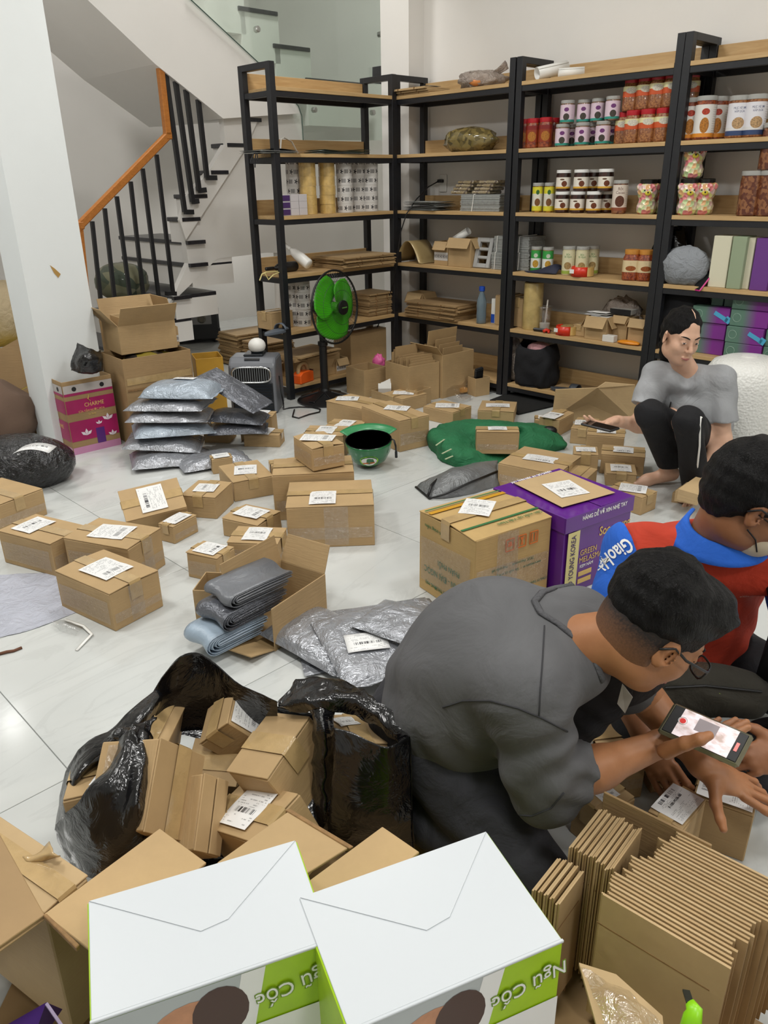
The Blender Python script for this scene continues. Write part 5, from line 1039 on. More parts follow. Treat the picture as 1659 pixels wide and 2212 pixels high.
e = carton('carton', 'large battered carton behind the magenta one, open at the top', 'carton', (-1.447, 4.288), 0.7, 0.421, 0.3, 0.511, opened=True, m=CARD_D, flaps=(None, None, None, None))
ob('folded_edge', MB().box((0, -0.1525, 0.33), (0.4, 0.002, 0.012)), EDGE, e); ob('brown_tape', MB().quad((-0.2, -0.1525, 0.36), (0.2, -0.1525, 0.36), (0.2, -0.1525, 0.4), (-0.2, -0.1525, 0.4)), TAPE, e)
p = e.location; lump('clothes_pile', 'dark and yellow packets filling the large battered carton', 'packets', (p.x, p.y, 0.38), (0.17, 0.12, 0.075), speckle('mixed_packets', '#2b2622', '#8a7a2a', 14), 0.2, 3, 0.7)
e = carton('carton', 'open carton with spread flaps on top of the battered carton', 'carton', (-1.48, 4.40), 0.658, 0.342, 0.26, 0.16, z0=0.514, opened=True, flaps=(35, -12, 20, 40), flen=0.13)
q = Vector(e.location); e2 = carton('carton', 'pale carton nested inside the open spread-flap carton', 'carton', (q.x - 0.01, q.y + 0.02), 0.658, 0.26, 0.16, 0.19, z0=0.52, opened=True, m=CARD_L, centered=True, flaps=(None, None, None, None))
e2 = carton('carton', 'upright carton behind the spread-flap carton by the stairs', 'carton', (-1.80, 5.02), 0.35, 0.34, 0.18, 0.62, m=CARD_D, label_on=False)
carton('carton', 'yellow-sided open bag box right of the battered carton', 'carton', (-1.16, 4.80), 0.35, 0.17, 0.2, 0.40, opened=True, m=mat('mustard_print', '#b58a2c', 0.5, var=0.15), flaps=(None, None, None, None))
carton('carton', 'small star-taped carton on the battered carton edge', 'carton', (-1.33, 4.62), 0.5, 0.13, 0.09, 0.11, z0=0.513, opened=True, star=True, flaps=(None,) * 4)
p = onz(198, 790, 0.42); e = empty('black_bag', (-1.70, 4.28, 0.40)); tag(e, 'black plastic bag stuffed between the cartons by the pillar', 'bag')
wob('film', patch_mb([[onY(155, 800, 4.2), onY(185, 806, 4.15), onY(218, 800, 4.2)], [onY(163, 768, 4.2), onY(190, 775, 4.1), onY(218, 772, 4.2)], [onY(172, 744, 4.25), onY(195, 757, 4.2), onY(217, 762, 4.3)]], 14, 14, 0.012, 14), POLY_BLACK, e, smooth=True, solid=0.02)
# big leaning cardboard sheet (two panels)
e = empty('cardboard_sheet', onY(80, 960, 4.5)); tag(e, 'large opened-out cardboard leaning by the pillar at the left edge', 'cardboard')
def lean(pts, ya, yb, y0, y1): return [onY(x, y, ya + (yb - ya) * (y - y0) / (y1 - y0)) for x, y in pts]
up_ = lean([(-30, 770), (125, 684), (166, 750), (167, 782), (90, 818), (-30, 880)], 4.75, 4.55, 684, 960); lo_ = lean([(-30, 882), (90, 820), (120, 945), (112, 958), (48, 960), (-30, 900)], 4.75, 4.55, 684, 960)
nn = (up_[1] - up_[0]).cross(up_[2] - up_[1]).normalized() * 0.006
wob('panel', MB().prism(up_, nn), CARD_D, e); wob('panel', MB().prism(lo_, nn), CARD_D, e)
e = lump('brown_blanket', 'brown fleece heap behind the leaning cardboard', 'blanket', onz(-20, 960, 0), (0.3, 0.25, 0.22), mat('brown_fleece', '#6b5648', 0.95, bump=0.5, bs=200), 0.15, 2)
lump('wrapped_parcel', 'black parcel wrapped in glossy stretch film at the left edge', 'parcel', onz(68, 1040, 0) + Vector((-0.04, 0, 0)), (0.27, 0.2, 0.15), mk_poly('wrapped_black', '#131317', 0.1, 16, 0.9), 0.05, 2.5, 0.1, 36, 0.35)
q = onz(76, 973, 0.24); e = empty('shipping_label', (q.x, q.y, 0.262)); tag(e, 'white shipping label stuck on the black wrapped parcel', 'label'); ob('paper', MB().grid(lambda i, j: ((i - .5) * 0.17, (j - .5) * 0.1, -0.02 * (2 * i - 1) ** 2), 8, 2), LABELS[1], e, smooth=True, solid=0.001)
# things seen past the pillar
carton('carton', 'yellow printed carton seen past the pillar', 'carton', (-2.92, 5.3), 0.0, 0.4, 0.3, 0.34, m=mat('yellow_print', '#d6bf2c', 0.5), label_on=False, tape=False)
lump('sack', 'beige sack behind the pillar at the left edge', 'sack', (-2.75, 5.75, 0.34), (0.3, 0.25, 0.25), mat('beige_sack', '#b5a484', 0.9, wrinkle=0.6), 0.15, 2)

# ---------------------------------------------------------------- safe under the stairs
p = onz(425, 742); e = empty('safe', (p.x, p.y, 0), 0.2); tag(e, 'black steel safe with silver dial plate under the stairs', 'safe'); s = 1.0
SAFE = mat('safe_black', '#2e3033', 0.45, bump=0.2, bs=300)
ob('body', MB().box((0, 0.2, 0.205), (0.46, 0.4, 0.37)), SAFE, e, bevel=0.012); ob('door', MB().box((0.01, -0.01, 0.205), (0.42, 0.03, 0.33)), SAFE, e, bevel=0.008)
pl = ob('dial_plate', MB().box((0.0, -0.028, 0.235), (0.32, 0.008, 0.11)), mat('silver_plate', '#8f9092', 0.35, 0.7), e, bevel=0.003)
for x, r in ((-0.095, 0.022), (0.07, 0.042)): ob('dial', MB().lathe([(r, 0), (r, 0.012), (r * 0.7, 0.02), (r * 0.6, 0.035)], 20, (x, -0.032, 0.235), rot=Matrix.Rotation(PI / 2, 3, 'X')), mat('dial_metal', '#6d6a62', 0.3, 0.8), e, auto=0.5)
ob('hinge', MB().box((0.225, -0.012, 0.3), (0.02, 0.03, 0.06)), SAFE, e, bevel=0.003); ob('hinge', MB().box((0.225, -0.012, 0.11), (0.02, 0.03, 0.06)), SAFE, e, bevel=0.003); ob('name_plate', MB().box((0.13, -0.027, 0.345), (0.09, 0.002, 0.016)), MATS['silver_plate'], e)
for x in (-0.18, 0.18):
    for y in (0.05, 0.35): ob('foot', MB().lathe([(0.02, 0), (0.022, 0.02)], 10, (x, y, 0)), BLACK_PL, e)
ht = W(-1.6, -2.0, 0); v_, z_ = vz(250, 600)
hp = onu(262, 592, -1.5); lump('camo_hat', 'camouflage cloth hat resting on a lower stair tread', 'hat', (hp.x, hp.y, 0.62), (0.2, 0.2, 0.14), speckle('camo_cloth', '#6b6a52', '#3a4436', 9, 0.9), 0.1, 2)
# flattened stacks on the floor at the back left
p = onz(540, 800); flat_stack('on the floor left of the short unit', (p.x - 0.05, p.y + 0.35), 0.75, 0.42, 0.3, 0.0095, 26, 0.002, CARD, 0.02)
p = onz(600, 792); flat_stack('on the floor behind the air cooler', (p.x - 0.05, p.y - 0.1), 0.75, 0.3, 0.28, 0.0095, 24, 0.002, CARD_D, 0.018)

# ---------------------------------------------------------------- grey mailer heap
G = 'grey poly mailers in the heap by the cooler'
hx, hy = -1.12, 4.15
mailer('flat grey mailer lying lowest at the front of the heap', (-0.93, 3.97, 0.005), 0.45, 0.36, 0.22, 0.09, POLY_GREY, (0, 0), None, G, seed=1)
mailer('grey mailer lowest at the left of the heap', (-1.17, 4.02, 0.005), 0.35, 0.42, 0.28, 0.10, POLY_GREY, (0, 0.05), None, G, seed=2)
mailer('grey mailer second from the floor in the heap', (-1.22, 4.10, 0.075), 0.1, 0.4, 0.28, 0.09, POLY_GREY, (0.03, 0.1), None, G, seed=3)
mailer('blue-grey mailer in the middle of the heap', (-1.17, 4.13, 0.14), 0.35, 0.42, 0.28, 0.10, POLY_BLUE, (0, 0.05), None, G, seed=4)
mailer('grey mailer above the blue-grey one in the heap', (-1.18, 4.15, 0.215), 0.05, 0.43, 0.28, 0.09, POLY_GREY, (0, 0.03), None, G, seed=5)
mailer('grey mailer just under the labelled top mailer', (-1.17, 4.16, 0.275), -0.15, 0.43, 0.28, 0.09, POLY_GREY, (0, -0.02), None, G, seed=6)
mailer('fat blue-grey mailer with white label topping the heap', (-1.10, 4.17, 0.335), -0.12, 0.40, 0.27, 0.13, POLY_BLUE, (0, 0), (0.01, 0.05, 0.12, 0.07, -0.1), G, seed=7)
mailer('dark grey mailer at the right of the heap, lower', (-0.83, 4.24, 0.105), 0.1, 0.32, 0.22, 0.08, POLY_DARK, (0, 0), None, G, seed=8)
mailer('dark grey mailer at the right of the heap, upper', (-0.83, 4.26, 0.165), -0.1, 0.32, 0.22, 0.08, POLY_DARK, (0, 0.06), None, G, seed=9)
e = mailer('empty dark mailer draped from the heap towards the cooler', (-0.84, 4.28, 0.33), -0.45, 0.40, 0.2, 0.035, POLY_DARK, (0.1, 0.42), None, G, seed=10)

# ---------------------------------------------------------------- air cooler and fan
p = onz(553, 893); e = empty('air_cooler', (p.x, p.y + 0.12, 0), -0.05); tag(e, 'grey and black portable air cooler with silver-rimmed grille', 'air cooler')
BODYG = mat('cooler_grey', '#6d7076', 0.4); DKB = mat('cooler_dark', '#1d2126', 0.4); CHR = mat('chrome_rim', '#d8dadc', 0.15, 0.9)
prof = [(-0.13, 0), (-0.13, 0.25), (-0.115, 0.32), (-0.06, 0.36), (0.12, 0.36), (0.15, 0.3), (0.15, 0)]
ob('housing', MB().prism([Vector((-0.155, y, z)) for y, z in prof], (0.31, 0, 0)), BODYG, e, bevel=0.018, seg=2)
ob('front_panel', MB().box((0, -0.133, 0.11), (0.27, 0.012, 0.2)), DKB, e, bevel=0.006)
m_ = MB(); [m_.box((0, -0.141, 0.03 + 0.018 * k), (0.25, 0.006, 0.005)) for k in range(10)]; ob('lower_grille', m_, mat('grille_blue', '#17212c', 0.35), e)
ring = [(0.125 * math.copysign(abs(math.cos(t)) ** 0.5, math.cos(t)), -0.139, 0.262 + 0.05 * math.copysign(abs(math.sin(t)) ** 0.6, math.sin(t))) for t in [i * 2 * PI / 36 for i in range(36)]]
ob('grille_rim', MB().tube(ring, 0.006, 8, closed=True), CHR, e, smooth=True); ob('grille_back', MB().box((0, -0.128, 0.262), (0.24, 0.01, 0.09)), BLACK_PL, e)
m_ = MB(); [m_.box((-0.11 + 0.0147 * k, -0.137, 0.262), (0.003, 0.006, 0.086)) for k in range(16)]; ob('grille_slats', m_, mat('slat_grey', '#8a8f92', 0.4), e)
ob('control_slot', MB().box((-0.0, -0.08, 0.352), (0.1, 0.014, 0.008), rot=Matrix.Rotation(0.65, 3, 'X')), BLACK_PL, e); ob('top_lid', MB().box((0, 0.03, 0.367), (0.13, 0.14, 0.016)), DKB, e, bevel=0.006)
e2 = empty('light_bulb', (p.x + 0.02, p.y + 0.14, 0.376)); tag(e2, 'white globe lamp resting on top of the air cooler', 'lamp'); ob('globe', MB().sphere((0, 0, 0.045), (0.058, 0.058, 0.05), 20), WHITE_PL, e2, smooth=True); ob('collar', MB().lathe([(0.04, 0.0), (0.045, 0.012)], 16), DKB, e2)
cab = ob('cooler_cable', MB().tube([onz(603, 812, 0.3), onz(607, 845, 0.15), onz(612, 870, 0.03), onz(613, 884, 0.006), onz(625, 881, 0.006), onz(645, 879, 0.006), onz(675, 880, 0.006), onz(692, 884, 0.006), onz(690, 890, 0.006), onz(668, 895, 0.006), onz(645, 903, 0.006), onz(632, 900, 0.006), onz(636, 885, 0.006)], 0.005, 6), BLACK_PL, smooth=True); tag(cab, 'black cable curling on the floor beside the air cooler', 'cable')
p = onz(693, 862); fx, fy = p.x + 0.035, p.y - 0.045; e = empty('pedestal_fan', (fx, fy, 0)); tag(e, 'black pedestal fan with green blades before the short shelf unit', 'fan')
ob('base', MB().lathe([(0.19, 0), (0.195, 0.012), (0.16, 0.03), (0.06, 0.06), (0.035, 0.075), (0.03, 0.09)], 32), BLACK_PL, e, auto=0.5)
m_ = MB(); [m_.beam((0.04 * math.cos(t), 0.04 * math.sin(t), 0.066), (0.17 * math.cos(t), 0.17 * math.sin(t), 0.026), 0.05, 0.016) for t in [i * PI / 3 for i in range(6)]]; ob('base_ribs', m_, BLACK_PL, e, bevel=0.004)
ob('pole', MB().lathe([(0.027, 0.06), (0.027, 0.38), (0.034, 0.385), (0.034, 0.41), (0.021, 0.415), (0.021, 0.52)], 18), BLACK_PL, e, auto=0.5)
hc = onY(724, 664, fy - 0.02) - Vector((fx, fy, 0)); hn = (Vector((0.80, -0.60, 0.06))).normalized(); HR = hn.to_track_quat('Z', 'Y').to_matrix()
def hd(x, y, z): return hc + HR @ Vector((x, y, z))
ob('motor', MB().lathe([(0.0, -0.17), (0.05, -0.165), (0.065, -0.14), (0.065, -0.06), (0.05, -0.04)], 20, hc, rot=HR), BLACK_PL, e, auto=0.6); ob('motor_badge', MB().lathe([(0.0, -0.173), (0.042, -0.170), (0.04, -0.166)], 18, hc, rot=HR), mat('badge_white', '#d5d0cc', 0.5), e)
ob('neck', MB().beam(hd(0, 0, -0.1), (0, 0, 0.5), 0.05, 0.05), BLACK_PL, e, bevel=0.01); ob('knob', MB().beam(hd(0, 0, -0.1) + Vector((0, 0, .06)), hd(0, 0, -0.1) + Vector((0, 0, .105)), 0.014), BLACK_PL, e)
RF = 0.235
def gring(r, z, n=40): return [hd(r * math.cos(2 * PI * i / n), r * math.sin(2 * PI * i / n), z) for i in range(n)]
gf = ob('grille_rim', MB().tube(gring(RF, 0.0), 0.007, 6, closed=True), BLACK_PL, e, smooth=True)
WIRE = mat('grille_wire', '#1e2220', 0.4)
def gwires(zf, name):
    m_ = MB()
    for k in range(64):
        a = 2 * PI * k / 64; m_.tube([hd(r * math.cos(a + (RF - r) * 1.5), r * math.sin(a + (RF - r) * 1.5), zf * (1 - (r / RF) ** 3)) for r in (0.045, 0.1, 0.16, 0.2, RF)], 0.0009, 3)
    for r in (0.11, 0.17): m_.tube(gring(r, zf * (1 - (r / RF) ** 3)), 0.0013, 4, closed=True)
    o = ob(name, m_, WIRE, e); o['kind'] = 'stuff'
gwires(0.07, 'front_grille'); gwires(-0.06, 'rear_grille')
ob('grille_cap', MB().lathe([(0.048, 0.066), (0.046, 0.076), (0.03, 0.08)], 24, hc, rot=HR), BLACK_PL, e, auto=0.5); ob('cap_badge', MB().box(hd(0, 0, 0.082), (0.05, 0.008, 0.002), rot=HR), mat('badge_green', '#4e7a3a', 0.4), e)
BLADE = mat('green_blade', '#4cc31e', 0.3, trans=0.25)
for k in range(3):
    a0 = 2 * PI * k / 3 + 0.3
    def bfn(i, j, a0=a0):
        r = 0.03 + 0.18 * j; wdt = 0.55 + 0.55 * math.sin(PI * min(1, 0.25 + 0.75 * j)); a = a0 + (i - 0.5) * wdt * 2.5; return hd(r * math.cos(a), r * math.sin(a), -0.012 + 0.045 * (i - 0.5) * (1 - 0.3 * j))
    ob('blade', MB().grid(bfn, 14, 8), BLADE, e, smooth=True, solid=0.003)
ob('blade_hub', MB().lathe([(0.036, -0.03), (0.036, 0.03), (0.028, 0.036)], 20, hc, rot=HR), mat('hub_green', '#3c8a1e', 0.4), e, auto=0.5)

# ---------------------------------------------------------------- open cartons by the shelves
def oc(label, p, fl=(None,) * 4, **k):
    x, y, a, w, d, h = p; return carton('carton', label, 'carton', (x, y), a, w, d, h, opened=True, flaps=fl, group='open cartons by the shelves', **k)
oc('tall narrow open carton right of the fan', (-0.121, 5.30, 0.686, 0.2, 0.21, 0.195))
oc('open carton packed with upright cardboard sheets', (0.182, 5.105, 0.624, 0.268, 0.263, 0.259))
oc('deep open carton behind the one with upright sheets', (0.42, 5.25, 0.708, 0.31, 0.28, 0.302), (None, None, None, 40), flen=0.08)
oc('little open carton holding a black box', (0.655, 5.285, 0.506, 0.123, 0.096, 0.128))
oc('shallow open carton with white papers right of the fan', (0.03, 5.12, 0.716, 0.16, 0.16, 0.075))
oc('small open carton with packets below the upright sheets', (0.235, 5.03, 0.85, 0.15, 0.10, 0.11))
oc('carton with white cloth under the double post', (0.84, 5.50, -0.8, 0.15, 0.12, 0.19), z0=TOP[5])
def upright(label, c, yaw, L, H, t=0.005, z=0.006, lean_=0.0, m=None, group=None):
    me = flat_mesh(L, H, t, m or CARD); o = link_mesh('flattened_carton', me, None, None, (c[0], c[1], z + H / 2), (PI / 2 + lean_, 0, yaw)); tag(o, label, 'flattened carton', group); return o
A1 = 0.624; ax = Vector((math.cos(A1), math.sin(A1), 0)); bx_ = Vector((-math.sin(A1), math.cos(A1), 0)); o1 = Vector((0.182, 5.105, 0)) + ax * 0.134
for k in range(14):
    q = o1 + bx_ * (0.022 + 0.0168 * k) + ax * random.uniform(-.01, .01); upright(ORD[k] + ' upright sheet from the front in the packed open carton', (q.x, q.y), A1, 0.19 + 0.035 * (k % 3 == 0), 0.268 + 0.012 * (k % 4) + 0.05 * (k > 10), lean_=0.05, group='upright sheets in the open carton')
A2 = 0.708; ax = Vector((math.cos(A2), math.sin(A2), 0)); bx_ = Vector((-math.sin(A2), math.cos(A2), 0)); o2 = Vector((0.42, 5.25, 0)) + ax * 0.155
for k, (hh, L) in enumerate(((0.33, 0.19), (0.35, 0.2), (0.38, 0.2), (0.44, 0.28))):
    q = o2 + bx_ * (0.08 + 0.035 * k); upright(['low', 'middling', 'taller', 'tallest'][k] + ' cardboard sheet standing in the deep open carton', (q.x, q.y), A2, L, hh, 0.006, lean_=0.12, group='sheets in the deep open carton')
e = empty('black_box', (0.68, 5.36, 0.02), rot=(0.25, -0.15, 0.5)); tag(e, 'black slab sticking out of the little open carton', 'box'); ob('slab', MB().box((0, 0, 0.09), (0.07, 0.022, 0.18)), BLACK_PL, e, bevel=0.006); ob('end_cap', MB().box((0, 0, 0.182), (0.06, 0.018, 0.006)), DKB, e)
leaf = empty('paper_slips', (0.02, 5.25, 0.05)); tag(leaf, 'folded white papers in the shallow open carton', 'papers')
for k in range(3): ob('slip', MB().grid(lambda i, j, k=k: ((i - .5) * 0.09 + 0.02 * k, 0.02 * k - 0.02 + 0.02 * abs(j - .5), 0.07 * j + 0.03 * i * (k % 2)), 3, 4), WHITE_PL, leaf, smooth=False, solid=0.0008, rot=(0, 0, 0.4 * k))
p = onz(985, 860); e = empty('bubble_film', (p.x, p.y, 0)); tag(e, 'crumpled clear bubble film beside the little open carton', 'plastic film')
wob('film', patch_mb([[onz(955, 850, 0.0), onz(985, 868, 0.0), onz(1020, 866, 0.0)], [onz(955, 835, 0.05), onz(985, 850, 0.07), onz(1012, 848, 0.05)], [onz(960, 815, 0.1), onz(985, 820, 0.06), onz(1008, 822, 0.1)], [onz(982, 806, 0.14), onz(990, 822, 0.03), onz(1003, 812, 0.13)]], 18, 18, 0.018, 12), PLASTIC_CLEAR, e, smooth=True)
o_ = ob('orange_label', MB().box(onz(1000, 842, 0.03), (0.05, 0.04, 0.03), 0.5), mat('orange_print2', '#d59a52', 0.5)); local(o_, e)
e = lump('pink_bag', 'pink plastic bag behind the tall narrow carton', 'bag', (-0.02, 5.55, 0.15), (0.045, 0.035, 0.06), mat('hot_pink', '#e86aa6', 0.4), 0.25, 2)
lump('white_cloth', 'white cloth and netting under the corner shelves', 'cloth', (0.92, 5.50, 0.27), (0.07, 0.05, 0.06), mat('white_cloth', '#c9c4c8', 0.9, wrinkle=0.6), 0.25, 2.5)
p1 = [onz(x, y, 0.004) for x, y in ((1058, 866), (1100, 850), (1195, 853), (1196, 878), (1120, 896), (1085, 884))]
e = ob('floor_mat', MB().prism(p1, (0, 0, 0.008)), mat('black_mat', '#0c0d0d', 0.85, bump=0.4, bs=200)); tag(e, 'black floor mat in front of the middle wall unit', 'mat')
# ---------------------------------------------------------------- helmet, jacket, silver case
p = onz(797, 1024); e = empty('helmet', (p.x, p.y + 0.12, 0.13), rot=(0.12, -0.03, 0)); tag(e, 'green upturned half helmet with white oval sticker', 'helmet')
HG = mat('helmet_green', '#1c6b3c', 0.22, coat=0.5)
ob('shell', MB().lathe([(0.0, -0.125), (0.05, -0.117), (0.09, -0.085), (0.113, -0.04), (0.122, 0.01), (0.122, 0.018)], 32), HG, e, smooth=True, solid=0.004)
ob('padding', MB().lathe([(0.0, -0.09), (0.06, -0.08), (0.1, -0.03), (0.117, 0.022), (0.124, 0.022)], 28), mat('helmet_padding', '#16161c', 0.9), e, smooth=True)
ob('visor', MB().grid(lambda i, j: ((0.122 + 0.05 * j) * math.cos(PI * (0.15 + 0.7 * i)), (0.122 + 0.05 * j) * math.sin(PI * (0.15 + 0.7 * i)), 0.018 + 0.02 * j), 18, 3), mat('helmet_green_light', '#3a8a58', 0.25), e, smooth=True, solid=0.003)
def hpt(a, z, k=1.0):
    zz = [(-0.125, 0.0), (-0.117, 0.05), (-0.085, 0.09), (-0.04, 0.113), (0.01, 0.122)]
    r = np.interp(z, [q[0] for q in zz], [q[1] for q in zz]) + 0.003 * k; return (r * math.cos(a), r * math.sin(a), z)
def oval(rx, rz, k): return [hpt(-PI / 2 + 0.0 + rx * math.cos(t), -0.058 + rz * math.sin(t), k) for t in [i * 2 * PI / 24 for i in range(24)]]
ob('sticker_rim', MB().add(oval(0.46, 0.036, 1.2), [tuple(range(24))]), mat('lime_print', '#9ad63c', 0.4), e); ob('sticker', MB().add(oval(0.38, 0.028, 1.6), [tuple(range(24))]), WHITE_PL, e); ob('sticker_stripe', MB().add([hpt(-PI / 2 + a, z, 2.2) for a, z in ((-0.32, -0.075), (0.28, -0.07), (0.28, -0.063), (-0.32, -0.067))], [(0, 1, 2, 3)]), ORANGE_P, e)
ob('strap', MB().tube([(0.118, 0, 0.02), (0.135, -0.02, 0.018), (0.142, -0.03, -0.01), (0.143, -0.03, -0.045)], 0.006, 6, flat=0.5), BLACK_PL, e, smooth=True); ob('buckle', MB().box((0.143, -0.03, -0.06), (0.014, 0.008, 0.04)), BLACK_PL, e, bevel=0.003)
JK = mat('green_jacket_cloth', '#1f6b42', 0.75, var=0.12, vs=6, wrinkle=0.7, ws=10)
e = empty('jacket', onz(1060, 960)); tag(e, 'green courier jacket lying crumpled under a carton', 'jacket')
def Z(x, y, z): return onz(x, y, z)
wob('body', patch_mb([[Z(925, 965, .0), Z(960, 1000, .0), Z(1010, 1010, .0), Z(1080, 1000, .0), Z(1160, 985, .0), Z(1220, 970, 0)], [Z(925, 940, .07), Z(965, 965, .09), Z(1010, 975, .07), Z(1080, 970, .03), Z(1150, 960, .06), Z(1225, 962, .03)], [Z(940, 922, .1), Z(985, 935, .1), Z(1030, 945, .06), Z(1090, 945, .03), Z(1150, 935, .1), Z(1215, 945, .05)], [Z(965, 914, .07), Z(1010, 910, .1), Z(1060, 912, .12), Z(1110, 918, .12), Z(1160, 920, .1), Z(1200, 928, .05)], [Z(975, 915, .0), Z(1010, 910, .0), Z(1060, 908, 0), Z(1110, 912, .0), Z(1160, 918, .0), Z(1205, 925, .0)]], 44, 30, 0.012, 10), JK, e, smooth=True, solid=0.004)
wob('dark_cuff', MB().sphere(Z(1187, 931, .07), (0.045, 0.03, 0.03), 14), BLACK_PL, e, smooth=True)
for (x0, y0, x1, y1) in ((942, 962, 962, 948), (955, 980, 975, 970), (962, 992, 978, 985)): wob('reflective_mark', MB().beam(Z(x0, y0, .1), Z(x1, y1, .1), 0.008, 0.003), mat('reflective', '#b9c4a0', 0.4), e)
e = empty('silver_case', onz(1000, 1055)); tag(e, 'silver grey cover with black piping beside the purple carton', 'cover')
SILVC = mat('silver_cloth', '#77797a', 0.38, 0.3, var=0.15, vs=9, wrinkle=0.6, ws=10)
wob('cloth', patch_mb([[Z(898, 1052, .0), Z(930, 1076, .0), Z(1000, 1072, .0), Z(1080, 1050, .0)], [Z(915, 1040, .03), Z(950, 1048, .05), Z(1010, 1035, .07), Z(1075, 1022, .05)], [Z(950, 1026, .05), Z(975, 1016, .09), Z(1020, 1008, .09), Z(1075, 1000, .05)], [Z(960, 1024, 0), Z(985, 1012, .0), Z(1025, 1000, .0), Z(1075, 995, .0)]], 26, 20, 0.006, 10), SILVC, e, smooth=True, solid=0.004)
wob('piping', MB().tube([Z(898, 1052, .004), Z(928, 1077, .006), Z(960, 1068, .03), Z(1010, 1045, .06), Z(1075, 1018, .06)], 0.006, 6), BLACK_PL, e, smooth=True); wob('zip', MB().tube([Z(925, 1070, .02), Z(932, 1048, .05), Z(955, 1026, .06)], 0.007, 6), BLACK_PL, e, smooth=True)
# big flattened cardboard behind the cartons near the woman, bubble wrap roll, sheet under her hand
e = empty('cardboard_sheet', onz(1290, 900)); tag(e, 'large folded-out cardboard standing before the middle unit', 'cardboard')
a = [onz(1192, 905, 0.0), onz(1385, 925, 0.0), onz(1372, 832, 0.27), onz(1308, 826, 0.29), onz(1290, 838, 0.26), onz(1200, 842, 0.20)]
wob('panel', MB().prism(a, (0.0, 0.004, 0.003)), CARD_L, e); wob('lower_panel', MB().prism([onz(1300, 890, 0.04), onz(1372, 893, 0.04), onz(1372, 925, 0.0), onz(1302, 917, 0.0)], (0, -0.004, 0.004)), CARD, e)
e = empty('bubble_wrap_roll', (1.86, 3.87, 0), 0.0); tag(e, 'fat white bubble wrap roll standing behind the woman', 'bubble wrap')
t = NT('bubble_wrap'); vv = t.new('ShaderNodeTexVoronoi'); vv.inputs['Scale'].default_value = 80; t.link(t.coord(), vv.inputs['Vector']); t.b.inputs['Base Color'].default_value = srgb('#e9e9e4'); t.b.inputs['Roughness'].default_value = 0.35; t.bump(vv.outputs['Distance'], 0.35, 0.01)
ob('wrap', MB().lathe([(0.19, 0.0), (0.2, 0.01), (0.203, 0.42), (0.195, 0.49), (0.165, 0.535), (0.11, 0.556), (0.04, 0.56)], 44), t.m, e, smooth=True); ob('core', MB().lathe([(0.038, 0.5), (0.038, 0.565), (0.03, 0.565)], 20), WHITE_PL, e)
e = empty('cardboard_sheet', onz(1480, 1075)); tag(e, 'flat cardboard pieces under the woman hand beside the courier', 'cardboard')
for k in range(3): wob('piece', MB().prism([onz(1450 + 6 * k, 1085 - 3 * k, 0.05 * k), onz(1505, 1092, 0.05 * k), onz(1530, 1060, 0.05 * k), onz(1490 + 5 * k, 1052, 0.05 * k)], (0, 0, 0.05)), CARD_L, e)

# ---------------------------------------------------------------- open carton with folded mailers, loose mailers on the floor
e = carton('carton', 'open carton spilling folded mailers, with raised flaps', 'carton', (-0.362, 2.126), 0.982, 0.281, 0.2, 0.159, opened=True, flaps=(None, 25, 12, None), flen=0.1)
for ch_ in list(e.children):
    if ch_.name.startswith('panel') and sum(v.co.x for v in ch_.data.vertices) / len(ch_.data.vertices) < -0.1: bpy.data.objects.remove(ch_)
ob('flap', MB().hexa([(-0.24, -0.09, 0.03), (-0.14, -0.098, 0.004), (-0.14, 0.098, 0.004), (-0.24, 0.06, 0.02), (-0.24, -0.09, 0.034), (-0.14, -0.098, 0.008), (-0.14, 0.098, 0.008), (-0.24, 0.06, 0.024)]), CARD, e)
carton('carton', 'empty open carton behind the one with folded mailers', 'carton', (-0.646, 2.27), -0.128, 0.187, 0.134, 0.154, opened=True, flaps=(None,) * 4)
def folded(label, c, yaw, L, Wd, n, th, m, z, sag=0.0):
    """bundle of mailers folded over in a U"""
    e = empty('folded_mailers', c, yaw); tag(e, label, 'folded mailers')
    for k in range(n):
        r = th * (k + 0.6); zc = z + th * n
        prof = [(Wd, zc + r - sag)] + [(-r * math.cos(t) * 1.0 + 0, zc + r * math.sin(t)) for t in [PI / 2 - i * PI / 8 for i in range(0, 9)][::1] if False]
        path = [(Wd * 0.55, zc + r), (Wd * 0.25, zc + r + 0.002), (0, zc + r)] + [(-r * 1.2 * math.sin(t), zc + r * math.cos(t)) for t in [PI * i / 8 for i in range(1, 8)]] + [(0, zc - r), (Wd * 0.25, zc - r), (Wd * 0.5, zc - r)]
        ob('mailer', MB().grid(lambda i, j: (path[min(len(path) - 1, round(i * (len(path) - 1)))][0] + 0.006 * math.sin(7 * j + k), (j - 0.5) * L * (1 - 0.02 * k), path[min(len(path) - 1, round(i * (len(path) - 1)))][1] + 0.004 * math.sin(5 * j + k)), len(path) - 1, 8), m, e, smooth=True, solid=0.0012)
    return e
folded('light blue folded mailers drooping out of the open carton', (-0.575, 2.115, 0.0), 0.80, 0.15, 0.34, 6, 0.0058, mk_poly('pale_blue_poly', '#a3b5c6', 0.4, 12, 0.2), 0.035)
folded('dark grey folded mailers above the light blue ones', (-0.535, 2.145, 0.0), 0.85, 0.16, 0.40, 6, 0.0052, POLY_DARK, 0.107)
folded('topmost grey folded mailers in the open carton', (-0.515, 2.165, 0.0), 0.80, 0.15, 0.40, 4, 0.006, mk_poly('mid_grey_poly', '#74777d', 0.35, 12, 0.2), 0.172)
G = 'silver mailers beside the crouching man'
def mz(x, y, z): q = Z(x, y, z); return (q.x, q.y, z)
mailer('flat silver mailer under the others, touching the floor', mz(800, 1370, .004), 0.25, 0.50, 0.36, 0.03, POLY_GREY, (0, 0), None, G, seed=21)
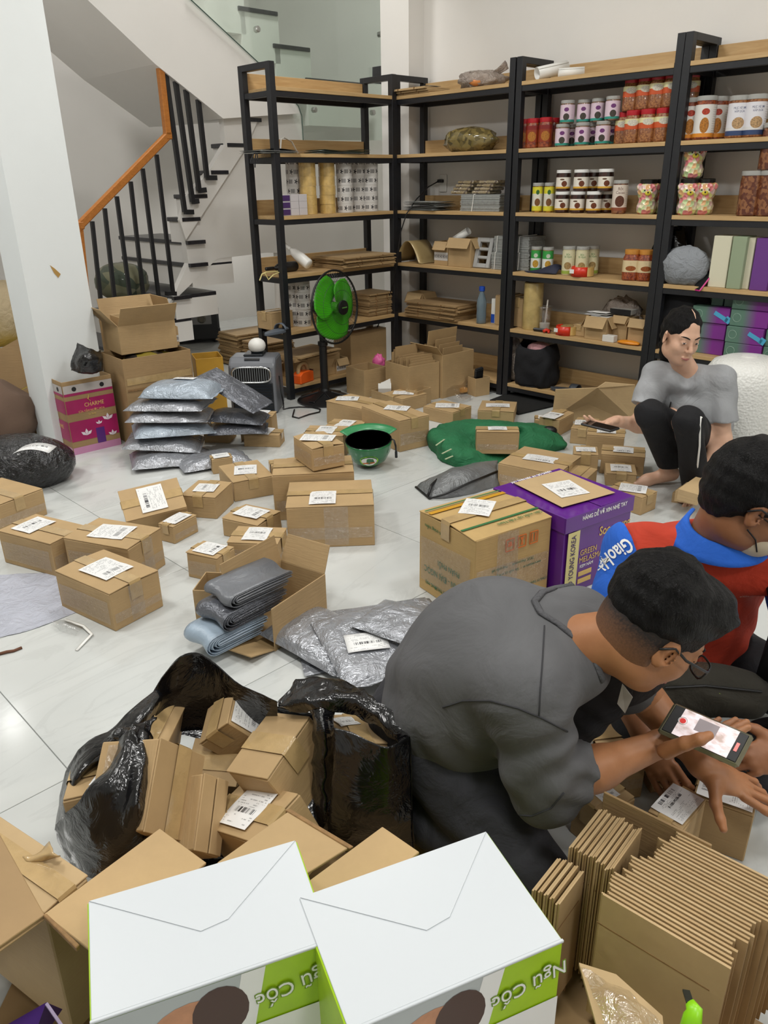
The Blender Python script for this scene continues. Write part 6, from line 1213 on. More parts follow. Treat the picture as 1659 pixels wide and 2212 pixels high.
mailer('plump silver mailer left of the labelled one', mz(700, 1385, .02), -0.75, 0.36, 0.25, 0.09, POLY_GREY, (0, 0), None, G, seed=22)
mailer('silver mailer with white label beside the man', mz(785, 1395, .07), -1.2, 0.36, 0.24, 0.05, POLY_GREY, (0, 0.05), (0.03, -0.0, 0.13, 0.09, 1.4), G, seed=23)
mailer('silver mailer half behind the man back', mz(868, 1350, .11), -0.6, 0.26, 0.2, 0.05, POLY_GREY, (0, 0), None, G, seed=24)
# plastic sheet, ribbon, stick on the floor
PALEF = mat('pale_blue_film', '#b3b6c2', 0.25, var=0.08, wrinkle=0.5, ws=14)
pts = [[onz(-40, 1385, 0.001), onz(60, 1362, 0.003), onz(168, 1322, 0.001)], [onz(-40, 1310, 0.004), onz(60, 1300, 0.006), onz(150, 1290, 0.004)], [onz(-40, 1245, 0.002), onz(60, 1238, 0.004), onz(130, 1240, 0.002)]]
e = ob('plastic_sheet', patch_mb(pts, 26, 18, 0.002, 20), PALEF, smooth=True); tag(e, 'pale translucent plastic sheet flat on the floor at left edge', 'plastic sheet')
e = empty('tape_scrap', onz(160, 1360)); tag(e, 'crumpled clear tape scrap with white strip on the floor', 'tape scrap')
wob('film', patch_mb([[Z(110, 1350, .001), Z(135, 1365, .002), Z(165, 1372, .001)], [Z(112, 1342, .02), Z(140, 1352, .03), Z(172, 1362, .02)], [Z(128, 1338, .002), Z(150, 1342, .002), Z(185, 1352, .002)]], 12, 10, 0.006, 25), PLASTIC_CLEAR, e, smooth=True); wob('strip', MB().tube([Z(140, 1338, .008), Z(180, 1352, .012), Z(198, 1370, .008), Z(165, 1405, .003)], 0.006, 6, flat=0.2), WHITE_PL, e, smooth=True)
e = ob('twig', MB().tube([onz(-10, 1415, .004), onz(15, 1408, .006), onz(30, 1406, .004), onz(47, 1399, .004)], 0.005, 6), mat('brown_twig', '#6b4632', 0.8), smooth=True); tag(e, 'thin brown stick on the floor at the left edge', 'stick')
# ---------------------------------------------------------------- near pile: black bag with cartons
GB = 'cartons in the black bag'
def bb(label, base, eu, dims, lab=None, **k):
    kw = dict(label_on=False)
    if lab: kw = dict(lw=lab[0], ll=lab[1], lpos=(lab[2], lab[3]), lrot=lab[4])
    return carton('carton', label, 'carton', base[:2], 0, *dims, z0=base[2], centered=True, tilt=eu, group=GB, **kw, **k)
bb('carton with glaring tape at the back left inside black bag', (-0.571, 1.498, 0.112), (-0.035, 0.231, -0.064), (0.083, 0.147, 0.117), clear=2)
e = bb('tilted carton with label on its side under the black flap', (-0.337, 1.511, 0.177), (0.298, -0.754, -0.231), (0.107, 0.119, 0.096))
Me = Matrix.Translation(e.location) @ e.rotation_euler.to_matrix().to_4x4(); sg = 1 if (Me @ Vector((0.06, 0, 0.05)) - CAM).length < (Me @ Vector((-0.06, 0, 0.05)) - CAM).length else -1
sheet('shipping_label', [(sg * 0.0575, -sg * 0.05, 0.005), (sg * 0.0575, sg * 0.05, 0.005), (sg * 0.0575, sg * 0.05, 0.088), (sg * 0.0575, -sg * 0.05, 0.088)], LABELS[2], e)
bb('largest plain carton in the bag beside the twisted strand', (-0.206, 1.382, 0.131), (0.318, -0.333, -0.631), (0.136, 0.169, 0.14), seam='x')
bb('carton with large white address label in the bag', (-0.233, 1.248, 0.035), (0.232, -0.423, -0.756), (0.215, 0.132, 0.153), (0.115, 0.1, 0.0, 0.0, 0.0))
bb('tall carton with clear tape patch in the bag', (-0.583, 1.289, 0.198), (1.162, 0.865, 0.989), (0.165, 0.181, 0.15), clear=3, seam='y')
bb('flat-topped labelled carton at the left of the bag', (-0.595, 1.331, 0.1), (-0.181, -0.058, 0.244), (0.191, 0.176, 0.12), (0.05, 0.15, 0.0, 0.0, -0.3))
bb('narrow carton wedged upright between larger ones', (-0.48, 1.286, 0.124), (0.951, 0.826, 0.774), (0.081, 0.154, 0.12), tape=False)
bb('carton hidden under the right black fold', (-0.085, 1.352, 0.142), (-0.305, 0.173, 0.162), (0.107, 0.165, 0.14), (0.05, 0.05, -0.02, 0.03, 0.3))
sheet('shipping_label', [Z(502, 1490, .297), Z(587, 1522, .25), Z(547, 1590, .21), Z(502, 1558, .262)][::-1], LABELS[2], None) if False else None
box3('carton', 'dark carton deep inside the bag centre', 'carton', Z(510, 1700, .12), Z(395, 1690, .12), Z(500, 1600, .17), .08, None, None, GB)
e = empty('rubbish_bag', Z(480, 1700, 0)); tag(e, 'torn black plastic sack holding a heap of cartons', 'plastic sack')
def film(name, rows, amp=0.006, nu=26, nv=26, sc=14, seed=0): return wob(name, patch_mb([[Z(*p) for p in r] for r in rows], nu, nv, amp, sc, seed), POLY_BLACK, e, smooth=True, solid=0.0012)
film('back_flap', [[(330, 1500, .30), (365, 1440, .34), (410, 1409, .36), (450, 1422, .36), (520, 1478, .34), (600, 1515, .32)], [(335, 1530, .26), (370, 1490, .27), (420, 1475, .28), (470, 1490, .28), (530, 1530, .27), (600, 1545, .27)], [(335, 1590, .16), (380, 1580, .15), (430, 1580, .15), (480, 1590, .15), (540, 1600, .15), (600, 1600, .15)]], 0.004)
film('left_rim', [[(340, 1490, .31), (290, 1530, .31), (240, 1575, .28), (175, 1615, .24), (140, 1680, .18), (118, 1785, .06)], [(350, 1505, .31), (310, 1550, .32), (262, 1590, .30), (200, 1640, .26), (158, 1700, .22), (132, 1795, .1)], [(345, 1525, .27), (320, 1565, .28), (285, 1605, .28), (210, 1660, .2), (165, 1720, .17), (150, 1790, .1)]], 0.005)
film('left_drape', [[(262, 1590, .325), (278, 1575, .34), (300, 1570, .345), (322, 1580, .335), (330, 1595, .32)], [(240, 1650, .31), (262, 1640, .335), (285, 1640, .33), (308, 1650, .33), (318, 1660, .31)], [(170, 1725, .28), (215, 1720, .30), (262, 1730, .29), (296, 1735, .30), (318, 1745, .26)], [(122, 1790, .15), (180, 1800, .21), (240, 1815, .22), (285, 1810, .22), (318, 1800, .19)], [(140, 1850, .04), (180, 1888, .08), (225, 1895, .10), (275, 1870, .12), (312, 1840, .13)]], 0.006, 34, 34, 16, 2)
film('left_gather', [[(235, 1590, .30), (265, 1572, .325), (300, 1560, .335), (335, 1545, .32)], [(255, 1600, .31), (275, 1585, .34), (302, 1578, .35), (325, 1575, .33)], [(272, 1630, .30), (285, 1622, .325), (300, 1620, .33), (312, 1625, .31)]], 0.012, 24, 20, 28, 3)
film('right_hood', [[(600, 1512, .31), (640, 1475, .34), (695, 1458, .36), (760, 1478, .36), (830, 1528, .37), (884, 1592, .36)], [(610, 1530, .31), (650, 1508, .35), (697, 1500, .37), (760, 1512, .37), (825, 1552, .36), (880, 1600, .35)], [(630, 1545, .30), (662, 1535, .33), (693, 1535, .35), (760, 1545, .34), (818, 1572, .33), (872, 1612, .34)]], 0.010, 34, 24, 20, 4)
film('right_strand', [[(668, 1530, .33), (682, 1522, .355), (700, 1525, .355), (722, 1535, .33)], [(678, 1580, .30), (690, 1578, .325), (704, 1580, .325), (722, 1590, .29)], [(674, 1680, .2), (690, 1678, .225), (706, 1680, .225), (724, 1690, .19)], [(680, 1770, .1), (696, 1775, .13), (712, 1775, .13), (730, 1785, .09)], [(690, 1815, .01), (705, 1822, .02), (722, 1825, .02), (740, 1830, .01)]], 0.007, 18, 34, 26, 5)
film('right_drape', [[(722, 1572, .36), (770, 1590, .37), (830, 1612, .37), (884, 1592, .36)], [(722, 1640, .31), (775, 1650, .32), (835, 1660, .32), (888, 1650, .31)], [(715, 1740, .20), (775, 1750, .22), (840, 1755, .22), (890, 1745, .21)], [(705, 1822, .08), (770, 1850, .07), (840, 1860, .08), (893, 1840, .10)]], 0.005, 28, 30, 12, 6)
film('sack_floor', [[(150, 1860, .004), (300, 1860, .004), (500, 1880, .004), (700, 1850, .004), (870, 1820, .004)], [(150, 1700, .004), (300, 1700, .003), (500, 1700, .003), (700, 1690, .004), (860, 1680, .004)], [(240, 1590, .01), (340, 1570, .006), (500, 1580, .006), (640, 1570, .006), (840, 1600, .01)], [(300, 1530, .1), (380, 1500, .1), (480, 1500, .1), (620, 1530, .1), (800, 1560, .08)]], 0.003, 26, 22, 10, 9)
film('far_side', [[(884, 1592, .36), (870, 1570, .33), (845, 1545, .31)], [(889, 1700, .26), (880, 1680, .15), (860, 1660, .12)], [(893, 1840, .10), (885, 1800, .03), (870, 1760, .01)]], 0.004, 12, 20, 12, 7)
# ---------------------------------------------------------------- near left cartons and the open carton under the white boxes
D = Z(190, 1890, .36); A = Z(95, 1972, .36); C = Z(33, 1664, .37)
e = box3('carton', 'worn taped carton with torn tape at the left edge', 'carton', D, A, C, 0.3, CARD_L)
e2 = empty('tape_tear', Z(95, 1845, .372)); e2.parent = None
tag(e2, 'torn curled tape flap on the worn carton', 'tape scrap')
wob('curl', patch_mb([[Z(50, 1852, .368), Z(80, 1843, .372), Z(108, 1818, .38)], [Z(58, 1862, .368), Z(90, 1850, .378), Z(118, 1845, .39)], [Z(72, 1862, .367), Z(100, 1858, .37), Z(132, 1848, .375)]], 10, 8, 0.003, 30), TAPE, e2, smooth=True, solid=0.001)
oc_ = empty('open_carton', Z(300, 2100, 0)); tag(oc_, 'large open carton with raised flaps under the white cereal boxes', 'carton')
def slab(name, pts, m=CARD, th=0.005):
    q = [Z(*p) for p in pts]; n = (q[1] - q[0]).cross(q[2] - q[1]).normalized(); n = -n if n.z > 0 else n
    return wob(name, MB().prism(q, n * th), m, oc_, bevel=0.001)
slab('flap', [(95, 1974, .46), (345, 1789, .45), (446, 1863, .44), (205, 2060, .46)]); slab('flap', [(440, 1935, .46), (470, 1862, .46), (626, 1750, .46), (757, 1828, .45), (640, 1900, .46)]); slab('flap', [(600, 1960, .46), (662, 1906, .46), (826, 1785, .46), (906, 1840, .45), (760, 1960, .46)])
slab('double_edge', [(616, 1750, .462), (626, 1746, .462), (764, 1828, .452), (755, 1833, .452)], EDGE, 0.012)
slab('left_flap', [(-60, 1720, .49), (-2, 1800, .48), (96, 1976, .46), (-60, 2085, .46)], CARD_D)
slab('left_wall', [(96, 1978, .455), (-60, 2090, .455), (-60, 2090, .05), (96, 1978, .05)], CARD_D)
slab('back_wall', [(96, 1978, .455), (600, 1850, .455), (600, 1850, .05), (96, 1978, .05)], CARD_D)
slab('base', [(96, 1978, .02), (980, 1740, .02), (1100, 2212, .02), (-60, 2300, .02)], CARD_D)
slab('front_rim', [(92, 1976, .466), (100, 1972, .466), (172, 2040, .466), (164, 2048, .466)], EDGE, 0.008)
e = empty('purple_box', Z(40, 2200, .2), 0.5); tag(e, 'purple box lying in the open carton at bottom left', 'box'); wob('body', MB().hexa([Z(*p) for p in ((-40, 2290, .2), (60, 2290, .2), (135, 2180, .2), (-20, 2250, .2), (-40, 2260, .3), (70, 2250, .3), (100, 2165, .3), (0, 2222, .3))]), mat('purple_gloss', '#4a2a7a', 0.35), e); wob('seam', MB().beam(Z(100, 2168, .302), Z(150, 2240, .28), 0.004), mat('pale_edge', '#b9a8cf', 0.5), e)
# cereal boxes
CER = mat('cereal_white', '#c9ced2', 0.38, coat=0.15); LIME = mat('lime_print_box', '#a9d11a', 0.4, var=0.06, vs=20); SKIN_P = mat('skin_tone_print', '#c98f6a', 0.45, var=0.25, vs=18); BROWN_P = mat('brown_hair_print', '#4a2f26', 0.45); GREY_P = mat('pale_grey_print', '#b9bfc0', 0.45)
def cereal(label, c, yaw, w, d, h, z0=0.026):
    e = empty('cereal_box', (c[0], c[1], z0), yaw); tag(e, label, 'cereal box', 'white cereal boxes'); x, y = w / 2, d / 2; h = h - z0
    ob('body', MB().box((0, 0, h / 2 - 0.0015), (w, d, h - 0.003)), LIME, e, bevel=0.0008)
    ob('top_panel', MB().box((0, 0, h - 0.001), (w - 0.004, d - 0.001, 0.002)), CER, e, bevel=0.0006)
    t0 = (-0.02 + 0.0, -y * 0.22); poly = [Vector((-x + 0.003, y - 0.001, h)), Vector((x - 0.003, y - 0.001, h)), Vector((0.028, -y * 0.12, h)), Vector((-0.008, -y * 0.18, h))]
    ob('tuck_flap', MB().prism(poly, (0, 0, 0.0014)), CER, e)
    ob('lid_lip', MB().box((0, -y - 0.001, h - 0.002), (w, 0.004, 0.004)), CER, e, bevel=0.0008)
    F = -y - 0.0012
    def fq(pts, m, name, k=1.0): return ob(name, MB().add([(px, F - 0.0004 * k, h - pz) for px, pz in pts], [tuple(range(len(pts)))]), m, e)
    fq([(-x, 0.006), (0.045, 0.006), (0.015, 0.2), (-x, 0.2)], GREY_P, 'photo_print', 0.5); fq([(0.03, 0.006), (0.06, 0.006), (0.02, 0.2), (-0.01, 0.2)], WHITE_INK, 'white_swoosh', 1)
    n = 20
    fq([(-0.035 + 0.055 * math.cos(t), 0.075 + 0.05 * math.sin(t)) for t in [i * 2 * PI / n for i in range(n)]], SKIN_P, 'portrait_print', 1.2); fq([(0.0 + 0.035 * math.cos(t), 0.06 + 0.045 * math.sin(t)) for t in [i * 2 * PI / n for i in range(n)]], BROWN_P, 'hair_print', 1.6); fq([(-0.11 + 0.03 * math.cos(t), 0.085 + 0.03 * math.sin(t)) for t in [i * 2 * PI / n for i in range(n)]], BROWN_P, 'hair_print', 1.4); fq([(-0.105 + 0.024 * math.cos(t), 0.1 + 0.03 * math.sin(t)) for t in [i * 2 * PI / n for i in range(n)]], SKIN_P, 'portrait_print', 1.8)
    fq([(0.04, 0.105), (x, 0.105), (x, 0.2), (0.03, 0.2)], WHITE_INK, 'white_field', 0.8)
    M = frame((0.098, F - 0.0012, h - 0.055), (-1, 0, 0), (0, 0, -1)) @ Matrix.Rotation(0.12, 4, 'Z')
    text_mesh('Ngũ Cốc', 0.034, mat('leaf_ink', '#6f9410', 0.5), e, M, ext=0.0002, bold=0.0016, squeeze=0.85); M2 = frame((0.098, F - 0.0016, h - 0.055), (-1, 0, 0), (0, 0, -1)) @ Matrix.Rotation(0.12, 4, 'Z'); text_mesh('Ngũ Cốc', 0.034, WHITE_INK, e, M2, ext=0.0002, squeeze=0.85)
    return e
def ctr(a, yaw, w, d): A = Vector((math.cos(yaw), math.sin(yaw))); B = Vector((-math.sin(yaw), math.cos(yaw))); q = Vector(a) + A * w / 2 - B * d / 2; return q
cereal('white and lime cereal box at bottom left, tuck flap up', ctr((-0.407, 0.745), 0.350, 0.289, 0.171), 0.350, 0.289, 0.171, 0.52)
cereal('white and lime cereal box right of its twin', ctr((-0.124, 0.743), 0.389, 0.289, 0.19), 0.389, 0.289, 0.19, 0.522)
# ---------------------------------------------------------------- near right: carton of flattened cartons, parcels being scanned
ZT_ = 0.33
P1, P2, Bk = Z(1302, 1926, ZT_), Z(1570, 2082, ZT_), Z(1448, 1788, ZT_)
sv = (P2 - P1); Ls = sv.length; sv.normalize(); tv = Vector((-sv.y, sv.x, 0)); Dt = (Bk - P1).dot(tv)
ys = math.atan2(sv.y, sv.x); N_ = 25; rj = random.Random(5)
for k in range(N_):
    off = (0.0, 0.012, 0.03, 0.045)[min(3, k // 7)]
    H_ = 0.29 + rj.uniform(-.006, .004) - (0.012 if k % 5 == 2 else 0); c = P1 + sv * (Ls / 2 + off + rj.uniform(-.006, .006)) + tv * (Dt * k / (N_ - 1))
    upright(ORD[k] + ' from the front' + ' in the long row of flattened cartons', (c.x, c.y), ys, Ls * (1.0 if k % 4 else 1.04), H_, 0.006, z=ZT_ - H_ - 0.001, m=CARD if k % 3 else CARD_L, group='long row of flattened cartons')
q1 = Z(1232, 1814, ZT_); q2 = Z(1294, 1750, ZT_); Lq = (q2 - q1).length
for k in range(10):
    c = (q1 + q2) / 2 + sv * (0.0085 * k) + tv * rj.uniform(-.004, .004); upright(ORD[k] + ' from the left in the upper short row of flattened cartons', (c.x, c.y), ys + PI / 2, Lq + 0.02, 0.29 + rj.uniform(-.004, .004), 0.0062, z=0.035, m=CARD if k % 2 else CARD_L, group='upper short row of flattened cartons')
q1 = Z(1146, 1903, ZT_ - 0.02); q2 = Z(1200, 1845, ZT_ - 0.02); Lq = (q2 - q1).length
for k in range(5):
    c = (q1 + q2) / 2 + sv * (0.011 * k + 0.004); upright(ORD[k] + ' from the left in the lower short row of flattened cartons', (c.x, c.y), ys + PI / 2, Lq + 0.01, 0.27 + rj.uniform(-.004, .004), 0.007, z=0.03, m=CARD if k % 2 else CARD_L, group='lower short row of flattened cartons')
kc = empty('sheet_carton', Z(1400, 2000, 0)); tag(kc, 'open carton holding the rows of flattened cartons', 'carton')
K0 = Z(1300, 1742, 0.30); s0 = K0 - tv * 0.47
def kslab(name, a, b, h0, h1, m=CARD_D): n = tv * 0.005 if abs((b - a).normalized().dot(sv)) > 0.5 else sv * 0.005; a = Vector((a.x, a.y, 0)); b = Vector((b.x, b.y, 0)); return wob(name, MB().prism([a + Vector((0, 0, h0)), b + Vector((0, 0, h0)), b + Vector((0, 0, h1)), a + Vector((0, 0, h1))], n), m, kc, bevel=0.001)
R0 = K0 + sv * 0.47
kslab('back_panel', K0 + sv * 0.0, K0 + sv * 0.2, 0.005, 0.335); kslab('right_panel', R0 - tv * 0.08, R0 - tv * 0.47, 0.005, 0.33, CARD); kslab('front_panel', s0, s0 + sv * 0.47, 0.005, 0.15); kslab('left_panel', K0 - sv * 0.01, s0 - sv * 0.01, 0.005, 0.14)
wob('base', MB().prism([K0 - Vector((0, 0, .30)), R0 - Vector((0, 0, .30)), R0 - tv * .47 - Vector((0, 0, .30)), s0 - Vector((0, 0, .30))], (0, 0, 0.005)), CARD_D, kc)
wob('label_strip', MB().beam(R0 - tv * 0.2 + Vector((0.006, 0, 0.0)), R0 - tv * 0.46 + Vector((0.006, 0, 0.0)), 0.002, 0.06), LABELS[0], kc)
GS = 'parcels being scanned'
def addr(e, body, size, x, y, rot, z): return text_mesh(body, size, INK, e, frame((x, y, z), (1, 0, 0), (0, 1, 0)) @ Matrix.Rotation(rot, 4, 'Z'), ext=0.0002)
e = carton('carton', 'carton under the spread hand with large printed label', 'carton', (0.783, 1.258), 1.031, 0.11, 0.123, 0.135, group=GS, lw=0.105, ll=0.115, lrot=0.0, lmat=LABELS[3]); addr(e, '000-D-33-00', 0.013, -0.012, 0.0, PI / 2, 0.1425)
e = carton('carton', 'small carton with code label behind the spread hand', 'carton', (0.645, 1.47), 0.129, 0.085, 0.09, 0.14, group=GS, lw=0.075, ll=0.085, lmat=LABELS[3]); addr(e, 'D-Z-09-00', 0.011, -0.01, 0.0, -1.57, 0.1475)
e = carton('carton', 'low carton with curled code label before the forearm', 'carton', (0.60, 1.19), 0.79, 0.115, 0.075, 0.17, group=GS, lw=0.1, ll=0.07, lmat=LABELS[3]); addr(e, 'F-100-M-06-00', 0.009, 0.0, 0.006, 0.0, 0.1775)
carton('carton', 'plain brown carton between the man knee and code label', 'carton', (0.50, 1.44), 0.15, 0.12, 0.12, 0.16, group=GS, label_on=False, clear=2)
carton('carton', 'labelled carton half under the forearm', 'carton', (0.47, 1.28), 0.6, 0.1, 0.09, 0.12, group=GS, lw=0.05, ll=0.05)
# lime-handled cutter and crinkled film at the bottom edge
e = empty('box_cutter', Z(1485, 2170, .30)); tag(e, 'lime-handled cutter stuck among the flattened cartons', 'cutter'); wob('handle', MB().tube([Z(1482, 2240, .31), Z(1496, 2200, .335), Z(1500, 2180, .345), Z(1490, 2165, .345)], [0.012, 0.013, 0.011, 0.007], 10, flat=0.6), mat('lime_plastic', '#8fd41c', 0.35), e, smooth=True); wob('blade', MB().beam(Z(1491, 2168, .346), Z(1482, 2140, .335), 0.010, 0.003), mat('dark_blade', '#3c4038', 0.4, 0.6), e)
e = empty('crinkled_film', Z(1330, 2140, 0.2)); tag(e, 'crinkled clear film over tan card at the bottom edge', 'plastic film'); wob('film', patch_mb([[Z(1258, 2092, .26), Z(1300, 2110, .28), Z(1330, 2120, .27)], [Z(1280, 2140, .28), Z(1330, 2150, .3), Z(1390, 2165, .28)], [Z(1310, 2212, .28), Z(1370, 2215, .29), Z(1440, 2220, .27)]], 16, 16, 0.008, 22), PLASTIC_CLEAR, e, smooth=True); wob('card', MB().prism([Z(1250, 2085, .25), Z(1330, 2110, .25), Z(1430, 2200, .25), (Z(1440, 2300, .25)), Z(1310, 2300, .25)], (0, 0, 0.006)), CARD_L, e)
# ---------------------------------------------------------------- people: smooth-blended implicit bodies turned into meshes
from mathutils.bvhtree import BVHTree
def V3(*a): return np.array(a if len(a) > 1 else a[0], float)
def cap(a, b, ra, rb=None, k=0.03, cut=(), flat=None): return dict(t='cap', a=V3(a), b=V3(b), ra=ra, rb=ra if rb is None else rb, k=k, cut=cut, flat=flat)
def ell(c, r, R=None, k=0.03, cut=(), op='add'): return dict(t='ell', c=V3(c), r=V3(r), R=None if R is None else np.array(R), k=k, cut=cut, op=op)
def sub(c, r, R=None, k=0.01): return ell(c, r, R, k, (), 'sub')
def xform(ps, M, o):
    """head- or hand-local prims to world"""
    M = np.array(M); o = V3(o); out = []
    for p in ps:
        q = dict(p)
        if p['t'] == 'cap': q['a'] = M @ p['a'] + o; q['b'] = M @ p['b'] + o
        else: q['c'] = M @ p['c'] + o; q['R'] = M @ (np.eye(3) if p['R'] is None else p['R'])
        q['cut'] = [(M @ V3(c) + o, M @ V3(n)) for c, n in p['cut']]; out.append(q)
    return out
def implicit(prims, res, cuts=(), disp=None, pad=0.02):
    lo = np.full(3, 1e9); hi = -lo
    for p in prims:
        if p.get('op') == 'sub': continue
        if p['t'] == 'cap': m = max(p['ra'], p['rb']); lo = np.minimum(lo, np.minimum(p['a'], p['b']) - m); hi = np.maximum(hi, np.maximum(p['a'], p['b']) + m)
        else: m = p['r'].max(); lo = np.minimum(lo, p['c'] - m); hi = np.maximum(hi, p['c'] + m)
    lo -= pad; hi += pad; n = np.ceil((hi - lo) / res).astype(int) + 1
    ax = [lo[i] + res * np.arange(n[i]) for i in range(3)]; D = np.full(n, 0.2, np.float32)
    for p in prims:
        k = p['k']; mg = 0.05 + k
        if p['t'] == 'cap': m = max(p['ra'], p['rb']) + mg; a = np.minimum(p['a'], p['b']) - m; b = np.maximum(p['a'], p['b']) + m
        else: m = p['r'].max() + mg; a = p['c'] - m; b = p['c'] + m
        i0 = np.clip(((a - lo) / res).astype(int), 0, n); i1 = np.clip(((b - lo) / res).astype(int) + 2, 0, n); s = tuple(slice(i0[q], i1[q]) for q in range(3))
        X, Y, Zz = np.meshgrid(ax[0][s[0]], ax[1][s[1]], ax[2][s[2]], indexing='ij', sparse=True)
        if p['t'] == 'cap':
            ab = p['b'] - p['a']; L2 = ab @ ab + 1e-12; px, py, pz = X - p['a'][0], Y - p['a'][1], Zz - p['a'][2]
            t = np.clip((px * ab[0] + py * ab[1] + pz * ab[2]) / L2, 0, 1); d = np.sqrt((px - t * ab[0]) ** 2 + (py - t * ab[1]) ** 2 + (pz - t * ab[2]) ** 2) - (p['ra'] + t * (p['rb'] - p['ra']))
        else:
            px, py, pz = X - p['c'][0], Y - p['c'][1], Zz - p['c'][2]; R = p['R']
            if R is not None: px, py, pz = (R[0, 0] * px + R[1, 0] * py + R[2, 0] * pz), (R[0, 1] * px + R[1, 1] * py + R[2, 1] * pz), (R[0, 2] * px + R[1, 2] * py + R[2, 2] * pz)
            r = p['r']; q1 = np.sqrt((px / r[0]) ** 2 + (py / r[1]) ** 2 + (pz / r[2]) ** 2) + 1e-9; q2 = np.sqrt((px / r[0] ** 2) ** 2 + (py / r[1] ** 2) ** 2 + (pz / r[2] ** 2) ** 2) + 1e-9
            d = q1 * (q1 - 1) / q2
        for c, nn in p['cut']: d = np.maximum(d, (X - c[0]) * nn[0] + (Y - c[1]) * nn[1] + (Zz - c[2]) * nn[2])
        o = D[s]
        if p.get('op') == 'sub':
            h = np.clip(0.5 - 0.5 * (o + d) / k, 0, 1); D[s] = o * (1 - h) + (-d) * h + k * h * (1 - h)
        else:
            h = np.clip(0.5 + 0.5 * (o - d) / k, 0, 1); D[s] = o * (1 - h) + d * h - k * h * (1 - h)
    X, Y, Zz = np.meshgrid(*ax, indexing='ij', sparse=True)
    if disp is not None: D = D + disp(X, Y, Zz)
    for c, nn in cuts: D = np.maximum(D, (X - c[0]) * nn[0] + (Y - c[1]) * nn[1] + (Zz - c[2]) * nn[2])
    # surface nets
    I = D < 0; C = np.zeros(tuple(n - 1), np.int8)
    for dx in (0, 1):
        for dy in (0, 1):
            for dz in (0, 1): C += I[dx:n[0] - 1 + dx, dy:n[1] - 1 + dy, dz:n[2] - 1 + dz]
    act = np.argwhere((C > 0) & (C < 8)); idx = -np.ones(tuple(n - 1), np.int64); idx[tuple(act.T)] = np.arange(len(act))
    acc = np.zeros((len(act), 3)); cnt = np.zeros(len(act))
    for dx, dy, dz, axx in [(a, b, c, q) for q in range(3) for a in (0, 1) for b in (0, 1) for c in (0, 1) if (a, b, c)[q] == 0]:
        o = np.array([dx, dy, dz]); e = np.zeros(3, int); e[axx] = 1; p0 = act + o; p1 = p0 + e; d0 = D[tuple(p0.T)]; d1 = D[tuple(p1.T)]
        m = (d0 < 0) != (d1 < 0); t = np.where(m, d0 / (d0 - d1 + 1e-12), 0); acc[m] += (p0 + t[:, None] * e)[m]; cnt[m] += 1
    verts = lo + res * acc / cnt[:, None]; faces = []
    for q in range(3):
        u, v = [(1, 2), (2, 0), (0, 1)][q]; sl0 = [slice(None)] * 3; sl1 = [slice(None)] * 3; sl0[q] = slice(0, -1); sl1[q] = slice(1, None)
        a, b = I[tuple(sl0)], I[tuple(sl1)]; ed = np.argwhere(a != b); ed = ed[(ed[:, u] > 0) & (ed[:, v] > 0) & (ed[:, u] < n[u] - 1) & (ed[:, v] < n[v] - 1)]
        eu = np.zeros(3, int); eu[u] = 1; ev = np.zeros(3, int); ev[v] = 1
        f = np.stack([idx[tuple(x.T)] for x in (ed - eu - ev, ed - ev, ed, ed - eu)], 1); flip = ~a[tuple(ed.T)]; f[flip] = f[flip][:, ::-1]; faces.append(f)
    return verts, np.concatenate(faces)
def skin_mesh(name, parts, m, parent, smooth_it=0, fade=None):
    """one mesh object from one or more implicit pieces"""
    vs = []; fs = []; o = 0
    for v, f in parts: vs.append(v); fs.append(f + o); o += len(v)
    v = np.concatenate(vs); f = np.concatenate(fs); L = parent.location
    me = bpy.data.meshes.new(name); me.vertices.add(len(v)); me.vertices.foreach_set('co', (v - V3(L)).astype(np.float32).ravel())
    me.loops.add(len(f) * 4); me.loops.foreach_set('vertex_index', f.astype(np.int32).ravel()); me.polygons.add(len(f)); me.polygons.foreach_set('loop_start', np.arange(len(f), dtype=np.int32) * 4)
    me.update(); me.validate(); me.polygons.foreach_set('use_smooth', np.ones(len(me.polygons), bool))
    o = link_mesh(name, me, m, parent)
    if fade:
        M_, o_, z0_, z1_ = fade; q = (v - o_) @ M_; a = me.color_attributes.new('fade', 'FLOAT_COLOR', 'POINT'); f_ = np.clip((q[:, 2] - z0_) / (z1_ - z0_), 0, 1); a.data.foreach_set('color', np.stack([f_, f_, f_, np.ones_like(f_)], 1).astype(np.float32).ravel())
    if smooth_it: md = o.modifiers.new('s', 'SMOOTH'); md.iterations = smooth_it; md.factor = 0.5
    return o
def basis(fwd, up):
    f = Vector(fwd).normalized(); u = Vector(up); r = f.cross(u).normalized(); u = r.cross(f); return np.array([[r.x, f.x, u.x], [r.y, f.y, u.y], [r.z, f.z, u.z]])
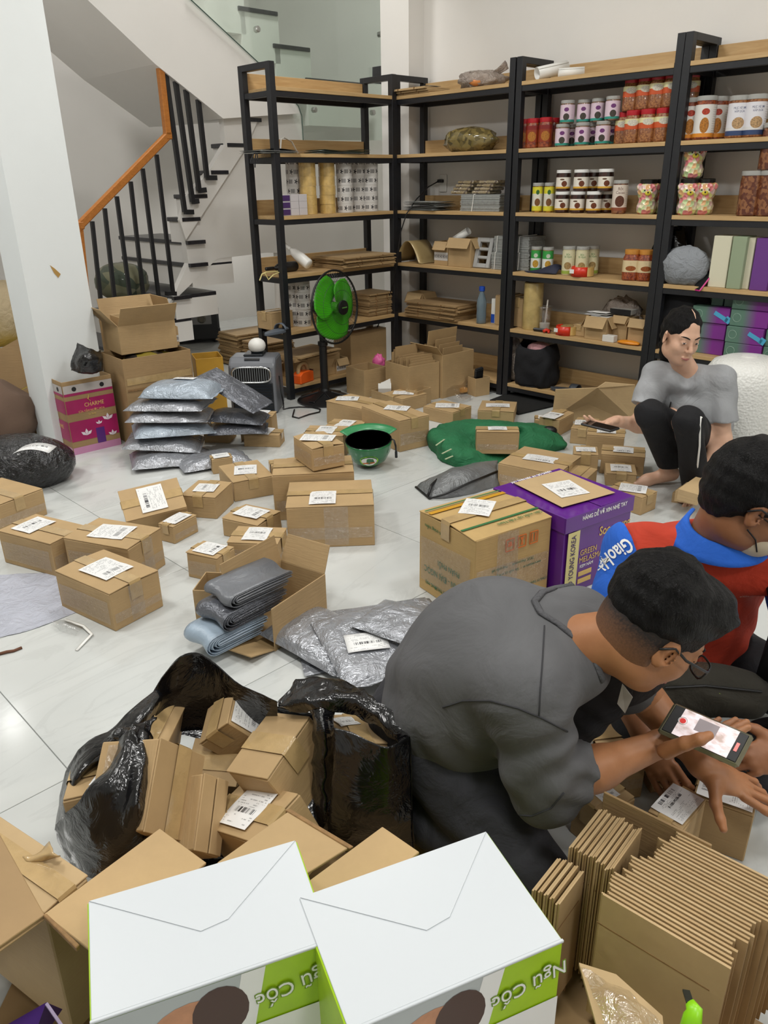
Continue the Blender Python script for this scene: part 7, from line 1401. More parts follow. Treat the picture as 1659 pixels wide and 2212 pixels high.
def head_prims(s=1.0, fem=False):
    j = 0.9 if fem else 1.0
    ps = [ell((0, -.012, .042), (.073, .092, .083), k=.02), ell((0, .022, -.03), (.060 * j, .064, .085), k=.03), ell((0, .052, -.094), (.028 * j, .028, .022), k=.03), ell((.034, .05, -.03), (.028, .03, .03), k=.02), ell((-.034, .05, -.03), (.028, .03, .03), k=.02),
          ell((.03, -.0, -.07), (.028, .045, .03), k=.03), ell((-.03, .0, -.07), (.028, .045, .03), k=.03),
          ell((0, .072, .022), (.048, .017, .013), k=.02), sub((.031, .099, .002), (.019, .014, .012), k=.012), sub((-.031, .099, .002), (.019, .014, .012), k=.012), ell((.031, .079, .001), (.0145, .0115, .0125), k=.004), ell((-.031, .079, .001), (.0145, .0115, .0125), k=.004),
          cap((0, .086, .008), (0, .108, -.03), .007, .011, k=.012), ell((.0105, .098, -.036), (.008, .009, .0065), k=.008), ell((-.0105, .098, -.036), (.008, .009, .0065), k=.008),
          ell((0, .088, -.066), (.023, .010, .0055), k=.006), ell((0, .086, -.076), (.019, .010, .006), k=.006), sub((0, .098, -.0715), (.022, .005, .0015), k=.003)]
    for sx in (1, -1):
        Rz = np.array(Matrix.Rotation(-0.45 * sx, 3, 'Z') @ Matrix.Rotation(-0.15, 3, 'X'))
        ps += [ell((sx * .077, -.006, -.008), (.008, .020, .032), Rz, k=.008), sub((sx * .084, .0, -.006), (.007, .010, .018), Rz, k=.005)]
    return [dict(p, **({'a': p['a'] * s, 'b': p['b'] * s, 'ra': p['ra'] * s, 'rb': p['rb'] * s} if p['t'] == 'cap' else {'c': p['c'] * s, 'r': p['r'] * s})) for p in ps]
def hand_prims(wr, d, n, side, fingers, thumb, s=1.0):
    """wr wrist, d towards fingers, n out of the back of the hand, side: direction of the thumb; fingers: four (spread, bend1, bend2, bend3) index first"""
    wr, d, n = Vector(wr), Vector(d).normalized(), Vector(n); n = (n - d * n.dot(d)).normalized(); t = Vector(side); t = (t - d * t.dot(d) - n * t.dot(n)).normalized()
    R = np.array([[t.x, d.x, n.x], [t.y, d.y, n.y], [t.z, d.z, n.z]]); ps = [ell(wr + d * .048 * s, V3(.040, .052, .0145) * s, R, k=.012), cap(wr - d * .01, wr + d * .03 * s, .024 * s, .022 * s, k=.015), ell(wr + d * .03 * s + t * .022 * s - n * .006 * s, V3(.018, .03, .014) * s, R, k=.012)]
    lens = [(.044, .026, .021), (.049, .030, .022), (.045, .028, .022), (.035, .021, .019)]
    for i, (sp, b1, b2, b3) in enumerate(fingers):
        p = wr + d * (.088 - .004 * abs(i - 1)) * s + t * (.030 - .020 * i) * s; a = 0.0; dd = (d * math.cos(sp) + t * math.sin(sp)).normalized(); r = (.0095, .0097, .0092, .008)[i] * s
        for L, b in zip(lens[i], (b1, b2, b3)):
            a += b; e = (dd * math.cos(a) - n * math.sin(a)); q = p + e * L * s; ps.append(cap(p, q, r, r * .9, k=.006)); p = q; r *= .92
    th_out, th_down, th_bend = thumb; p = wr + d * .022 * s + t * .030 * s; e = (d * math.cos(th_out) + t * math.sin(th_out)); e = (e * math.cos(th_down) - n * math.sin(th_down)).normalized()
    q = p + e * .042 * s; ps.append(cap(p, q, .0145 * s, .0115 * s, k=.012)); e2 = (e + (d - t * 0.3) * th_bend).normalized(); q2 = q + e2 * .030 * s; ps.append(cap(q, q2, .0115 * s, .0095 * s, k=.006)); ps.append(cap(q2, q2 + e2 * .018 * s, .0098 * s, .0078 * s, k=.006)); return ps
def mk_skin(name, col, dark=0.8):
    t = NT(name); c = srgb(col); v = t.coord(); f = t.noise(v, 14, 4, 0.6); t.link(t.mix(t.ramp(f, 0.3, 0.7), [c[0] * dark, c[1] * dark * 0.94, c[2] * dark * 0.9, 1], c), t.b.inputs['Base Color']); t.b.inputs['Roughness'].default_value = 0.48
    t.b.inputs['Subsurface Weight'].default_value = 0.12; t.b.inputs['Subsurface Radius'].default_value = (0.012, 0.005, 0.003); t.b.inputs['Subsurface Scale'].default_value = 0.5; t.bump(t.noise(v, 180, 2), 0.06, 0.003); return t.m
def mk_hair(name, col):
    t = NT(name); v = t.coord(); mp = t.new('ShaderNodeMapping'); mp.inputs['Scale'].default_value = (60, 60, 9); t.link(v, mp.inputs['Vector']); n = t.noise(mp.outputs[0], 3.0, 4, 0.7, 0.8); c = srgb(col)
    t.link(t.mix(t.ramp(n, 0.35, 0.75), [x * 0.6 for x in c[:3]] + [1], [x * 1.7 for x in c[:3]] + [1]), t.b.inputs['Base Color']); t.b.inputs['Roughness'].default_value = 0.5; t.b.inputs['Specular IOR Level'].default_value = 0.3; t.bump(n, 1.0, 0.016); return t.m
def mk_cloth(name, col, var=0.1, ws=9, st=0.5, rough=0.85):
    t = NT(name); v = t.coord(); c = srgb(col); n = t.noise(v, ws, 4, 0.55, 1.0); n2 = t.noise(v, 420, 2)
    t.link(t.mix(t.ramp(n, 0.25, 0.75), [x * (1 - var) for x in c[:3]] + [1], [x * (1 + var) for x in c[:3]] + [1]), t.b.inputs['Base Color']); t.b.inputs['Roughness'].default_value = rough
    s = t.math('ADD', t.math('MULTIPLY', n, 1.0), t.math('MULTIPLY', n2, 0.03)); t.bump(s, st, 0.025); return t.m
SKIN_A = mk_skin('skin_tan', '#b07a52'); SKIN_B = mk_skin('skin_light', '#d9b096', 0.88); SKIN_C = mk_skin('skin_brown', '#9c6a48'); HAIR = mk_hair('black_hair', '#0d0b0c'); EYEW = mat('eye_white', '#e8e4e0', 0.2); EYEB = mat('eye_dark', '#1c1210', 0.15)
_t = NT('cropped_hair_fade'); _at = _t.new('ShaderNodeAttribute'); _at.attribute_name = 'fade'; _f = _t.math('ADD', _at.outputs['Fac'], _t.math('MULTIPLY', _t.math('SUBTRACT', _t.noise(_t.coord(), 260, 2), 0.5), 0.5))
_t.link(_t.mix(_t.ramp(_f, 0.0, 1.0), srgb('#8f6243'), srgb('#1a1413')), _t.b.inputs['Base Color']); _t.b.inputs['Roughness'].default_value = 0.7; FADE = _t.m
NAIL = mat('finger_nail', '#c79a86', 0.3)
def folds(items):
    """cloth folds: sum of directional ripples, each (wave vector, phase-bend vector, amp, centre, radius)"""
    def f(X, Y, Zz):
        d = 0
        for k, b, a, c, r in items:
            ph = X * k[0] + Y * k[1] + Zz * k[2]; bd = X * b[0] + Y * b[1] + Zz * b[2]; wv = np.sin(ph + 1.3 * np.sin(bd))
            w_ = np.exp(-(((X - c[0]) ** 2 + (Y - c[1]) ** 2 + (Zz - c[2]) ** 2) / (r * r))) if c is not None else 1.0
            d = d + a * wv * w_
        return d
    return f
def hair_noise(X, Y, Zz): return 0.0028 * np.sin(X * 130 + 3 * np.sin(Y * 41)) * np.sin(Y * 118 + 2 * np.sin(Zz * 57)) + 0.002 * np.sin(Zz * 150 + X * 60)
def face_bits(e, M, o, s, brow=True, lips='#9a5a50', eyes=True):
    M_ = Matrix(M.tolist()); o = Vector(o)
    def T(x, y, z): return o + M_ @ Vector((x * s, y * s, z * s))
    if eyes:
        for sx in (-1, 1):
            wob('eye', MB().sphere(T(sx * .031, .0825, .0005), (.0112 * s, .0090 * s, .0036 * s), 12, rot=M_), EYEW, e, smooth=True); wob('iris', MB().sphere(T(sx * .031 + .002, .0885, .0005), (.0062 * s, .0035 * s, .0040 * s), 10, rot=M_), EYEB, e, smooth=True)
            wob('eyelid_line', MB().tube([T(sx * (.031 + .0135 * q), .089 - .010 * q * q * 1.1, .0048 - .0045 * q * q) for q in (-1, -.5, 0, .5, 1)], .0012 * s, 5), HAIR, e)
    if brow:
        for sx in (-1, 1): wob('eyebrow', MB().tube([T(sx * (.012 + .038 * q), .0905 - .018 * q * q, .0205 + .008 * math.sin(2.2 * q)) for q in (0, .25, .5, .75, 1)], [.0022 * s, .0034 * s, .0034 * s, .0026 * s, .001 * s], 6), HAIR, e, smooth=True)
    if lips: wob('lips', MB().tube([T(.021 * q, .0965 - .012 * q * q, -.0715 + .001 * abs(q)) for q in (-1, -.6, 0, .6, 1)], [.001 * s, .0042 * s, .0058 * s, .0042 * s, .001 * s], 8), mat('lip' + lips, lips, 0.4), e, smooth=True)
def glasses(e, M, o, s, m):
    M_ = Matrix(M.tolist()); o = Vector(o); r = empty('glasses'); r.location = e.location; r.parent = e; r.location = (0, 0, 0)
    def T(x, y, z): return Vector(e.location) * 0 + o + M_ @ Vector((x * s, y * s, z * s))
    fr = MB()
    for sx in (-1, 1):
        fr.tube([T(sx * .033 + .025 * math.copysign(abs(math.cos(t)) ** .6, math.cos(t)), .112 - abs(sx * .033 + .025 * math.cos(t)) * .12, -.004 + .018 * math.copysign(abs(math.sin(t)) ** .6, math.sin(t))) for t in [i * 2 * PI / 20 for i in range(20)]], .0021 * s, 6, closed=True)
        fr.tube([T(sx * .058, .103, .004), T(sx * .078, .085, .006), T(sx * .082, .03, .004), T(sx * .082, -.005, .012), T(sx * .080, -.028, -.005)], .0026 * s, 6)
    fr.tube([T(-.008, .112, 0), T(0, .115, .003), T(.008, .112, 0)], .002 * s, 6)
    o1 = wob('frame', fr, m, e, smooth=True)
    for sx in (-1, 1): wob('lens', MB().add([T(sx * .033 + .023 * math.cos(t), .111 - abs(sx * .033 + .025 * math.cos(t)) * .12, -.004 + .0165 * math.sin(t)) for t in [i * 2 * PI / 16 for i in range(16)]], [tuple(range(16))]), PLASTIC_CLEAR, e)
    bpy.data.objects.remove(r)
def on_mesh(target, pts, lift=0.001):
    """points on a garment, found along view lines"""
    me = target.data; L = Vector(target.parent.location); bv = BVHTree.FromPolygons([tuple(v.co + L) for v in me.vertices], [tuple(p.vertices) for p in me.polygons]); out = []
    for x, y in pts:
        h = bv.ray_cast(CAM, ray(x, y))
        if h[0] is not None: out.append(h[0] + h[1] * lift * (1 if h[1].dot(ray(x, y)) < 0 else -1))
    return out
def seam(e, target, pts, r, m, name='seam', flat=1.0, lift=0.001):
    fine = []
    for (a, b), (c, d) in zip(pts[:-1], pts[1:]): fine += [(a + (c - a) * k / 6, b + (d - b) * k / 6) for k in range(6)]
    q = on_mesh(target, fine + [pts[-1]], lift)
    if len(q) > 2: return wob(name, MB().tube(q, r, 6, flat=flat), m, e, smooth=True)
def drape(body, size, m, e, origin, xd, yd, target, squeeze=1.0, name='lettering', bold=0.0):
    """lettering laid onto a garment surface"""
    M = frame(origin, xd, yd); o = text_mesh(body, size, m, None, Matrix.Identity(4), name=name, ext=0.0, squeeze=squeeze, bold=bold)
    me = target.data; L = Vector(target.parent.location); bv = BVHTree.FromPolygons([tuple(v.co + L) for v in me.vertices], [tuple(p.vertices) for p in me.polygons]); n = Vector(M.col[2][:3])
    bm = bmesh.new(); bm.from_mesh(o.data); bmesh.ops.subdivide_edges(bm, edges=[q for q in bm.edges if q.calc_length() > 0.008], cuts=2, use_grid_fill=False); bm.to_mesh(o.data); bm.free()
    miss = 0
    for v in o.data.vertices:
        p = M @ v.co; h = bv.ray_cast(p + n * 0.6, -n); miss += h[0] is None; v.co = (h[0] if h[0] is not None else p) + n * 0.0022
    return local(o, e)

def drape_px(body, size, m, e, target, o, d, squeeze=1.0):
    """lettering printed on a garment: laid out along direction d around point o, then pressed onto the cloth"""
    t = text_mesh(body, size, m, None, Matrix.Identity(4), ext=0.0, squeeze=squeeze, bold=size * 0.02); bm = bmesh.new(); bm.from_mesh(t.data); bmesh.ops.subdivide_edges(bm, edges=[q for q in bm.edges if q.calc_length() > 8], cuts=2); bm.to_mesh(t.data); bm.free()
    me = target.data; L = Vector(target.parent.location); bv = BVHTree.FromPolygons([tuple(v.co + L) for v in me.vertices], [tuple(p.vertices) for p in me.polygons]); up = (d[1], -d[0]); up = (-up[0], -up[1]) if False else up
    for v in t.data.vertices:
        x, y = o[0] + v.co.x * d[0] + v.co.y * up[0], o[1] + v.co.x * d[1] + v.co.y * up[1]; r = ray(x, y); h = bv.ray_cast(CAM, r); v.co = (h[0] if h[0] is not None else Vector(on_mesh(target, [o])[0])) - r * 0.003
    return local(t, e)
# ---------------------------------------------------------------- crouching man in the grey T-shirt
def limb(a, b, ra, rb, k=.03, **q): return cap(a, b, ra, rb, k, **q)
e = empty('person', (0.25, 1.3, 0)); tag(e, 'crouching man in charcoal T-shirt and glasses filming parcels with phone', 'person'); GM = e
pel, ch, nk = V3(0.105, 1.445, 0.270), V3(0.265, 1.345, 0.475), V3(0.385, 1.265, 0.575)
hipR, hipL, knR, knL, anR, anL = V3(0.120, 1.345, 0.250), V3(0.120, 1.525, 0.260), V3(0.290, 1.145, 0.085), V3(0.510, 1.375, 0.460), V3(0.090, 1.315, 0.090), V3(0.360, 1.485, 0.085)
shR, shL, elR, wrR = V3(0.262, 1.165, 0.520), V3(0.415, 1.415, 0.520), V3(0.300, 1.155, 0.318), V3(0.565, 1.260, 0.335)
elL, wrL = V3(0.580, 1.405, 0.330), V3(0.672, 1.285, 0.245)
HC = V3(.496, 1.222, .630); HM = basis((.80, .08, -.60), (.48, .02, .86)); HS = 1.0
body = [ell((pel + ch) / 2, (.13, .15, .19), None, k=.06), ell(ch, (.14, .16, .14), k=.06), cap(nk - (nk - ch) * .2, HC + HM @ V3(0, -.04, -.05), .062, .055, k=.04),
        limb(hipR, knR, .085, .062, .05), limb(hipL, knL, .088, .062, .05), limb(knR, anR, .058, .04), limb(knL, anL, .058, .04), limb(shR, elR, .05, .042), limb(shL, elL, .05, .042), limb(ch, shR, .09, .07, .05), limb(ch, shL, .09, .07, .05),
        cap(anL, (.42, 1.445, .03), .04, .032), cap((.42, 1.445, .03), (.48, 1.42, .022), .034, .022), cap(anR, (.03, 1.34, .03), .035, .03)]
arms = [limb(shR + (elR - shR) * .5, elR, .046, .041), limb(elR, elR + (wrR - elR) * .45, .043, .041, .02), limb(elR + (wrR - elR) * .4, wrR, .041, .026, .02), limb(elL, wrL, .042, .026, .02)]
dR = Vector((.82, .18, -.02)); armR = hand_prims(wrR, dR, Vector((-.05, -.35, -.92)), Vector((.15, -.55, .55)), [(.02, .1, .15, .1), (.0, .1, .15, .1), (-.02, .1, .15, .1), (-.04, .1, .2, .1)], (.35, .05, .35), 1.0)[:-3]
_th = [Z(1438, 1622, .365), Z(1480, 1606, .408), Z(1512, 1597, .428), Z(1532, 1589, .43)]
armR += [cap(_th[0], _th[1], .017, .0135, k=.012), cap(_th[1], _th[2], .0132, .0115, k=.006), cap(_th[2], _th[3], .0115, .009, k=.006)]
dL = Vector((.80, -.33, -.28)); armL = hand_prims(wrL, dL, Vector((.25, -.15, .95)), Vector((-.25, -.95, 0)), [(.10, .05, .12, .08), (-.12, .02, .10, .05), (-.28, .25, .35, .2), (-.42, .3, .4, .3)], (1.25, .45, .3), 1.02)
hp_ = xform(head_prims(HS), HM, HC)
skin_mesh('body', [implicit(body + hp_, .0055), implicit(arms + armR + armL, .0032)], SKIN_A, e, 1)
# shirt
n_ = lambda a, b: (b - a) / np.linalg.norm(b - a)
bk = n_(pel, nk)
slv = n_(shR, elR); slvL = n_(shL, elL); fd = n_(elR, wrR)
sh = [ell(pel + (ch - pel) * .22, (.155, .175, .16), k=.06), ell(ch * .6 + pel * .4 + V3(-.025, 0, .02), (.155, .185, .17), k=.06), ell(ch + V3(-.02, .01, .02), (.155, .19, .15), k=.06), cap(shR + V3(-.01, .02, .005), shL + V3(-.02, -.02, .01), .088, .085, k=.05), ell(nk - bk * .06, (.09, .12, .07), k=.05),
      cap(shR, elR + slv * .01, .076, .070, k=.035, cut=[(elR + fd * .062, fd * .85 + slv * .5)]), cap(elR - slv * .05, elR + fd * .10, .066, .062, k=.03, cut=[(elR + fd * .062, fd * .85 + slv * .5)]), cap(shL, elL, .078, .08, k=.035, cut=[(elL - slvL * .05, slvL)])]
nkc = nk + bk * .035 - V3(.01, 0, -.012)
shf = folds([((42, -60, 30), (12, 18, 9), .0065, (.13, 1.30, .36), .11), ((-55, 20, 70), (15, 10, 20), .0060, (.30, 1.12, .44), .10), ((25, 60, -45), (10, 22, 8), .0035, (.07, 1.42, .45), .14), ((8, 25, 30), (14, 6, 10), .0032, None, 1), ((70, 20, 100), (9, 20, 12), .0055, (.36, 1.14, .36), .08), ((30, 20, 80), (20, 10, 6), .005, (.07, 1.38, .28), .09)])
SHIRT = mk_cloth('charcoal_cotton', '#5a5a5c', 0.12, 7, 0.35)
hem = pel - bk * .045
so_ = skin_mesh('shirt', [implicit(sh + [sub(nkc + bk * .05 + V3(.01, -.01, 0), (.075, .085, .075), k=.02)], .0055, cuts=[(hem, -bk)], disp=shf)], SHIRT, e, 2)
# collar ring
ux = n_(V3(0, 0, 0), np.cross(bk, V3(.2, -1, 0))); uy = np.cross(bk, ux)
cen = nk - bk * .012 + V3(.002, -.0, .012)
SEAM = mat('shirt_seam', '#333336', 0.9)
seam(e, so_, [(957, 1528), (1000, 1514), (1060, 1514), (1120, 1530), (1172, 1552), (1225, 1580)], .0016, SEAM); seam(e, so_, [(1176, 1352), (1172, 1420), (1167, 1490), (1164, 1545)], .0014, SEAM)
seam(e, so_, [(1262, 1264), (1215, 1266), (1172, 1280), (1155, 1300), (1168, 1325), (1205, 1348), (1250, 1385), (1285, 1430), (1302, 1470)], .0075, mk_cloth('charcoal_rib', '#4e4e51', 0.1, 60, 0.4), 'collar', 0.45, .002)
seam(e, so_, [(1075, 1742), (1110, 1760), (1150, 1762), (1190, 1745), (1218, 1712)], .0018, SEAM, 'sleeve_stitch')
# trousers
tr = [ell(pel + V3(0, 0, -.01), (.15, .165, .125), k=.05), limb(hipR, knR, .105, .082, .05), limb(hipL, knL, .105, .082, .05), limb(knR, anR, .076, .064, .03), limb(knL, anL + V3(-.01, .0, .03), .078, .07, .03, cut=[(anL + V3(0, 0, .01), V3(0, 0, -1))])]
JEAN = mk_cloth('black_denim', '#2a2a2f', 0.25, 10, 0.5)
skin_mesh('trousers', [implicit(tr, .006, disp=folds([((40, 30, 70), (10, 20, 8), .004, (.2, 1.2, .15), .15), ((50, -30, 60), (18, 10, 12), .004, (.42, 1.38, .35), .16), ((20, 30, 25), (10, 6, 9), .002, None, 1)]))], JEAN, e, 2)
hr_ = [ell((0, -.018, .052), (.084, .104, .090), k=.02), ell((0, .055, .095), (.062, .05, .042), k=.03), ell((.0, -.05, .06), (.08, .08, .085), k=.02)]
hcut = [(HC + HM @ V3(0, -.07, -.062), HM @ V3(0, .50, -.87))]
hs_ = xform([dict(p, c=p['c'] * HS, r=p['r'] * HS) for p in hr_], HM, HC) + [dict(q, k=.008) for q in xform([sub((0, .098 * HS, -.03), (.07, .075, .085)), sub((.09, .01, -.045), (.03, .05, .05)), sub((-.09, .01, -.045), (.03, .05, .05))], HM, HC)]
skin_mesh('hair', [implicit(hs_, .0045, cuts=hcut, disp=hair_noise)], HAIR, e, 0)
hn_ = [ell((0, -.022, .0), (.0755, .088, .10), k=.02)]
skin_mesh('cropped_hair', [implicit(xform([dict(p, c=p['c'] * HS, r=p['r'] * HS) for p in hn_] + [], HM, HC) + [dict(q, k=.006) for q in xform([sub((0, .09 * HS, -.03), (.09, .085, .12)), sub((.085, .01, -.02), (.03, .032, .05)), sub((-.085, .01, -.02), (.03, .032, .05))], HM, HC)], .0045, cuts=[(HC + HM @ V3(0, -.07, -.075), HM @ V3(0, .3, -.95))])], FADE, e, 0, (HM, HC, -.075, .0))
face_bits(e, HM, HC, HS)
glasses(e, HM, HC, HS, BLACK_PL)
wob('shirt_print', MB().add([V3(*p) for p in ((.455, 1.235, .50), (.475, 1.225, .475), (.468, 1.235, .43), (.452, 1.24, .45))], [(0, 1, 2, 3)]), mat('shirt_badge', '#b9b4b0', 0.6), e, solid=0.002)
# the phone in his right hand
pc = Z(1522, 1583, .40); px_ = (Z(1600, 1618, .365) - Z(1440, 1548, .365)).normalized(); py_ = (Z(1535, 1548, .395) - Z(1505, 1620, .365)); PM = frame(pc, px_, py_)
ph = empty('smartphone'); ph.matrix_world = PM; ph.location = pc; tag(ph, 'phone in clear case recording a parcel, held by crouching man', 'phone')
ob('case', MB().box((0, 0, -0.005), (0.158, 0.08, 0.011)), mat('clear_case', '#8f8a70', 0.15, trans=0.5), ph, bevel=0.005); ob('body', MB().box((0, 0, -0.003), (0.15, 0.073, 0.0095)), BLACK_PL, ph, bevel=0.004)
t = NT('phone_screen'); uv = t.coord('UV'); c_ = t.mix(t.ramp(t.noise(uv, 3, 3), 0.4, 0.62), srgb('#f0e4e8'), srgb('#b8a49c')); t.link(c_, t.b.inputs['Base Color']); t.link(c_, t.b.inputs['Emission Color']); t.b.inputs['Emission Strength'].default_value = 0.55; t.b.inputs['Roughness'].default_value = 0.2
ob('screen', MB().quad((-0.052, -0.033, 0.0022), (0.055, -0.033, 0.0022), (0.055, 0.033, 0.0022), (-0.052, 0.033, 0.0022)), t.m, ph); ob('record_button', MB().lathe([(0.006, 0.0024), (0.006, 0.0028)], 16, (-0.045, 0.004, 0)), mat('record_red', '#d8302a', 0.4, emit=0.3), ph); ob('record_ring', MB().tube([(-0.045 + .0085 * math.cos(q), .004 + .0085 * math.sin(q), .0026) for q in [i * PI / 10 for i in range(20)]], .0008, 4, closed=True), WHITE_INK, ph)
ob('timer_tag', MB().box((0.062, -0.002, 0.0024), (0.006, 0.02, 0.0006)), mat('record_pink', '#e8807c', 0.4, emit=0.3), ph); ob('print_preview', MB().box((0.0, 0.01, 0.0024), (0.04, 0.03, 0.0003)), mat('preview_grey', '#9a8f92', 0.4, emit=0.2), ph)

# ---------------------------------------------------------------- courier in the red and blue polo shirt
e = empty('person', (0.85, 1.75, 0)); tag(e, 'seated courier in red and blue polo with face mask and glasses', 'person'); CM = e
pel, ch, nk = V3(.86, 1.90, .14), V3(.82, 1.80, .42), V3(.80, 1.70, .585)
shR, shL = V3(.635, 1.735, .53), V3(.99, 1.66, .53); elR, wrR = V3(.55, 1.60, .30), V3(.60, 1.44, .20); elL, wrL = V3(1.06, 1.48, .30), V3(.89, 1.36, .22)
knR, knL = V3(.62, 1.53, .13), V3(1.15, 1.55, .14); anR, anL = V3(.86, 1.44, .07), V3(.88, 1.53, .07)
HC = V3(.845, 1.625, .715); HM = basis((.86, -.20, -.40), (.36, -.10, .92)); HS = 1.03
body = [ell((pel + ch) / 2, (.13, .10, .19), k=.04), ell(ch, (.13, .085, .12), k=.04), cap(nk - V3(0, -.02, .05), HC + HM @ V3(0, -.035, -.05), .06, .055, k=.04), limb(shR, elR, .046, .042, .02), limb(shL, elL, .046, .042, .02), limb(ch, shR, .06, .055, .03), limb(ch, shL, .06, .055, .03),
        limb(pel + V3(-.08, 0, 0), knR, .085, .06, .05), limb(pel + V3(.08, 0, 0), knL, .085, .06, .05), limb(knR, anR, .055, .04), limb(knL, anL, .055, .04), cap(anR, anR + V3(.1, -.03, -.03), .035, .025), cap(anL, anL + V3(-.1, -.03, -.03), .035, .025)]
arms = [limb(elR, wrR, .044, .028, .02), limb(elL, wrL, .044, .028, .02)]
hR = hand_prims(wrR, (.25, -.75, -.45), (-.5, -.45, .6), (.9, .1, .3), [(.05, .5, .6, .3), (0, .5, .6, .3), (-.05, .55, .6, .3), (-.1, .6, .6, .3)], (.5, .3, .2)); hL = hand_prims(wrL, (-.80, -.10, -.12), (.05, -.75, .62), (-.1, .5, .8), [(.1, .35, .5, .3), (0, .4, .5, .3), (-.06, .45, .5, .3), (-.14, .5, .5, .3)], (.75, .0, .2))
skin_mesh('body', [implicit(body + xform(head_prims(HS), HM, HC), .006), implicit(arms + hR + hL, .004)], SKIN_C, e, 1)
slv = n_(shR, elR); slvL = n_(shL, elL)
RED = mk_cloth('red_polo', '#b8361c', 0.1, 8, 0.4); BLUE = mk_cloth('blue_polo', '#1f5fc4', 0.12, 8, 0.45)
tor = [ell((pel + ch) / 2, (.175, .15, .21), k=.06), ell(ch + V3(0, .01, 0), (.18, .14, .16), k=.06), cap(shR + V3(.01, .0, .0), shL + V3(-.01, 0, .0), .080, .080, k=.05), ell(nk - V3(0, -.02, .04), (.11, .09, .06), k=.04)]
sp = folds([((30, 40, 60), (10, 14, 9), .003, None, 1), ((60, -30, 40), (9, 20, 12), .004, tuple(shR), .12)])
skin_mesh('shirt', [implicit(tor + [sub(nk + V3(.01, -.05, .07), (.075, .085, .07), k=.02)], .006, disp=sp)], RED, e, 2)
sl = [cap(shR + V3(.06, 0, .0), shR, .083, .083, k=.03, cut=[(shR + V3(-.02, 0, 0), V3(1, 0, .35))]), cap(shL - V3(.06, 0, .0), shL, .083, .083, k=.03, cut=[(shL - V3(-.02, 0, 0), V3(-1, 0, .35))]), cap(shR + V3(.0, 0, 0), elR + slv * .04, .083, .086, k=.03, cut=[(elR - slv * .02, slv), (shR + V3(-.02, 0, 0), V3(1, 0, .35))]), cap(shL + V3(-.02, 0, 0), elL + slvL * .04, .079, .086, k=.03, cut=[(elL - slvL * .02, slvL), (shL + V3(-.045, 0, 0), V3(-1, 0, .05))])]
sl_o = skin_mesh('sleeve', [implicit(sl[:1] + sl[2:3], .006, disp=folds([((20, 10, 95), (12, 25, 6), .0035, tuple(elR), .12), ((30, 30, 40), (10, 14, 9), .002, None, 1)]))], BLUE, e, 2)
skin_mesh('sleeve', [implicit(sl[1:2] + sl[3:], .006)], BLUE, e, 2)
def collar(e, nk, m, pts, name='collar'): return wob(name, patch_mb(pts, 24, 8), m, e, smooth=True, solid=0.003)
cpts = [[], [], []]
for i in range(9):
    a = 0.9 + 4.75 * i / 8; c_, s_ = math.cos(a - PI / 2 - PI), math.sin(a - PI / 2 - PI)
    R_ = .074; base_ = nk + V3(.008, -.022, .018); k_ = (1 + math.cos(a)) / 2
    cpts[0].append(Vector(base_ + V3(R_ * math.sin(a) * 1.0, R_ * math.cos(a) * .95, .028 + .02 * math.cos(a)))); cpts[1].append(Vector(base_ + V3(R_ * 1.15 * math.sin(a), R_ * 1.1 * math.cos(a), .026 + .02 * math.cos(a)))); cpts[2].append(Vector(base_ + V3(R_ * 1.55 * math.sin(a), R_ * 1.45 * math.cos(a), -.02 + .012 * math.cos(a))))
collar(e, nk, BLUE, cpts)
TRO = mk_cloth('black_trousers', '#121216', 0.2, 9, 0.4)
skin_mesh('trousers', [implicit([ell(pel, (.18, .15, .13), k=.05), limb(pel + V3(-.08, 0, 0), knR, .1, .075, .05), limb(pel + V3(.08, 0, 0), knL, .1, .075, .05), limb(knR, anR, .07, .06, .03), limb(knL, anL, .07, .06, .03)], .007, disp=folds([((40, 30, 50), (10, 14, 9), .003, None, 1)]))], TRO, e, 2)
hr_ = [ell((0, -.018, .05), (.086, .106, .093), k=.02), ell((0, .055, .09), (.068, .05, .045), k=.03), ell((0, -.06, .01), (.075, .06, .08), k=.03)]
skin_mesh('hair', [implicit(xform([dict(p, c=p['c'] * HS, r=p['r'] * HS) for p in hr_], HM, HC) + [dict(q, k=.008) for q in xform([sub((0, .1 * HS, -.035), (.075, .075, .09)), sub((.09, .005, -.04), (.03, .045, .055)), sub((-.09, .005, -.04), (.03, .045, .055))], HM, HC)], .005, cuts=[(HC + HM @ V3(0, -.08, -.07), HM @ V3(0, .35, -.95))], disp=hair_noise)], HAIR, e, 0)
face_bits(e, HM, HC, HS, lips=None); glasses(e, HM, HC, HS, BLACK_PL)
MASK = mat('cream_mask', '#cdbfa6', 0.8)
mk_ = [ell((0, .04, -.062), (.058, .066, .058), k=.02), cap((0, .095, -.02), (0, .118, -.036), .012, .014, k=.02)]
skin_mesh('face_mask', [implicit(xform([dict(p, **({'a': p['a'] * HS, 'b': p['b'] * HS} if p['t'] == 'cap' else {'c': p['c'] * HS, 'r': p['r'] * HS})) for p in mk_], HM, HC), .005, cuts=[(HC + HM @ V3(0, .045, 0), HM @ V3(0, -1, .15)), (HC + HM @ V3(0, .1, -.012), HM @ V3(0, -.2, 1))])], MASK, e, 1)
def hT(x, y, z): return Vector(HC + HM @ V3(x * HS, y * HS, z * HS))
for z0_, z1_ in ((-.03, .01), (-.085, -.03)): wob('mask_loop', MB().tube([hT(.052, .055, z0_), hT(.066, .03, (z0_ + z1_) / 2), hT(.076, -.002, z1_ - .012)], .0018, 5), BLACK_PL, e)
drape_px('GiaoHàng', 46, WHITE_INK, e, sl_o, (1316, 1205), (-0.80, 0.60), 0.62)
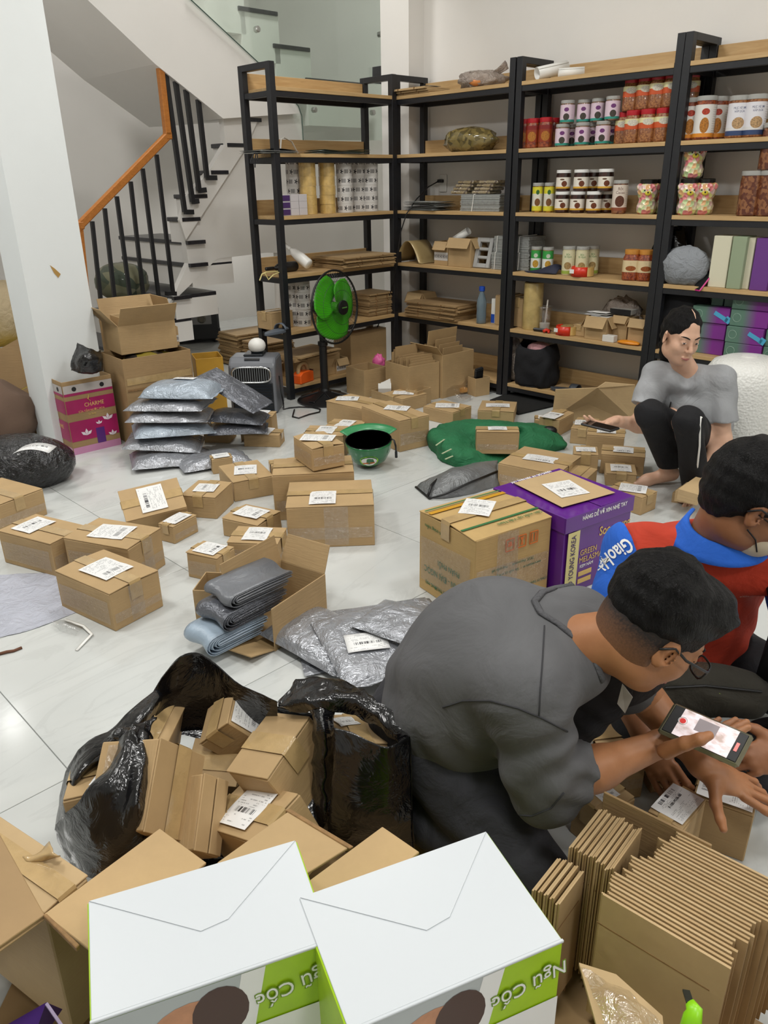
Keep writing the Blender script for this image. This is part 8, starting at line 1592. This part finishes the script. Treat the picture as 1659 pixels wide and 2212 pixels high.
ptx = Vector(Z(1615, 1272, .45)); shirt_o = [c for c in e.children if c.name.startswith('shirt')][0]
drape('GiaoHàngNhanh', .016, mat('pale_pink_ink', '#e3b8a8', 0.6), e, ptx, (Z(1650, 1264, .45) - Z(1585, 1276, .45)), Vector((0, 0.1, 1)), shirt_o, 0.9)
wob('button_tab', MB().box(Z(1585, 1238, .47), (.05, .006, .03), rot=Matrix.Rotation(-.35, 3, 'Y')), BLUE, e, bevel=.002)
# belt bag with strap
bg = empty('waist_bag', (.78, 1.56, .16)); tag(bg, 'dark olive waist bag on the courier lap', 'bag'); OLIVE = mk_cloth('dark_olive', '#2b281f', 0.2, 12, 0.4)
skin_mesh('pouch', [implicit([ell((.77, 1.55, .25), (.13, .05, .068), k=.03), cap((.67, 1.56, .245), (.87, 1.53, .245), .055, .055, k=.03)], .007, disp=folds([((30, 40, 60), (10, 14, 9), .002, None, 1)]))], OLIVE, bg, 1)
wob('zip', MB().tube([(.66, 1.512, .285), (.75, 1.502, .296), (.88, 1.49, .285)], .003, 5), BLACK_PL, bg); wob('logo', MB().tube([(.765, 1.497, .272), (.782, 1.494, .279), (.80, 1.492, .274), (.782, 1.494, .268)], .002, 5, closed=True), mat('lime_thread', '#9fb83c', 0.6), bg)
st = ob('strap', MB().tube([(.90, 1.53, .29), (.93, 1.56, .42), (.915, 1.60, .52), (.88, 1.68, .60)], .018, 6, flat=.18), BLACK_PL, None, smooth=True); local(st, bg)

# ---------------------------------------------------------------- squatting woman in the grey T-shirt
e = empty('person', (1.42, 3.5, 0)); tag(e, 'squatting woman in light grey T-shirt and black track trousers', 'person'); WM = e
pel, ch, nk = V3(1.55, 3.58, .20), V3(1.455, 3.49, .445), V3(1.385, 3.44, .60)
shR, shL = V3(1.27, 3.52, .555), V3(1.525, 3.40, .555); elR, wrR = V3(1.19, 3.44, .345), V3(1.065, 3.38, .38); elL, wrL = V3(1.555, 3.36, .29), V3(1.45, 3.30, .10)
knR, knL = V3(1.195, 3.33, .425), V3(1.335, 3.235, .42); anR, anL = V3(1.40, 3.54, .075), V3(1.47, 3.38, .075)
HC = V3(1.315, 3.395, .755); HM = basis((.17, -.94, -.20), (.12, -.16, 1)); HS = .95
body = [ell((pel + ch) / 2, (.12, .12, .17), k=.06), ell(ch, (.125, .115, .13), k=.06), cap(nk - (nk - ch) * .2, HC + HM @ V3(0, -.03, -.06), .05, .045, k=.035), limb(shR, elR, .042, .036), limb(shL, elL, .042, .036), limb(elR, wrR, .037, .024), limb(elL, wrL, .037, .024), limb(ch, shR, .075, .055, .05), limb(ch, shL, .075, .055, .05),
        limb(pel, knR, .085, .056, .05), limb(pel, knL, .085, .056, .05), limb(knR, anR, .05, .034), limb(knL, anL, .05, .034), cap(anR + V3(.02, .01, -.02), anR + V3(-.10, .0, -.045), .036, .028, .03), cap(anR + V3(-.10, .0, -.048), anR + V3(-.16, -.01, -.057), .028, .017, .02), cap(anL, anL + V3(-.09, -.08, -.045), .036, .024, .03)]
hR = hand_prims(wrR, (-.90, -.25, -.05), (.1, -.35, -.9), (.1, -.55, .8), [(.05, .25, .4, .3), (0, .25, .4, .3), (-.05, .3, .4, .3), (-.1, .3, .45, .3)], (.55, -.1, .2), .92); hL = hand_prims(wrL, (-.30, -.25, -.9), (.3, -.85, .2), (-.85, -.1, .2), [(.1, .1, .2, .1), (0, .1, .2, .1), (-.08, .1, .2, .1), (-.16, .15, .2, .1)], (.6, .1, .2), .92)
skin_mesh('body', [implicit(body + xform(head_prims(HS, True), HM, HC), .0055), implicit([limb(elR + (wrR - elR) * .7, wrR, .028, .024), limb(elL + (wrL - elL) * .7, wrL, .028, .024)] + hR + hL, .0045)], SKIN_B, e, 1)
slv = n_(shR, elR); slvL = n_(shL, elL)
ts = [ell(pel + (ch - pel) * .3 + V3(0, 0, .02), (.15, .15, .16), k=.06), ell(ch + V3(.01, .01, -.02), (.15, .14, .15), k=.06), cap(shR + V3(.02, 0, -.004), shL + V3(-.02, 0, -.004), .065, .065, k=.05), ell(nk - V3(-.01, -.01, .05), (.09, .08, .055), k=.04), cap(shR, elR, .065, .072, k=.03, cut=[(shR + slv * .15, slv)]), cap(shL, elL, .065, .072, k=.03, cut=[(shL + slvL * .185, slvL)])]
GREYT = mk_cloth('light_grey_cotton', '#9fa1a4', 0.1, 7, 0.5)
bk = n_(pel, nk)
tshirt = skin_mesh('shirt', [implicit(ts + [sub(nk + V3(-.015, -.05, .045), (.058, .062, .075), k=.02), sub(nk + V3(-.02, -.085, -.02), (.03, .05, .045), k=.02)], .006, cuts=[(pel - V3(0, 0, .10), V3(0, 0, -1))], disp=folds([((35, 45, 50), (10, 14, 9), .0028, None, 1), ((60, -30, 30), (9, 18, 12), .005, (1.5, 3.42, .40), .13), ((70, 55, 15), (6, 9, 22), .0035, (1.38, 3.38, .46), .12)]))], GREYT, e, 2)
TRK = mk_cloth('black_track', '#0f0f13', 0.2, 8, 0.35)
skin_mesh('trousers', [implicit([ell(pel + V3(0, 0, -.02), (.15, .15, .12), k=.05), limb(pel, knR, .09, .066, .012), limb(pel, knL, .09, .066, .012), limb(knR, anR + V3(0, 0, .03), .062, .056, .012, cut=[(anR + V3(0, 0, .03), V3(.2, 0, -1))]), limb(knL, anL + V3(0, 0, -.02), .062, .058, .012)], .006, disp=folds([((40, 30, 50), (10, 14, 9), .003, None, 1)]))], TRK, e, 2)
wob('side_stripe', MB().tube([Vector(p) for p in ((1.44, 3.29, .36), (1.40, 3.22, .43), (1.365, 3.185, .45), (1.362, 3.175, .42), (1.39, 3.21, .31), (1.415, 3.26, .2), (1.445, 3.32, .09))], .0045, 6), WHITE_PL, e, smooth=True)
hr_ = [ell((0, -.016, .047), (.0775, .097, .0855), k=.02), ell((0, -.06, .0), (.068, .05, .07), k=.03)]
skin_mesh('hair', [implicit(xform([dict(p, c=p['c'] * HS, r=p['r'] * HS) for p in hr_], HM, HC) + [dict(q, k=.008) for q in xform([sub((0, .108 * HS, -.008), (.060, .075, .092)), sub((0, .10, .05), (.03, .05, .045)), sub((.085, .02, -.05), (.03, .05, .05)), sub((-.085, .02, -.05), (.03, .05, .05))], HM, HC)] + [cap(HC + HM @ V3(-.01, -.095, .0), HC + HM @ V3(-.03, -.12, -.09), .034, .036, k=.02), cap(HC + HM @ V3(-.03, -.12, -.09), HC + HM @ V3(-.035, -.10, -.20), .036, .014, k=.02)], .005, disp=hair_noise)], HAIR, e, 0)
wob('parting', MB().tube([Vector(HC + HM @ V3(.002, .062, .104)), Vector(HC + HM @ V3(.001, .04, .1195)), Vector(HC + HM @ V3(0, .01, .1275))], [.001, .0028, .001], 6, flat=.4), SKIN_B, e)
face_bits(e, HM, HC, HS, lips='#a5615c')
tp = Vector(Z(1455, 880, .44)); dm = mat('black_shirt_print', '#1c1a1c', 0.7)
seam(e, tshirt, [(1450, 868), (1447, 880), (1453, 893), (1462, 898)], .012, dm, 'bird_print', .25, .002); seam(e, tshirt, [(1470, 893), (1478, 893), (1486, 891)], .008, mat('orange_shirt_print', '#d9722c', 0.7), 'orange_print', .3, .002)
# phone in her hand
pc = Vector(Z(1296, 921, .395)); ph = empty('smartphone'); ph.matrix_world = frame(pc, (Z(1330, 930, .395) - Z(1255, 912, .395)), Vector((-.1, .9, -.02))); tag(ph, 'black phone lying flat in the squatting woman hand', 'phone')
ob('case', MB().box((0, 0, 0), (0.155, 0.075, 0.011)), BLACK_PL, ph, bevel=0.004); ob('screen', MB().box((0, 0, 0.0058), (0.146, 0.068, 0.0006)), mat('dark_screen', '#1d1716', 0.1), ph)

# ---------------------------------------------------------------- pieces of parts sit one level deeper
SUBS = {'dial': 'door', 'hinge': 'door', 'dial_plate': 'door', 'name_plate': 'door', 'motor_badge': 'motor', 'base_ribs': 'base', 'cap_badge': 'grille_cap', 'lower_grille': 'front_panel', 'grille_slats': 'grille_back', 'record_button': 'screen', 'record_ring': 'screen', 'timer_tag': 'screen', 'print_preview': 'screen',
        'sticker': 'sticker_rim', 'sticker_stripe': 'sticker_rim', 'buckle': 'strap', 'price_sticker': 'casing', 'cutter': 'casing', 'comb_picture': 'body', 'emblem': 'body', 'printed_end': 'body', 'tuck_flap': 'top_panel', 'shirt_print': 'shirt', 'seam': 'shirt', 'collar': 'shirt', 'sleeve_stitch': 'shirt', 'bird_print': 'shirt', 'orange_print': 'shirt', 'side_stripe': 'trousers', 'parting': 'hair', 'mask_loop': 'face_mask'}
bpy.context.view_layer.update()
def base_name(o): return o.name.split('.')[0]
for root in [o for o in SC.objects if o.parent is None and o.children]:
    kids = {}
    for c in root.children: kids.setdefault(base_name(c), []).append(c)
    def put_under(c, part):
        w_ = c.matrix_world.copy(); c.parent = part; c.matrix_parent_inverse = part.matrix_world.inverted(); c.matrix_basis = w_
    for k, pn in SUBS.items():
        if k in kids and pn in kids:
            for c in kids[k]: put_under(c, kids[pn][0])
    if 'shelf_board' in kids and 'back_lip' in kids:
        for a_, b_ in zip(kids['back_lip'], kids['shelf_board']): put_under(a_, b_)
    if 'lettering' in kids and 'label' in kids:
        for c in kids['lettering']: put_under(c, kids['label'][0])
    if 'eye' in kids:
        for n_k in ('iris', 'eyelid_line'):
            for a_, b_ in zip(kids.get(n_k, []), kids['eye']): put_under(a_, b_)
    if 'lens' in kids and 'frame' in kids:
        for c in kids['lens']: put_under(c, kids['frame'][0])
